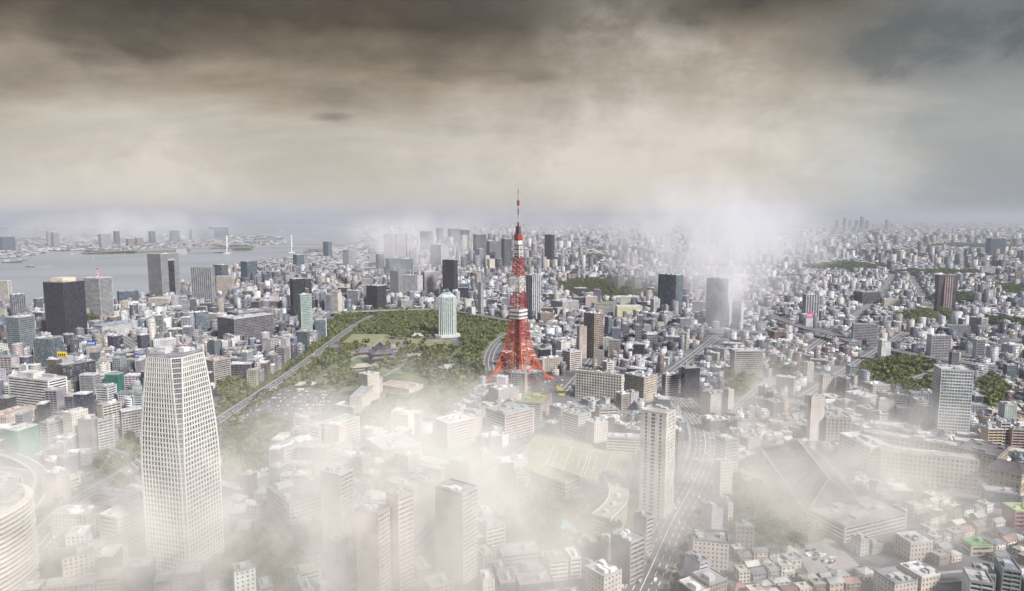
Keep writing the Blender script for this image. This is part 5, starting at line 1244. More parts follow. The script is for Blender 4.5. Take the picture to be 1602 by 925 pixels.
# ------------------------------------------------------------------ playing field and courts
def field():
    q = [Vector(G(*p)) for p in ((848, 742), (868, 694), (987, 716), (975, 752))]
    f2 = [Vector(G(*p)) for p in ((800, 730), (838, 680), (994, 708), (982, 762))]
    sheet('playing_field', [[tuple(p) for p in f2]], 'pitch_turf', 0.75); block([tuple(p) for p in f2])
    P = lambda u, v: (q[0].lerp(q[3], u)).lerp(q[1].lerp(q[2], u), v)
    b = MB(); z = 0.78
    def line(a, c, wd=0.55):
        d = (c - a); d.normalize(); n = Vector((-d.y, d.x)) * wd / 2
        b.poly([(*(a - n), z), (*(c - n), z), (*(c + n), z), (*(a + n), z)])
    for off in (0.0, 0.52):
        u0, u1 = off, off + 0.48
        cs = [P(u0, 0.02), P(u1, 0.02), P(u1, 0.98), P(u0, 0.98)]
        for i in range(4): line(cs[i], cs[(i + 1) % 4])
        line(P((u0 + u1) / 2, 0.02), P((u0 + u1) / 2, 0.98))
        for v0, v1, sgn in ((0.02, 0.2, 1), (0.98, 0.8, -1)):
            pass
        c = P((u0 + u1) / 2, 0.5); r_ = 7.5
        ring = [c + Vector((math.cos(a), math.sin(a))) * r_ for a in (2 * PI * i / 24 for i in range(24))]
        for i in range(24): line(ring[i], ring[(i + 1) % 24], 0.5)
        for uu, s2 in ((u0, 1), (u1, -1)):
            a = uu + s2 * 0.08; line(P(uu, 0.25), P(a, 0.25)); line(P(a, 0.25), P(a, 0.75)); line(P(a, 0.75), P(uu, 0.75))
    o = add('pitch_marking', b.mesh('pitch_marking', ['line_paint']), None, kind='structure')
    # court of the school in the mist
    g = [G(*p) for p in ((642, 722), (664, 682), (752, 700), (742, 742))]; sheet('court', [g], 'court_green', 0.055); block(g)
    for k, (a, e) in enumerate((((640, 726), (662, 682)), ((985, 762), (997, 706)))):
        A, B2 = Vector(G(*a)), Vector(G(*e)); m = (A + B2) / 2
        t = thing('ball_fence', ['tall green netting fence beside the misty court', 'tall white netting fence at the end of the playing field'][k], 'fence', (m.x, m.y, 0))
        b2 = MB(); n = 12
        for i in range(n + 1):
            p = A.lerp(B2, i / n) - m; bb = MB(); bb.bar((p.x, p.y, 0), (p.x, p.y, 11), 0.22); add('post', bb.mesh('post', ['concrete']), t)
        for zq in (0.6, 2.4, 4.2, 6, 7.8, 9.6, 10.9): b2.bar((*(A - m), zq), (*(B2 - m), zq), 0.12)
        for i in range(n * 4): p = A.lerp(B2, i / (n * 4)) - m; b2.bar((p.x, p.y, 0), (p.x, p.y, 11), 0.06)
        add('netting', b2.mesh('netting', ['court_green' if k == 0 else 'concrete']), t, kind='stuff')
field()

# ------------------------------------------------------------------ cars
def car_mesh(kind):
    """body, glasshouse and wheels of one car (or bus)"""
    if kind == 'bus': L, W, H = 11.0, 2.5, 3.1
    elif kind == 'van': L, W, H = 4.9, 1.9, 2.1
    else: L, W, H = 4.5, 1.8, 1.45
    body, win, wh = MB(), MB(), MB()
    side = ([(-L/2, .45), (-L/2, .95), (-L*.30, 1.0), (-L*.2, H), (L*.34, H), (L*.46, 1.0), (L/2, .9), (L/2, .4)] if kind == 'car' else
            [(-L/2, .45), (-L/2, 1.2), (-L*.44, H), (L*.48, H), (L/2, 1.1), (L/2, .4)])
    n = len(side); b0 = len(body.v)
    for sy in (-1, 1):
        for x, z in side: body.v.append((x, sy * W / 2 * (0.86 if z > 1.3 else 1.0), z))
    for i in range(n):
        j = (i + 1) % n; body.f.append((b0 + i, b0 + j, b0 + n + j, b0 + n + i)); body.m.append(0)
    body.f.append(tuple(b0 + i for i in range(n))); body.m.append(0); body.f.append(tuple(b0 + n + i for i in reversed(range(n)))); body.m.append(0)
    z0, z1 = (1.02, H - 0.12) if kind == 'car' else (H * 0.52, H * 0.86)
    a, c = (-L * .24, L * .38) if kind == 'car' else (-L * .46, L * .46)
    win.box(a + 0.15, c - 0.1, -W * 0.465, W * 0.465, z0, z1)
    if kind == 'car':
        win.poly([(-L*.305, -W*.4, 1.03), (-L*.305, W*.4, 1.03), (-L*.215, W*.37, H-.06), (-L*.215, -W*.37, H-.06)]); win.poly([(L*.47, W*.4, 1.03), (L*.47, -W*.4, 1.03), (L*.355, -W*.37, H-.06), (L*.355, W*.37, H-.06)])
    else: win.box(-L / 2 - 0.04, -L / 2 + 0.3, -W * .42, W * .42, H * .5, H * .85)
    r = 0.34 if kind != 'bus' else 0.48
    for x in (-L * .32, L * .32):
        for sy in (-1, 1): wh.bar((x, sy * (W / 2 - .1), r), (x, sy * (W / 2 + .06), r), r, n=8)
    return body.mesh('body', ['paint']), win.mesh('window', ['glass_black']), wh.mesh('wheel', ['tyre'])
CARM = {k: car_mesh(k) for k in ('car', 'van', 'bus')}
CARC = [('white', (0.75, 0.75, 0.74)), ('white', (0.70, 0.70, 0.70)), ('silver', (0.45, 0.45, 0.46)), ('black', (0.02, 0.02, 0.022)), ('grey', (0.16, 0.16, 0.17)), ('dark blue', (0.03, 0.05, 0.14)), ('red', (0.22, 0.03, 0.03)), ('white', (0.72, 0.72, 0.72)), ('silver', (0.5, 0.5, 0.5)), ('grey', (0.25, 0.25, 0.26))]
def car(x, y, rz, where, kind='car', rr=random, cidx=None, z=0.0):
    cn, cc = CARC[cidx] if cidx is not None else rr.choice(CARC)
    nm = {'car': 'car', 'van': 'van', 'bus': 'bus'}[kind]
    t = thing(nm, '%s %s %s' % (cn, nm, where), nm, (x, y, z), rz, '%s %ss %s' % (cn, nm, where))
    bm, wm, hm = CARM[kind]
    add('body', bm, t, color=cc); add('window', wm, t); add('wheel', hm, t, kind='stuff')
    return t
rr = random.Random(3)
def traffic(key, offs, a, z, step, where, spd=0):
    pts, wid = ROADS[key]; total = 0; nxt = rr.uniform(0, step)
    cum = 0.0
    for i in range(len(pts) - 1):
        p, q = Vector(pts[i]), Vector(pts[i + 1]); L = (q - p).length
        while cum + L > nxt:
            t = (nxt - cum) / max(L, 1e-6); pos = p.lerp(q, t); d = (q - p).normalized(); n = Vector((-d.y, d.x))
            o = rr.choice(offs); pp = pos + n * o * wid / 2
            if 480 < pp.y < 1500: car(pp.x, pp.y, math.atan2(d.y, d.x) + (0 if o > 0 else PI), where, rr.choice(['car', 'car', 'car', 'van']), rr, z=0.3)
            nxt += step * rr.uniform(0.5, 1.6)
        cum += L
traffic('highway', (-.78, -.45, -.16, .16, .45, .78), 0, 0, 9.5, 'driving on the wide highway')
traffic('avenue', (-.65, -.22, .22, .65), 0, 0, 17, 'driving on the tree-lined avenue')
traffic('tower_road', (-.5, .5), 0, 0, 26, 'on the street in front of the lattice tower')
traffic('side_street', (-.5, .5), 0, 0, 26, 'on the side street below the hillside wood')
# hotel car park: rows of bays with hedges between, painted lines
def car_park():
    q = [Vector(G(*p)) for p in ((368, 655), (408, 608), (522, 612), (520, 648))]
    sheet('car_park', [[tuple(p) for p in q]], 'asphalt', 0.065); block([tuple(p) for p in q])
    P = lambda u, v: (q[0].lerp(q[3], u)).lerp(q[1].lerp(q[2], u), v)
    b = MB(); rows = 7
    for r_ in range(rows):
        v = 0.07 + 0.86 * r_ / (rows - 1); d = (P(1, v) - P(0, v)); L = d.length; d.normalize(); n = Vector((-d.y, d.x)); k = 0.05
        while k < 0.97:
            p = P(k, v); b.poly([(*(p - n * 2.4 - d * .1), 0.1), (*(p - n * 2.4 + d * .1), 0.1), (*(p + n * 2.4 + d * .1), 0.1), (*(p + n * 2.4 - d * .1), 0.1)])
            if rr.random() < (0.62 if r_ < 5 else 0.4):
                p2 = P(k + 1.4 / L, v); bus = r_ == 5 and rr.random() < 0.25
                car(p2.x, p2.y, math.atan2(n.y, n.x) + (0 if rr.random() < .5 else PI), 'parked in the %s row of the hotel car park' % ['nearest', 'second nearest', 'third nearest', 'middle', 'third farthest', 'second farthest', 'farthest'][r_], 'car' if rr.random() < .8 else 'van', rr, z=0.07)
            k += 2.9 / L
    add('bay_marking', b.mesh('bay_marking', ['line_paint']), None, kind='structure')
    for k, u in enumerate((0.2, 0.55)): 
        p = P(u, 0.985); car(p.x, p.y, math.atan2((P(1, 1) - P(0, 1)).y, (P(1, 1) - P(0, 1)).x), 'parked in the hotel car park', 'bus', rr, 0, z=0.07)
car_park()
for k in range(13):      # the row before the stone wing
    p = Vector(G(1484, 764)).lerp(Vector(G(1555, 778)), k / 13); d = Vector(G(1555, 778)) - Vector(G(1484, 764)); car(p.x, p.y, math.atan2(d.y, d.x) + PI / 2, 'in the row before the stone wing', 'car', rr, 0 if k % 4 else 2, z=0.02)
q = [G(1478, 757), G(1562, 772), G(1602, 783), G(1602, 792), G(1470, 768)]; block(q); sheet('yard', [q], 'asphalt', 0.03); q = None
sheet('yard', [[G(862, 590), G(905, 592), G(880, 640), G(838, 648), G(826, 618)]], 'asphalt', 0.04); block([G(862, 590), G(905, 592), G(880, 640), G(838, 648), G(826, 618)])
for k in range(26):
    p = G(rr.uniform(846, 900), rr.uniform(594, 618)); car(p[0], p[1], rr.uniform(0, 0.5) + (0 if k % 2 else PI / 2), 'parked at the foot of the lattice tower', rr.choice(['car', 'car', 'van']), rr, z=0.05)
for k in range(4):
    p = Vector(G(874, 607)).lerp(Vector(G(879, 619)), k / 3.0); t = car(p.x, p.y, R(8), 'x', 'bus', rr, 0, z=0.05)
    t['label'] = ['yellow tour bus farthest of four beside the lattice tower yard', 'yellow tour bus second farthest beside the tower yard', 'yellow tour bus second nearest beside the tower yard', 'yellow tour bus nearest of four beside the tower yard'][k]; t['group'] = 'yellow tour buses by the tower'
    t.children[0].color = (0.50, 0.46, 0.10, 1)

# small parks of cars among the houses
for k in range(24):
    p = Vector(G(1255, 858)).lerp(Vector(G(1300, 880)), rr.random()) + Vector((rr.uniform(-8, 8), rr.uniform(-8, 8)))
    car(p.x, p.y, R(30) + (PI if k % 2 else 0), 'in the small car park by the banded school', 'car', rr, z=0.02)
sheet('yard', [[G(1238, 850), G(1300, 842), G(1345, 885), G(1270, 905)]], 'pavement', 0.012); block([G(1238, 850), G(1300, 842), G(1345, 885), G(1270, 905)])

# ------------------------------------------------------------------ elevated expressways
def viaduct(label, px, wid, z, pier=34.0, n=5):
    pts = smooth_path([G(p[0], p[1], z) for p in px], n); L, Rr = ribbon_poly(pts, wid)
    cx, cy = pts[len(pts) // 2]; t = thing('expressway', label, 'expressway', (cx, cy, 0))
    b, e = MB(), MB()
    for i in range(len(pts) - 1):
        A = [L[i], L[i + 1], Rr[i + 1], Rr[i]]; A = [(x - cx, y - cy) for x, y in A]
        b.poly([(*A[3], z), (*A[2], z), (*A[1], z), (*A[0], z)]); b.poly([(*A[0], z - 2), (*A[1], z - 2), (*A[2], z - 2), (*A[3], z - 2)])
        for p, q in ((A[0], A[1]), (A[2], A[3])): e.bar((*p, z - 0.6), (*q, z - 0.6), 1.3)
    add('deck', b.mesh('deck', ['asphalt']), t); add('parapet', e.mesh('parapet', ['concrete']), t)
    acc = 0.0; pm = MB(); pm.bar((0, 0, 0), (0, 0, z - 2), 1.3, n=6); pm.cbox(0, 0, z - 3.5, 3, wid * 0.8, 1.6); pme = pm.mesh('pier', ['concrete'])
    for i in range(len(pts) - 1):
        d = Vector(pts[i + 1]) - Vector(pts[i]); acc += d.length
        if acc > pier: acc = 0.0; add('pier', pme, t, (pts[i][0] - cx, pts[i][1] - cy, 0), math.atan2(d.y, d.x))
    for i in range(len(pts) - 1): block([L[i], L[i + 1], Rr[i + 1], Rr[i]])
    HEROES.append((t, label, cx, cy, z, 30, 30))
viaduct('grey expressway curving behind the wooded park', [(440, 497), (500, 490), (560, 487), (640, 484), (700, 485), (790, 500), (850, 507), (950, 509), (1050, 512), (1120, 515), (1200, 520)], 18, 13)
viaduct('elevated expressway slanting through the dense blocks in the mist', [(1130, 458), (1175, 476), (1210, 494), (1255, 511), (1300, 522), (1330, 532)], 20, 14)
viaduct('pale elevated road beyond the ribbed tower', [(1385, 545), (1440, 556), (1500, 566), (1560, 574)], 16, 12)
viaduct('elevated road along the shore below the gate-shaped tower', [(100, 508), (170, 498), (220, 486), (270, 474), (330, 468)], 18, 12)
viaduct('harbour expressway beyond the bridge', [(478, 393), (520, 385), (570, 378), (630, 370), (700, 360)], 26, 16, 80)
viaduct('curving expressway ramp at lower left', [(-10, 800), (22, 778), (44, 760), (40, 742), (10, 735), (-20, 738)], 11, 9, 24, 8)
viaduct('outer expressway ramp at lower left', [(-10, 830), (40, 800), (62, 768), (60, 735), (20, 712), (-20, 705)], 11, 11, 24, 8)

# ------------------------------------------------------------------ suspension bridge across the bay
def bridge():
    p1, p2 = Vector(G(356, 396.5)), Vector(G(457, 395.5)); mid = (p1 + p2) / 2; d = (p2 - p1).normalized(); n = Vector((-d.y, d.x)); span = (p2 - p1).length
    th = z_row(368.5, p1.y); dk = z_row(386.5, p1.y) - 2
    t = thing('suspension_bridge', 'white suspension bridge with two portal towers across the bay', 'bridge', (mid.x, mid.y, 0), math.atan2(d.y, d.x))
    s2 = span / 2; W = 17.0
    for sx in (-1, 1):
        b = MB()
        for sy in (-1, 1):
            b.bar((sx * s2, sy * W, -2), (sx * s2, sy * W * 0.86, th), 5.5, r1=4.0)
        for z in (th - 6, th * 0.70, dk - 3): b.cbox(sx * s2, 0, z - 4, 8, W * 2, 8)
        b.cbox(sx * s2, 0, -3, 48, 66, 9)
        add('portal_tower', b.mesh('portal_tower', ['tower_white']), t)
    side = 330.0
    for sy in (-1, 1):
        b = MB(); pr = None
        for i in range(25):
            x = -s2 + span * i / 24; z = dk + 8 + (th - dk - 8) * ((x / s2) ** 2)
            if pr: b.bar(pr, (x, sy * W, z), 1.1)
            b.bar((x, sy * W, z), (x, sy * W, dk), 0.2); pr = (x, sy * W, z)
        for sx in (-1, 1): b.bar((sx * s2, sy * W, th), (sx * (s2 + side), sy * W, dk + 4), 1.1)
        add('cable', b.mesh('cable', ['concrete']), t)
    b = MB(); b.box(-s2 - side, s2 + side, -W, W, dk - 8, dk - 6.5); b.box(-s2 - side, s2 + side, -W, W, dk, dk + 1.6)
    N = 60
    for i in range(N):
        x0 = -s2 - side + (span + 2 * side) * i / N; x1 = -s2 - side + (span + 2 * side) * (i + 1) / N
        for sy in (-1, 1): b.bar((x0, sy * W, dk - 8 if i % 2 else dk), (x1, sy * W, dk if i % 2 else dk - 8), 0.9)
    add('deck', b.mesh('deck', ['concrete']), t)
    for sx in (-1, 1):
        b = MB(); b.prism([(sx * (s2 + side) - 38, -26), (sx * (s2 + side) + 38, -26), (sx * (s2 + side) + 38, 26), (sx * (s2 + side) - 38, 26)], -3, dk - 8.2); add('anchorage', b.mesh('anchorage', ['concrete']), t)
    viaduct('long approach road on white piers leading to the bridge', [(128, 395.8), (215, 391.2), (265, 388), (310, 386.6), (342, 385.8)], 28, dk, 170, 4)
    viaduct('curved approach ramp at the near end of the bridge', [(478, 389), (520, 392.5), (560, 389), (580, 384)], 24, 24, 120, 5)
bridge()
# ------------------------------------------------------------------ boats
def boat(label, px, py, L, W, hull, rz, wake=False, deck=(0.4, 0.4, 0.42)):
    x, y = G(px, py); t = thing('boat', label, 'boat', (x, y, 0.25), R(rz), 'boats on the bay')
    b = MB(); o = [(-L / 2, -W / 2), (L * .3, -W / 2), (L / 2, 0), (L * .3, W / 2), (-L / 2, W / 2)]; b.prism([(p * .94, q * .8) for p, q in o], -1, L * 0.06 + 2, top=o); add('hull', b.mesh('hull', ['paint']), t, color=hull)
    b = MB(); b.box(-L * .42, -L * .12, -W * .36, W * .36, L * .06 + 2, L * .16 + 4); b.bar((-L * .2, 0, L * .16 + 4), (-L * .2, 0, L * .3 + 4), 0.8); add('cabin', b.mesh('cabin', ['paint']), t, color=deck)
    if wake:
        b = MB(); b.poly([(-L * .5, -W * .3, 0.05), (-L * 2.4, -W * 1.5, 0.05), (-L * 2.4, W * 1.2, 0.05), (-L * .5, W * .3, 0.05)]); add('wake', b.mesh('wake', ['tower_white']), t)
boat('long dark barge at anchor on the bay', 20, 411.5, 105, 30, (0.09, 0.10, 0.12), 20)
boat('dark red tug trailing a white wake', 47, 418, 46, 14, (0.18, 0.05, 0.05), 185, True)
boat('small flat boat behind the barge', 36, 408.5, 60, 16, (0.14, 0.15, 0.17), 15)
boat('tiny white boat near the bridge approach', 113, 398, 34, 12, (0.6, 0.6, 0.6), 90)
boat('white ferry by the bridge tower', 345, 396, 120, 26, (0.55, 0.55, 0.56), 5)
boat('lone boat far out on the water', 441, 362, 90, 24, (0.5, 0.5, 0.52), 30)
# harbour cranes on the far spit
def cranes():
    def mk():
        b = MB(); 
        for sx in (-1, 1):
            for sy in (-1, 1): b.bar((sx * 14, sy * 14, 0), (sx * 12, sy * 12, 55), 2.2)
        b.box(-14, 14, -14, 14, 30, 34); fr = b.mesh('frame', ['crane_red'])
        b = MB(); b.bar((-40, 0, 56), (62, 0, 56), 2.4); b.bar((0, 0, 84), (60, 0, 57), 1.2); b.bar((0, 0, 84), (-38, 0, 57), 1.2); b.bar((0, -8, 55), (0, 0, 84), 1.8); b.bar((0, 8, 55), (0, 0, 84), 1.8); bo = b.mesh('boom', ['crane_red'])
        return fr, bo
    fr, bo = mk()
    for k in range(22):
        u = k / 21; px = 530 + 60 * u + rr.uniform(-4, 4); py = 354.2 + 7.5 * u ** 1.6
        if k > 16: px = 566 + (k - 16) * 5; py = 367 - (k - 16) * 0.8
        x, y = G(px, py); t = thing('harbour_crane', 'red harbour crane on the container quay across the bay', 'crane', (x, y, 0), rr.uniform(-0.4, 0.4) + PI, 'harbour cranes on the container quay')
        add('frame', fr, t); add('boom', bo, t)
cranes()
# signs
for label, px, row, base, wd, ht, m in (('yellow rooftop sign board on the blocks left of the tapered tower', 97, 556, 585, 17, 9, 'sign_yellow'), ('blue and white rooftop sign board behind the tapered tower', 218, 557, 592, 16, 6, 'sign_blue'), ('magenta sign board beside the misty expressway', 1267, 495, 517, 16, 13, 'sign_magenta'), ('blue rooftop sign board below the white hall', 143, 538, 562, 18, 9, 'sign_blue')):
    if m not in M: plain('sign_magenta', (0.55, 0.03, 0.30), 0.6, 0.05)
    y = y_row(base); z = z_row(row, y); x = x_col(px, y, z); t = thing('rooftop_sign', label, 'sign', (x, y, 0))
    b = MB(); b.box(-wd / 2 - 1, wd / 2 + 1, 0.5, 16, 0, z - 3); add('sign_base', b.mesh('sign_base', ['wall']), t, color=(0.5, 0.49, 0.48))
    b = MB(); b.box(-wd / 2, wd / 2, -0.4, 0.3, z - 2.5, z + ht - 2.5); add('board', b.mesh('board', [m]), t)
    b = MB()
    for k in range(4): b.box(-wd * .4 + k * wd * .21, -wd * .4 + k * wd * .21 + wd * .12, -0.7, -0.41, z + ht * 0.1 - 2, z + ht * 0.6 - 2)
    add('lettering', b.mesh('lettering', ['tower_white' if m != 'sign_yellow' else 'tyre']), t, kind='stuff')
    block(rect_poly(x, y + 8, wd + 4, 20, 0))

# ------------------------------------------------------------------ trees
def leafy(seed, n, rad, hgt, leaf):
    rg = np.random.default_rng(seed); nb = 9
    bl = rg.normal(0, 1, (nb, 3)); bl /= np.linalg.norm(bl, axis=1)[:, None]; bl *= rg.uniform(0.25, 0.72, (nb, 1)); bl[:, 2] = bl[:, 2] * 0.75 + 0.1
    br = rg.uniform(0.26, 0.46, nb)
    k = rg.integers(0, nb, n); d = rg.normal(0, 1, (n, 3)); d /= np.linalg.norm(d, axis=1)[:, None]
    r = br[k] * rg.uniform(0.62, 1.08, n); p = bl[k] + d * r[:, None]
    p[:, 2] = p[:, 2] * hgt; p[:, :2] *= rad
    a = rg.normal(0, 1, (n, 3)) + d * 0.2; a /= np.linalg.norm(a, axis=1)[:, None]
    u = np.cross(a, rg.normal(0, 1, (n, 3))); u /= np.linalg.norm(u, axis=1)[:, None]; v = np.cross(a, u)
    s = leaf * rg.uniform(0.6, 1.25, (n, 1))
    q = np.stack([p - u * s - v * s * .6, p + u * s * 1.1 - v * s * .4, p + u * s * .8 + v * s * .8, p - u * s * .7 + v * s * .6], 1)
    return q.reshape(-1, 3)
def quads_mesh(name, V, m):
    me = bpy.data.meshes.new(name); n = len(V) // 4
    me.vertices.add(len(V)); me.vertices.foreach_set('co', V.astype(np.float32).ravel())
    me.loops.add(len(V)); me.loops.foreach_set('vertex_index', np.arange(len(V), dtype=np.int32))
    me.polygons.add(n); me.polygons.foreach_set('loop_start', np.arange(0, len(V), 4, dtype=np.int32))
    me.materials.append(M[m]); me.update(calc_edges=True); return me
TREES = []
for sd in range(7):
    rad, hg, H = [(5.2, 4.2, 10), (6.4, 4.6, 11), (4.2, 4.4, 10), (7.2, 5.0, 12.5), (5.6, 5.4, 13), (3.4, 5.0, 11), (6.0, 3.8, 9)][sd]
    V = leafy(100 + sd, 420, rad, hg, 0.85); V[:, 2] += H - hg * 0.95
    cr = quads_mesh('crown', V, 'foliage'); b = MB(); b.bar((0, 0, -0.3), (0.2, 0.1, H * 0.5), 0.42, n=7, r1=0.26)
    rg = random.Random(sd)
    for k in range(5):
        a = k * 1.26 + rg.random(); b.bar((0.15, 0.1, H * (0.35 + 0.03 * k)), (math.cos(a) * rad * 0.55, math.sin(a) * rad * 0.55, H * 0.72 + k * 0.3), 0.2, n=5, r1=0.06)
    TREES.append((cr, b.mesh('trunk', ['bark']), leafy(300 + sd, 84, rad, hg, 1.75) + np.array([0, 0, H - hg * 0.95])))
spots = []        # (x, y, scale, place)
def scatter(poly, place, gap, keep=1.0):
    xs = [p[0] for p in poly]; ys = [p[1] for p in poly]
    X, Y = np.meshgrid(np.arange(min(xs), max(xs), gap), np.arange(min(ys), max(ys), gap)); X = X + RNG.uniform(-.42, .42, X.shape) * gap; Y = Y + RNG.uniform(-.42, .42, X.shape) * gap
    ok = inside(poly, X, Y) & (RNG.random(X.shape) < keep)
    for px, py in zip(X[ok], Y[ok]): spots.append((float(px), float(py), rr.uniform(0.72, 1.5), place))
for h in HEROES: block(rect_poly(h[2], h[3], h[5] + 9, h[6] + 9, h[0].rotation_euler[2]), grid=NOTREE)
for nm, pl in PARK_W.items():
    scatter(pl, nm, {'wooded park behind the temple': 12.0, 'temple grounds': 12.5}.get(nm, 10.5), 0.66 if nm == 'temple grounds' else 0.8)
EXTRA_CLEAR = [GP([(370, 655), (408, 606), (524, 610), (524, 650)]), GP([(524, 650), (560, 620), (600, 575), (668, 590), (664, 618), (600, 628), (566, 652)]), GP([(540, 590), (585, 585), (640, 545), (560, 550)])]
LAWNS = [GP([(545, 523), (612, 523), (610, 540), (560, 542), (540, 536)]), GP([(664, 540), (672, 532), (690, 530), (707, 535), (704, 544), (680, 546)]), GP([(640, 530), (665, 531), (662, 540), (636, 540)]), GP([(840, 742), (868, 690), (992, 706), (980, 760)]), GP([(893, 845), (915, 808), (940, 796), (970, 768), (972, 830), (930, 856)]), GP([(868, 824), (888, 810), (912, 836), (896, 848)])]
for key, (pts, wd) in ROADS.items():
    L, Rr = ribbon_poly(pts, wd + 8); LAWNS += [[L[i], L[i + 1], Rr[i + 1], Rr[i]] for i in range(len(pts) - 1)]
for p in LAWNS + EXTRA_CLEAR: block(p, grid=NOTREE)
scatter(GP([(505, 560), (530, 524), (640, 522), (722, 545), (700, 560), (640, 575), (600, 585), (560, 600), (520, 600)]), 'temple court', 15, 0.55)
spots = [s for s in spots if not at_cell(NOTREE, s[0], s[1])]
# street trees along the avenue
pts, wd = ROADS['avenue']; L, Rr = ribbon_poly(pts, wd + 11)
for S in (L, Rr):
    for i in range(len(S) - 1):
        a, c = Vector(S[i]), Vector(S[i + 1]); n = int((c - a).length / 9)
        for k in range(n):
            p = a.lerp(c, k / max(1, n)); 
            if not at_cell(NOTREE, p.x + 0, p.y) or True: spots.append((p.x + rr.uniform(-2, 2), p.y + rr.uniform(-2, 2), rr.uniform(0.7, 1.1), 'kerb of the tree-lined avenue'))
pts, wd = ROADS['highway']; L, Rr = ribbon_poly(pts, wd + 10)
for i in range(0, len(Rr) - 1):
    p = Rr[i]
    if True: spots.append((p[0], p[1], 0.7, 'kerb of the wide highway'))
FAR_WOODS = [([(1290, 398), (1420, 404), (1470, 402), (1400, 396), (1330, 392)], 26), ([(1430, 386), (1560, 390), (1602, 386), (1500, 382)], 30), ([(1390, 428), (1480, 436), (1602, 432), (1480, 424)], 22), ([(930, 392), (1010, 402), (1060, 408), (1000, 390), (950, 386)], 22), ([(905, 406), (935, 412), (960, 404), (925, 400)], 16), ([(1560, 448), (1602, 452), (1602, 466), (1560, 460)], 14), ([(1540, 500), (1602, 505), (1602, 515), (1550, 512)], 14),
             ([(890, 470), (930, 478), (905, 482)], 12), ([(1200, 585), (1250, 580), (1290, 588), (1240, 596)], 11), ([(1060, 505), (1090, 500), (1100, 506)], 12), ([(330, 390), (395, 389), (393, 386.5), (335, 387)], 34), ([(130, 398), (210, 397), (212, 395), (140, 396)], 30), ([(365, 392), (394, 391.5), (390, 389.5), (368, 390)], 28), ([(130, 500), (146, 498), (150, 520), (132, 520)], 12), ([(820, 478), (845, 470), (850, 478)], 11),
             ([(1230, 420), (1330, 428), (1400, 420), (1320, 412)], 28), ([(1100, 420), (1160, 410), (1180, 420)], 26), ([(1440, 470), (1500, 476), (1560, 470), (1500, 462)], 18)]
far_spots = []
for pl, gap in FAR_WOODS:
    w0 = len(spots); p = GP(pl); scatter(p, 'far', gap); fs = spots[w0:]; del spots[w0:]; far_spots += [(x, y, s * gap / 8.0, 'far') for x, y, s, _ in fs]; block(p)
def vis(s):
    px, py = proj(s[0], s[1], 6); return -15 < px < 1617 and py < 940
spots = [s for s in spots if vis(s)]
spots.sort(key=lambda s: math.hypot(s[0], s[1]) / s[2])
near, rest = spots[:296], spots[296:]
TLAB = {'kerb of the tree-lined avenue': 'street tree on the kerb of the tree-lined avenue', 'kerb of the wide highway': 'small street tree on the kerb of the wide highway', 'temple grounds': 'broad green tree in the temple grounds'}
tree_labels = []
for k, (x, y, s, place) in enumerate(near):
    cr, tk, _ = TREES[k % len(TREES)]
    pre = '' if place.startswith(('tree', 'wood', 'grove', 'hill', 'green', 'verge')) else ''
    lab = TLAB.get(place, 'leafy green tree in the ' + place.replace('trees ', 'tree group '))
    t = thing('tree', lab, 'tree', (x, y, 0), rr.uniform(0, 6.28), 'trees in the ' + place); tree_labels.append((t, ('small' if s < 0.85 else 'mid-sized' if s < 1.15 else 'large') + [' round-crowned tree', ' broad-crowned tree', ' slim-crowned tree'][(0, 1, 0, 1, 0, 2, 1)[k % 7]], '', x, y)); t.scale = (s, s, s * rr.uniform(0.9, 1.1))
    add('trunk', tk, t); add('crown', cr, t)
def wood(name, sp, nl=84):
    out = []
    for k, (x, y, s, _) in enumerate(sp):
        V = TREES[k % len(TREES)][2][:nl * 4]; a = rr.uniform(0, 6.28); ca, sa = math.cos(a), math.sin(a)
        W = np.empty_like(V); W[:, 0] = (V[:, 0] * ca - V[:, 1] * sa) * s + x; W[:, 1] = (V[:, 0] * sa + V[:, 1] * ca) * s + y; W[:, 2] = V[:, 2] * min(s, 1.6) * rr.uniform(.85, 1.15); out.append(W)
    add(name, quads_mesh(name, np.concatenate(out), 'foliage'), None, kind='stuff')
wood('woodland', rest); wood('distant_woods', far_spots, 40)
print('trees', len(near), len(rest), len(far_spots))

# ------------------------------------------------------------------ houses of the low quarter at lower right
HZ = GP([(1420, 795), (1470, 775), (1560, 800), (1575, 830), (1612, 832), (1612, 888), (1520, 893), (1440, 898), (1400, 890), (1462, 850)])
HZ2 = GP([(1150, 862), (1240, 868), (1280, 905), (1380, 900), (1380, 935), (1140, 940)])
HZ3 = GP([(1540, 600), (1612, 596), (1612, 668), (1580, 660), (1540, 650)])
HZ4 = GP([(1195, 690), (1180, 660), (1262, 650), (1290, 700), (1285, 708)])
house_spots = []
def house_field(poly, gap, n0):
    xs = [p[0] for p in poly]; ys = [p[1] for p in poly]; th = rr.uniform(0.2, 0.5)
    ca, sa = math.cos(th), math.sin(th); R0 = 240; cx, cy = sum(xs) / len(xs), sum(ys) / len(ys)
    v = -R0
    row = 0
    while v < R0:
        u = -R0
        while u < R0:
            w_, d_ = rr.uniform(8, 13), rr.uniform(7, 10.5); x = cx + ca * (u + w_ / 2) - sa * v; y = cy + sa * (u + w_ / 2) + ca * v
            q = rect_poly(x, y, w_, d_, th, 0.5)
            if inside(poly, np.array([x]), np.array([y]))[0] and not blocked(q) and rr.random() < 0.93:
                house_spots.append((x, y, w_, d_, th + rr.choice([0, PI / 2]) * 0 + rr.uniform(-.06, .06))); block(q)
            u += w_ + rr.uniform(1.2, 3.0)
        row += 1; v += gap + (4.5 if row % 2 == 0 else 0.6)
for pz, g in ((HZ, 11.0), (HZ2, 11.0), (HZ3, 11.5), (HZ4, 12)): house_field(pz, g, 0)
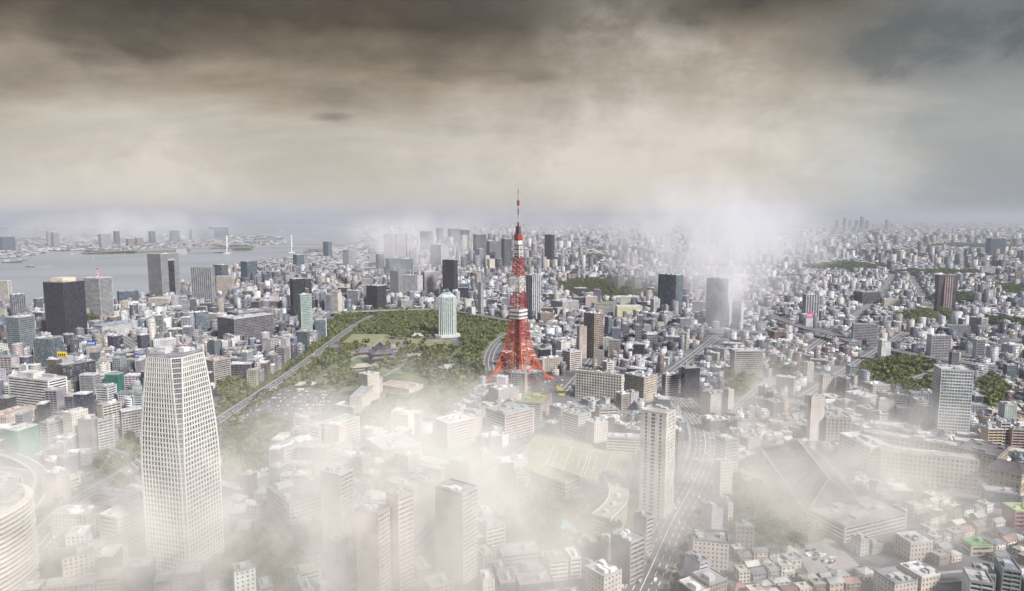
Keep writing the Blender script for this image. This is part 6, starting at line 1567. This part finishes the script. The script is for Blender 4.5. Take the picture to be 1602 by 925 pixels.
HROOF = [('grey tiled', (0.20, 0.20, 0.21)), ('pale metal', (0.46, 0.45, 0.42)), ('brown tiled', (0.17, 0.12, 0.10)), ('reddish tiled', (0.30, 0.19, 0.17)), ('dark slate', (0.11, 0.11, 0.12)), ('cream flat', (0.52, 0.49, 0.42)), ('pale grey', (0.36, 0.36, 0.35))]
HWALL = [('white', (0.64, 0.62, 0.58)), ('cream', (0.58, 0.52, 0.43)), ('grey', (0.40, 0.39, 0.38)), ('beige', (0.48, 0.42, 0.34)), ('brown', (0.28, 0.22, 0.18))]
HK = {}
def house_kit(w_, d_, h, kind):
    k = (round(w_), round(d_), round(h), kind)
    if k in HK: return HK[k]
    w_, d_, h = k[0], k[1], k[2] * 1.0; hw, hd = w_ / 2, d_ / 2
    wa = MB(); wa.box(-hw, hw, -hd, hd, 0, h)
    if kind == 0: wa.poly([(-hw, -hd, h), (-hw, hd, h), (-hw, 0, h + d_ * .26)]); wa.poly([(hw, hd, h), (hw, -hd, h), (hw, 0, h + d_ * .26)])
    ro = MB(); o = 0.7
    if kind == 0:
        rz = h + (d_ / 2 + o) * .52
        for s in (-1, 1):
            ro.poly([(-hw - o, s * (hd + o), h - .15), (hw + o, s * (hd + o), h - .15), (hw + o, 0, rz), (-hw - o, 0, rz)]); ro.poly([(-hw - o, s * (hd + o), h - .4), (hw + o, s * (hd + o), h - .4), (hw + o, 0, rz - .25), (-hw - o, 0, rz - .25)])
            ro.poly([(-hw - o, s * (hd + o), h - .4), (hw + o, s * (hd + o), h - .4), (hw + o, s * (hd + o), h - .15), (-hw - o, s * (hd + o), h - .15)])
        ro.bar((-hw - o, 0, rz), (hw + o, 0, rz), 0.22)
    elif kind == 1:
        e = [(-hw - o, -hd - o, h), (hw + o, -hd - o, h), (hw + o, hd + o, h), (-hw - o, hd + o, h)]; rz = h + d_ * .28; g = max(0.4, hw - hd * .9)
        r0, r1 = (-g, 0, rz), (g, 0, rz); ro.poly([e[0], e[1], r1, r0]); ro.poly([e[2], e[3], r0, r1]); ro.poly([e[1], e[2], r1]); ro.poly([e[3], e[0], r0]); ro.poly(e[::-1]); ro.bar(r0, r1, 0.2)
        for q, r_ in ((e[0], r0), (e[3], r0), (e[1], r1), (e[2], r1)): ro.bar(q, r_, 0.14)
    else:
        ro.box(-hw - .2, hw + .2, -hd - .2, hd + .2, h + 0.02, h + .3)
        for a, b_, c, d2 in ((-hw - .2, hw + .2, -hd - .2, -hd), (-hw - .2, hw + .2, hd, hd + .2), (-hw - .2, -hw, -hd, hd), (hw, hw + .2, -hd, hd)): ro.box(a, b_, c, d2, h + .3, h + .9)
        ro.cbox(hw * .3, hd * .2, h + .3, 2.4, 2.2, 2.0)
    wi = MB(); nfl = max(1, int(h / 2.9))
    for f in range(nfl):
        z = f * h / nfl + 0.9
        for s in (-1, 1):
            for q in range(3): x = -hw + w_ * (q + .5) / 3; wi.box(x - .8, x + .8, s * hd - .06, s * hd + .06, z, z + 1.3)
            for q in range(2): y = -hd + d_ * (q + .5) / 2; wi.box(s * hw - .06, s * hw + .06, y - .7, y + .7, z, z + 1.3)
    ba = MB(); ba.box(-hw * .7, hw * .7, -hd - 1.1, -hd + .05, h * .48, h * .48 + 1.1)
    HK[k] = (wa.mesh('wall', ['wall']), ro.mesh('roof', ['roof']), wi.mesh('window', ['glass_dark']), ba.mesh('balcony', ['wall'])); return HK[k]
ORD = ['', 'second', 'third', 'fourth', 'fifth', 'sixth', 'seventh', 'eighth', 'ninth', 'tenth', 'eleventh', 'twelfth', 'thirteenth', 'fourteenth', 'fifteenth', 'sixteenth', 'seventeenth', 'eighteenth', 'nineteenth', 'twentieth']
_o = ['first'] + ORD[1:9]
for _t in ('twenty', 'thirty', 'forty', 'fifty', 'sixty'): ORD += [_t + '-' + q for q in _o] + [dict(twenty='thirtieth', thirty='fortieth', forty='fiftieth', fifty='sixtieth', sixty='seventieth')[_t]]
LM = [('the lattice tower', TOWER_C.x, TOWER_C.y)]
for key, nm in (('tapered', 'the tapered tower'), ('black slab', 'the black slab tower'), ('square penthouse', 'the black-banded white block'), ('green mesh', 'the green wrapped cube'), ('curved louvred', 'the curved louvred tower'), ('terraced office block with dark', 'the terraced bank of offices'), ('slender pale green', 'the slender green tower'), ('curved dark glass', 'the curved dark block'), ('white finned', 'the white finned tower'),
                ('dark purple slab', 'the dark purple slab'), ('alone right of the mast', 'the lone purple tower'), ('white framed twin', 'the white framed twin tower'), ('brown and cream banded', 'the brown banded pair'), ('wide dark blue glass', 'the wide blue glass tower'), ('half hidden in the mist plume', 'the misty grey tower'), ('long white block with a grid', 'the square-windowed white block'), ('very tall white slab', 'the very tall white slab'),
                ('ribbed white office tower of three', 'the three-bay ribbed tower'), ('dark brown flared', 'the dark flared tower'), ('curved pale grey banded', 'the curved grey block'), ('dark wedge', 'the dark wedge hall'), ('sand coloured stone', 'the stone corner block'), ('crescent', 'the crescent building'), ('long white hotel', 'the hotel slab'), ('four dark window bands', 'the banded school'), ('pale yellow hall', 'the pale yellow hall'), ('gate-shaped office', 'the gate-shaped tower'),
                ('dark blue glass block with a rounded', 'the round-fronted blue block'), ('above the expressway', 'the white tower by the expressway'), ('terraced grey office block', 'the stepped grey block'), ('ribbed apartment tower near', 'the ribbed bay tower'), ('large balconied', 'the large balconied slab'), ('white square', None)):
    h = find(key)
    if h and nm: LM.append((nm, h[2], h[3]))
pending = list(tree_labels)      # (object, adjective phrase, noun, x, y)
def flush_labels():
    groups = {}
    for o, adj, noun, x, y in pending:
        best = min(LM, key=lambda l: ((l[1] - x) ** 2 + (l[2] - y) ** 2) / (0.3 + (l[2] / 1500.0)) )
        ddx, ddy = x - best[1], y - best[2]
        rel = ('right of' if ddx > 0 else 'left of') if abs(ddx) > abs(ddy) else ('behind' if ddy > 0 else 'in front of')
        groups.setdefault((adj, noun, rel, best[0]), []).append((math.hypot(ddx, ddy), o))
    for (adj, noun, rel, lm), L in groups.items():
        L.sort(key=lambda q: q[0])
        for i, (_, o) in enumerate(L):
            if len(L) == 1: o['label'] = '%s %s %s %s' % (adj, noun, rel, lm)
            elif i < len(ORD): o['label'] = '%s %s %s %s, %s nearest' % (adj, noun, rel, lm, ORD[i]) if i else '%s %s %s %s, the nearest' % (adj, noun, rel, lm)
            else: o['label'] = '%s %s %s %s, among the farthest' % (adj, noun, rel, lm)
house_spots.sort(key=lambda q: math.hypot(q[0], q[1]))
for x, y, w_, d_, th in house_spots[:240]:
    kind = rr.choice([0, 0, 1, 1, 2, 2]); rn, rc = rr.choice(HROOF) if kind < 2 else rr.choice([HROOF[1], HROOF[5], HROOF[5], HROOF[6]]); wn, wc = rr.choice(HWALL); h = rr.choice([5, 6, 6, 8] if kind < 2 else [6, 8, 9])
    a, b_, c, d2 = house_kit(w_, d_, h, kind); t = thing('house', '', 'house', (x, y, 0), th, 'houses of the low quarters')
    add('wall', a, t, color=wc); add('roof', b_, t, color=rc); add('window', c, t, kind='stuff')
    if rr.random() < 0.4: add('balcony', d2, t, color=wc)
    pending.append((t, '%s house, %s %s roof,' % (wn, rn, ['gabled', 'hipped', 'terrace'][kind]), '', x, y))
pending = [(o, a.strip(), n, x, y) for o, a, n, x, y in pending]
for k, (x, y, w_, d_, th) in enumerate(house_spots):        # garden trees between the houses
    if k % 3 == 0:
        px, py = x + rr.uniform(-8, 8), y + d_ / 2 + 2
        cr, tk, _ = TREES[k % 7]
        if k < 90:
            t = thing('garden_tree', 'small garden tree between the houses of the low quarters', 'tree', (px, py, 0), rr.uniform(0, 6), 'garden trees among the houses'); s = rr.uniform(.32, .55); t.scale = (s, s, s); add('trunk', tk, t); add('crown', cr, t); pending.append((t, 'small garden tree among low houses', '', px, py))
block(HZ); block(HZ2)

# ------------------------------------------------------------------ the dense city: lots along a local street grid, district by district
PAL = [('white', (0.62, 0.62, 0.64)), ('white', (0.54, 0.545, 0.57)), ('pale grey', (0.43, 0.435, 0.46)), ('pale grey', (0.37, 0.375, 0.40)), ('cream', (0.56, 0.51, 0.45)), ('beige', (0.46, 0.41, 0.35)), ('pinkish', (0.44, 0.38, 0.37)), ('grey', (0.26, 0.265, 0.29)), ('grey', (0.20, 0.205, 0.23)), ('brown', (0.20, 0.14, 0.12)), ('dark', (0.065, 0.065, 0.085)), ('dark', (0.10, 0.095, 0.125)), ('blue grey', (0.17, 0.20, 0.25)), ('white', (0.66, 0.65, 0.65))]
rg = np.random.default_rng(5)
seeds = []
yy = 470.0
while yy < 3500:
    stp = 150 + (yy - 470) * 0.05
    xx = -0.82 * yy - 160
    while xx < 0.82 * yy + 160:
        seeds.append((xx + rg.uniform(-.4, .4) * stp, yy + rg.uniform(-.4, .4) * stp, rg.uniform(-0.65, 0.65), rg.uniform(0.62, 1.35))); xx += stp
    yy += stp
SX = np.array([s[0] for s in seeds]); SY = np.array([s[1] for s in seeds])
lots = []
for si, (sx, sy, th, hk) in enumerate(seeds):
    ca, sa = math.cos(th), math.sin(th); Rd = 210 + (sy - 470) * 0.05
    v = -Rd; row = 0
    while v < Rd:
        dep = rr.uniform(11, 20) * (1.0 if sy < 1600 else 1.15)
        u = -Rd + rr.uniform(0, 8); cnt = 0
        while u < Rd:
            w_ = rr.uniform(8, 19) if rr.random() < 0.85 else rr.uniform(20, 38)
            if sy > 1600: w_ *= 1.15
            x = sx + ca * (u + w_ / 2) - sa * (v + dep / 2); y = sy + sa * (u + w_ / 2) + ca * (v + dep / 2)
            if y > 470 and abs(x) < 0.79 * y + 60 and y < 3560 and (SX - x).__pow__(2).__add__((SY - y) ** 2).argmin() == si:
                q = rect_poly(x, y, w_, dep, th, -0.3)
                if not blocked(q): block(q); lots.append((x, y, w_ - 0.8, dep - 0.8, th, hk))
            cnt += 1; u += w_ + (rr.uniform(0.6, 2.0) if cnt % 5 else rr.uniform(5, 8))
        row += 1; v += dep + (rr.uniform(6, 9) if row % 2 == 0 else 0.8)
def height_at(x, y):
    px, py = proj(x, y, 0); a = rr.random()
    if px > 1080 and 430 < py < 620: h = rr.choice([6, 7, 8, 9, 9, 12, 12, 15, 18]) if a < 0.86 else rr.uniform(20, 38)
    elif px > 1150: h = rr.choice([7, 9, 10, 12, 15, 18]) if a < .86 else rr.uniform(20, 32)
    elif py > 640: h = rr.choice([10, 12, 15, 18, 22, 25]) if a < .9 else rr.uniform(26, 36)
    elif px < 500: h = rr.choice([12, 16, 20, 24, 27, 30]) if a < .9 else rr.uniform(30, 48)
    else: h = rr.choice([9, 12, 15, 18, 22, 26, 30]) if a < .90 else rr.uniform(30, 52)
    return h * rr.uniform(0.92, 1.08)
B0 = []
for (x, y, w_, d_, th, hk) in lots:
    h = height_at(x, y) * hk
    if max(w_, d_) > 22 and h < 12 and rr.random() < .5: h *= 1.5
    px, py = proj(x, y, h)
    dist = math.hypot(x, y); inframe = -10 < px < 1612 and py < 925
    B0.append([x, y, w_, d_, th, h, (w_ * (h + 0.35 * d_)) / dist ** 2 if inframe else 0.0])
B0.sort(key=lambda q: -q[6])
N_IND = 590
cnt = {'office_block': 0, 'apartment_block': 0}
STY = {'office_block': ['bands', 'grid', 'glass', 'bands', 'wide', 'plain'], 'apartment_block': ['apt', 'plain', 'apt', 'plain', 'grid', 'apt']}
SNM = {'bands': 'ribbon-windowed', 'grid': 'square-windowed', 'glass': 'glass-fronted', 'wide': 'broad-windowed', 'plain': 'small-windowed', 'apt': 'balconied'}
GLS = ['glass_dark', 'glass_dark', 'glass_blue', 'glass_grey']
rest_b = []
for k, (x, y, w_, d_, th, h, sc) in enumerate(B0):
    kind = 'office_block' if rr.random() < 0.5 else 'apartment_block'
    if sc > 0 and k < N_IND and cnt[kind] < 295:
        cnt[kind] += 1
        st = rr.choice(STY[kind]); cn, cc = rr.choice(PAL)
        qw, qd, qh = max(6, round(w_ / 3) * 3 - 1), max(6, round(d_ / 3) * 3 - 1), max(2, round(h / 3.3)) * 3.3
        sd = rr.randrange(3)
        fl, bay = (3.3, rr.choice([3.0, 3.6]))
        t = building(kind, '', 'office building' if kind == 'office_block' else 'apartment building', st, x, y, qw, qd, qh, th, tuple(c * rr.uniform(.9, 1.08) for c in cc), rr.choice(GLS[:2]) if st != 'glass' else 'glass_blue', fl, bay, sd, 3 + sd, rr.choice(ROOFC), 'office blocks of the dense city' if kind == 'office_block' else 'apartment blocks of the dense city')
        nfl = round(qh / 3.3); size = 'low' if nfl <= 4 else ('mid-rise' if nfl <= 8 else 'tall')
        pending.append((t, '%s %s %s %s block' % (size, cn, SNM[st], 'office' if kind == 'office_block' else 'apartment'), '', x, y))
    else: rest_b.append((x, y, w_, d_, th, h))
pending = [(o, a.strip(), n, x, y) for o, a, n, x, y in pending]
flush_labels()
for o in COL.objects:
    if o.get('label'): o['label'] = ' '.join(o['label'].split())

# the rest of the city, massed: every block still has walls, parapet, roof and roof huts
def mass(name, items, detail):
    n = len(items); A = np.array([(q[0], q[1], q[2], q[3], q[4], q[5]) for q in items])
    boxes = []     # x,y,z0,z1,w,d,th,isroofpiece
    pal = np.array([c for _, c in PAL]); pal *= np.where(pal.mean(1) > 0.5, 0.98, 0.78)[:, None]; wts = np.array([1.0] * len(pal)); wts /= wts.sum()
    ci = rg.choice(len(pal), n, p=wts); base = pal[ci] * rg.uniform(.85, 1.1, (n, 1))
    rpal = np.array(ROOFC + [(0.20, 0.20, 0.22), (0.14, 0.14, 0.16), (0.56, 0.55, 0.53), (0.24, 0.28, 0.33), (0.40, 0.36, 0.32)]); rc = rpal[rg.integers(0, len(rpal), n)] * rg.uniform(.8, 1.15, (n, 1))
    kd = rg.uniform(0, 1, n)
    rows = [np.column_stack([A[:, 0], A[:, 1], np.zeros(n), A[:, 5], A[:, 2], A[:, 3], A[:, 4], np.arange(n)])]
    if detail:
        for r_ in range(detail):
            ox = rg.uniform(-.3, .3, n) * A[:, 2]; oy = rg.uniform(-.3, .3, n) * A[:, 3]; ca, sa = np.cos(A[:, 4]), np.sin(A[:, 4])
            f = rg.uniform(.12, .38, (n, 2)) if r_ == 0 else rg.uniform(.08, .2, (n, 2))
            rows.append(np.column_stack([A[:, 0] + ca * ox - sa * oy, A[:, 1] + sa * ox + ca * oy, A[:, 5], A[:, 5] + rg.uniform(1.2, 3.8, n), A[:, 2] * f[:, 0], A[:, 3] * f[:, 1], A[:, 4], np.arange(n)]))
        for e in range(4 if detail > 2 else 0):      # parapets
            ca, sa = np.cos(A[:, 4]), np.sin(A[:, 4]); t = 0.35
            sgn = 1 if e % 2 else -1
            if e < 2: ox, oy, w_, d_ = 0 * A[:, 0], sgn * (A[:, 3] / 2 - t / 2), A[:, 2], np.full(n, t)
            else: ox, oy, w_, d_ = sgn * (A[:, 2] / 2 - t / 2), 0 * A[:, 0], np.full(n, t), A[:, 3] - 2 * t
            rows.append(np.column_stack([A[:, 0] + ca * ox - sa * oy, A[:, 1] + sa * ox + ca * oy, A[:, 5] + .001, A[:, 5] + 0.9, w_, d_, A[:, 4], np.arange(n)]))
    Bx = np.concatenate(rows); m = len(Bx); ca, sa = np.cos(Bx[:, 6]), np.sin(Bx[:, 6])
    sgx, sgy = np.array([-.5, .5, .5, -.5]), np.array([-.5, -.5, .5, .5])
    lx = Bx[:, 4:5] * sgx; ly = Bx[:, 5:6] * sgy
    X = Bx[:, 0:1] + ca[:, None] * lx - sa[:, None] * ly; Y = Bx[:, 1:2] + sa[:, None] * lx + ca[:, None] * ly
    V = np.zeros((m, 8, 3)); V[:, :4, 0] = X; V[:, 4:, 0] = X; V[:, :4, 1] = Y; V[:, 4:, 1] = Y; V[:, :4, 2] = Bx[:, 2:3]; V[:, 4:, 2] = Bx[:, 3:4]
    fi = np.array([(0, 1, 5, 4), (1, 2, 6, 5), (2, 3, 7, 6), (3, 0, 4, 7), (4, 5, 6, 7)])
    Fc = (np.arange(m)[:, None, None] * 8 + fi[None]).reshape(-1)
    nf = m * 5
    me = bpy.data.meshes.new(name); me.vertices.add(m * 8); me.vertices.foreach_set('co', V.astype(np.float32).ravel())
    me.loops.add(nf * 4); me.loops.foreach_set('vertex_index', Fc.astype(np.int32)); me.polygons.add(nf); me.polygons.foreach_set('loop_start', np.arange(0, nf * 4, 4, dtype=np.int32))
    uv = np.full((m, 5, 4, 2), -1.0); H = Bx[:, 3] - Bx[:, 2]; main = np.arange(m) < n
    for f_, L in ((0, Bx[:, 4]), (1, Bx[:, 5]), (2, Bx[:, 4]), (3, Bx[:, 5])):
        off = rg.integers(0, 50, m) * 2.7
        uv[:, f_, 0] = np.column_stack([off, 0 * H]); uv[:, f_, 1] = np.column_stack([off + L, 0 * H]); uv[:, f_, 2] = np.column_stack([off + L, H]); uv[:, f_, 3] = np.column_stack([off, H])
    uv[~main] = -1.0
    lay = me.uv_layers.new(name='UVMap'); lay.data.foreach_set('uv', uv.astype(np.float32).ravel())
    idx = Bx[:, 7].astype(int); colr = np.ones((m, 5, 4)); colr[:, :4, :3] = base[idx][:, None]; colr[:, 4, :3] = rc[idx]
    un = ~main; colr[un, :, :3] = (0.5 * base[idx[un]] + 0.5 * rc[idx[un]])[:, None] * rg.uniform(.8, 1.2, (un.sum(), 1, 1))
    at = me.attributes.new('col', 'FLOAT_COLOR', 'FACE'); at.data.foreach_set('color', colr.astype(np.float32).ravel())
    ak = me.attributes.new('kind', 'FLOAT', 'FACE'); ak.data.foreach_set('value', np.repeat(kd[idx], 5).astype(np.float32))
    me.materials.append(M['city_block']); me.update(calc_edges=True)
    add(name, me, None, kind='stuff'); return m
a = mass('city_mass', [q for q in rest_b if q[1] < 1700], 3); b2 = mass('city_mass', [q for q in rest_b if q[1] >= 1700], 1)
# far city out to the horizon
FAR = []
sea_np = sea_w
def far_band(y0, y1, step, wr, hr, ptow, tr, keep=0.9):
    X, Y = np.meshgrid(np.arange(-0.80 * y1, 0.80 * y1, step), np.arange(y0, y1, step)); X = X.ravel() + rg.uniform(-.42, .42, X.size) * step; Y = Y.ravel() + rg.uniform(-.42, .42, Y.size) * step
    ok = (np.abs(X) < 0.79 * Y + 100) & (rg.random(X.size) < keep)
    X, Y = X[ok], Y[ok]
    insea = inside(sea_w, X, Y)
    for nm in ('island', 'far_shore'): insea &= ~inside(ISL_W[nm], X, Y)
    for pl, _ in FAR_WOODS: insea |= inside(GP(pl), X, Y)
    X, Y = X[~insea], Y[~insea]; n = len(X)
    big = mnz(X, Y)
    tw = rg.random(n) < ptow * np.clip(big * 2.2, 0.05, 2.5)
    pxs = CX + F * X / (Y * c_ + CAM_H * s_); shore = (pxs < 610) & (Y > 3500); tw &= ~shore
    h = np.where(tw, rg.uniform(*tr, n), rg.uniform(*hr, n)); h = np.where(shore, np.minimum(h, 11.0), h); w_ = rg.uniform(*wr, n); d_ = rg.uniform(*wr, n); w_ = np.where(tw, np.minimum(w_, 42), w_)
    isl = inside(ISL_W['island'], X, Y) | inside(ISL_W['far_shore'], X, Y); h = np.where(isl, np.minimum(h, 14 + 18 * rg.random(n)), h); sel = ~isl | (rg.random(n) < .6)
    return [q for q, s in zip(zip(X, Y, w_, d_, rg.uniform(-.6, .6, n), h), sel) if s]
def mnz(X, Y): return np.array([0.5 + 0.9 * mnoise.noise((float(x) / 900.0, float(y) / 1500.0, 3.3)) + (0.25 if -2200 < x < 500 and y < 6500 else 0) for x, y in zip(X, Y)])
FAR += far_band(3540, 5200, 31, (15, 32), (6, 19), 0.05, (28, 80))
FAR += far_band(5200, 8200, 46, (22, 48), (6, 18), 0.03, (30, 90))
FAR += far_band(8200, 14000, 84, (40, 90), (6, 20), 0.02, (35, 80))
FAR += far_band(14000, 30000, 200, (80, 190), (8, 22), 0.012, (40, 90))
mass('distant_city', FAR, 0)
# a far cluster of towers on the skyline
for k, (px, top, w_) in enumerate(((1322, 333, 52), (1349, 331.5, 60), (1341, 337, 60), (1357, 337, 50), (1388, 336, 60), (1310, 337, 45), (1330, 336, 40))):
    y = 15500 + 200 * k; h = z_row(top + 8.0, y); x = x_col(px, y, h); building('skyline_tower', 'hazy skyline tower on the horizon, ' + ['leftmost tall one', 'tallest of the cluster', 'low one left of the tallest', 'right of the tallest', 'lone one apart at the right end', 'outermost at the left end', 'short one in the middle'][k], 'office tower', 'dark', x, y, w_, w_, h, 0.3, (0.25, 0.28, 0.33), 'glass_blue', 12, 12, 0, 0, None, 'towers on the far skyline')
print('lots', len(lots), 'ind', cnt, 'houses', len(house_spots), 'far', len(FAR))

# ------------------------------------------------------------------ air: an even haze over the whole city, and banks of ground mist
def vol_mat(name, color, density, aniso=0.0, fade=None, scale=0.012, seed=0.0, lo=0.42, hi=0.72, stretch=(1, 1, 1)):
    m = bpy.data.materials.new(name); m.use_nodes = True; t = NT(m.node_tree); t.n.clear()
    o = t.new('ShaderNodeOutputMaterial'); p = t.new('ShaderNodeVolumePrincipled'); p.inputs['Color'].default_value = (*color, 1); p.inputs['Anisotropy'].default_value = aniso
    if fade is None: p.inputs['Density'].default_value = density
    else:
        tcx = t.new('ShaderNodeTexCoord'); g = t.new('ShaderNodeNewGeometry'); r = t.vmath('LENGTH', tcx.outputs['Object'])
        base = t.math('POWER', t.math('SUBTRACT', 1.0, t.math('MINIMUM', r, 1.0)), fade)
        nz = t.noise(t.vmath('ADD', t.vmath('MULTIPLY', g.outputs['Position'], stretch), (seed * 37.0, seed * 91.0, 0.0)), scale, 4.0, 0.6, 0.6)
        t.l.new(t.math('MULTIPLY', t.math('MULTIPLY', base, t.lin(nz, lo, hi, 0.05, 1.6)), density), p.inputs['Density'])
    t.l.new(p.outputs[0], o.inputs['Volume']); return m
HAZE_D = 5.6e-5
b = MB(); b.box(-60500, 60500, -3500, 90500, -4.0, 490.0); hz = b.mesh('haze', [vol_mat('haze_air', (0.53, 0.54, 0.58), HAZE_D)]); add('haze', hz, None, kind='stuff')
import bmesh
def bank(px, py, z, rad, dens, fade=1.0, scale=0.012, seed=1.0, col=(1.0, 0.962, 0.895), lo=0.42, hi=0.62, d=None, stretch=(1, 1, 1)):
    if d is None: x, y = G(px, py)
    else: y = d; x = x_col(px, y, z)
    bm = bmesh.new(); bmesh.ops.create_icosphere(bm, subdivisions=3, radius=1.0)
    zc = (-0.8 - z) / rad[2]
    if zc > -1:      # the bank ends just under the ground it lies on
        r_ = bmesh.ops.bisect_plane(bm, geom=bm.verts[:] + bm.edges[:] + bm.faces[:], plane_co=(0, 0, zc), plane_no=(0, 0, 1), clear_inner=True)
        bmesh.ops.edgenet_fill(bm, edges=[e for e in r_['geom_cut'] if isinstance(e, bmesh.types.BMEdge)])
        bmesh.ops.recalc_face_normals(bm, faces=bm.faces[:])
    me = bpy.data.meshes.new('mist_bank'); bm.to_mesh(me); bm.free()
    me.materials.append(vol_mat('mist', col, dens, -0.15, fade, scale, seed, lo, hi, stretch))
    o = add('mist_bank', me, None, (x, y, z), 0, None, kind='stuff'); o.scale = rad; return o
MIST = True
if MIST:
    bank(590, 900, 75, (190, 95, 125), 0.0090, 0.7, 0.019, 1, d=450)
    bank(600, 815, 30, (175, 130, 100), 0.0065, 0.8, 0.018, 14)
    bank(610, 725, 20, (135, 100, 72), 0.0035, 0.9, 0.022, 11)
    bank(255, 925, 15, (120, 75, 105), 0.0106, 0.8, 0.017, 2, d=470)
    bank(880, 890, 25, (250, 170, 110), 0.0043, 0.8, 0.015, 3)
    bank(860, 705, 15, (150, 70, 50), 0.0040, 0.9, 0.022, 12)
    bank(1230, 800, 30, (215, 180, 105), 0.0065, 0.8, 0.017, 4)
    bank(1400, 830, 25, (120, 90, 80), 0.0091, 0.8, 0.02, 17)
    bank(1400, 690, 20, (120, 90, 60), 0.0068, 0.9, 0.02, 15)
    bank(740, 655, 18, (110, 90, 62), 0.0057, 0.9, 0.024, 5)
    bank(810, 622, 12, (80, 50, 45), 0.0072, 0.9, 0.024, 18)
    bank(1215, 640, 25, (150, 170, 85), 0.0047, 0.9, 0.018, 6)
    bank(90, 800, 25, (140, 110, 85), 0.0065, 0.9, 0.018, 10)
    bank(30, 910, 50, (110, 70, 115), 0.0137, 0.8, 0.02, 13, d=455)
    bank(820, 860, 25, (480, 230, 115), 0.0020, 0.6, 0.012, 19)
    bank(1110, 470, 170, (430, 560, 300), 0.0031, 0.8, 0.0085, 7, (0.95, 0.94, 0.945), d=2500, stretch=(1, 1, 0.65))
    bank(1135, 470, 110, (130, 110, 150), 0.0075, 0.8, 0.014, 20, (0.95, 0.94, 0.945), d=1560, stretch=(1, 1, 0.6))
    bank(1190, 390, 160, (560, 800, 240), 0.0019, 0.8, 0.0045, 8, (0.92, 0.935, 0.97), d=4300, stretch=(1, 1, 0.5))
    bank(640, 420, 130, (380, 560, 200), 0.0021, 0.9, 0.007, 9, (0.95, 0.94, 0.945), d=3300)
    bank(760, 352, 120, (2700, 1500, 300), 0.00035, 0.7, 0.0022, 21, (0.95, 0.94, 0.945), d=9500)
    bank(200, 380, 160, (1300, 900, 240), 0.0010, 0.8, 0.0028, 16, (0.95, 0.94, 0.945), d=7600)
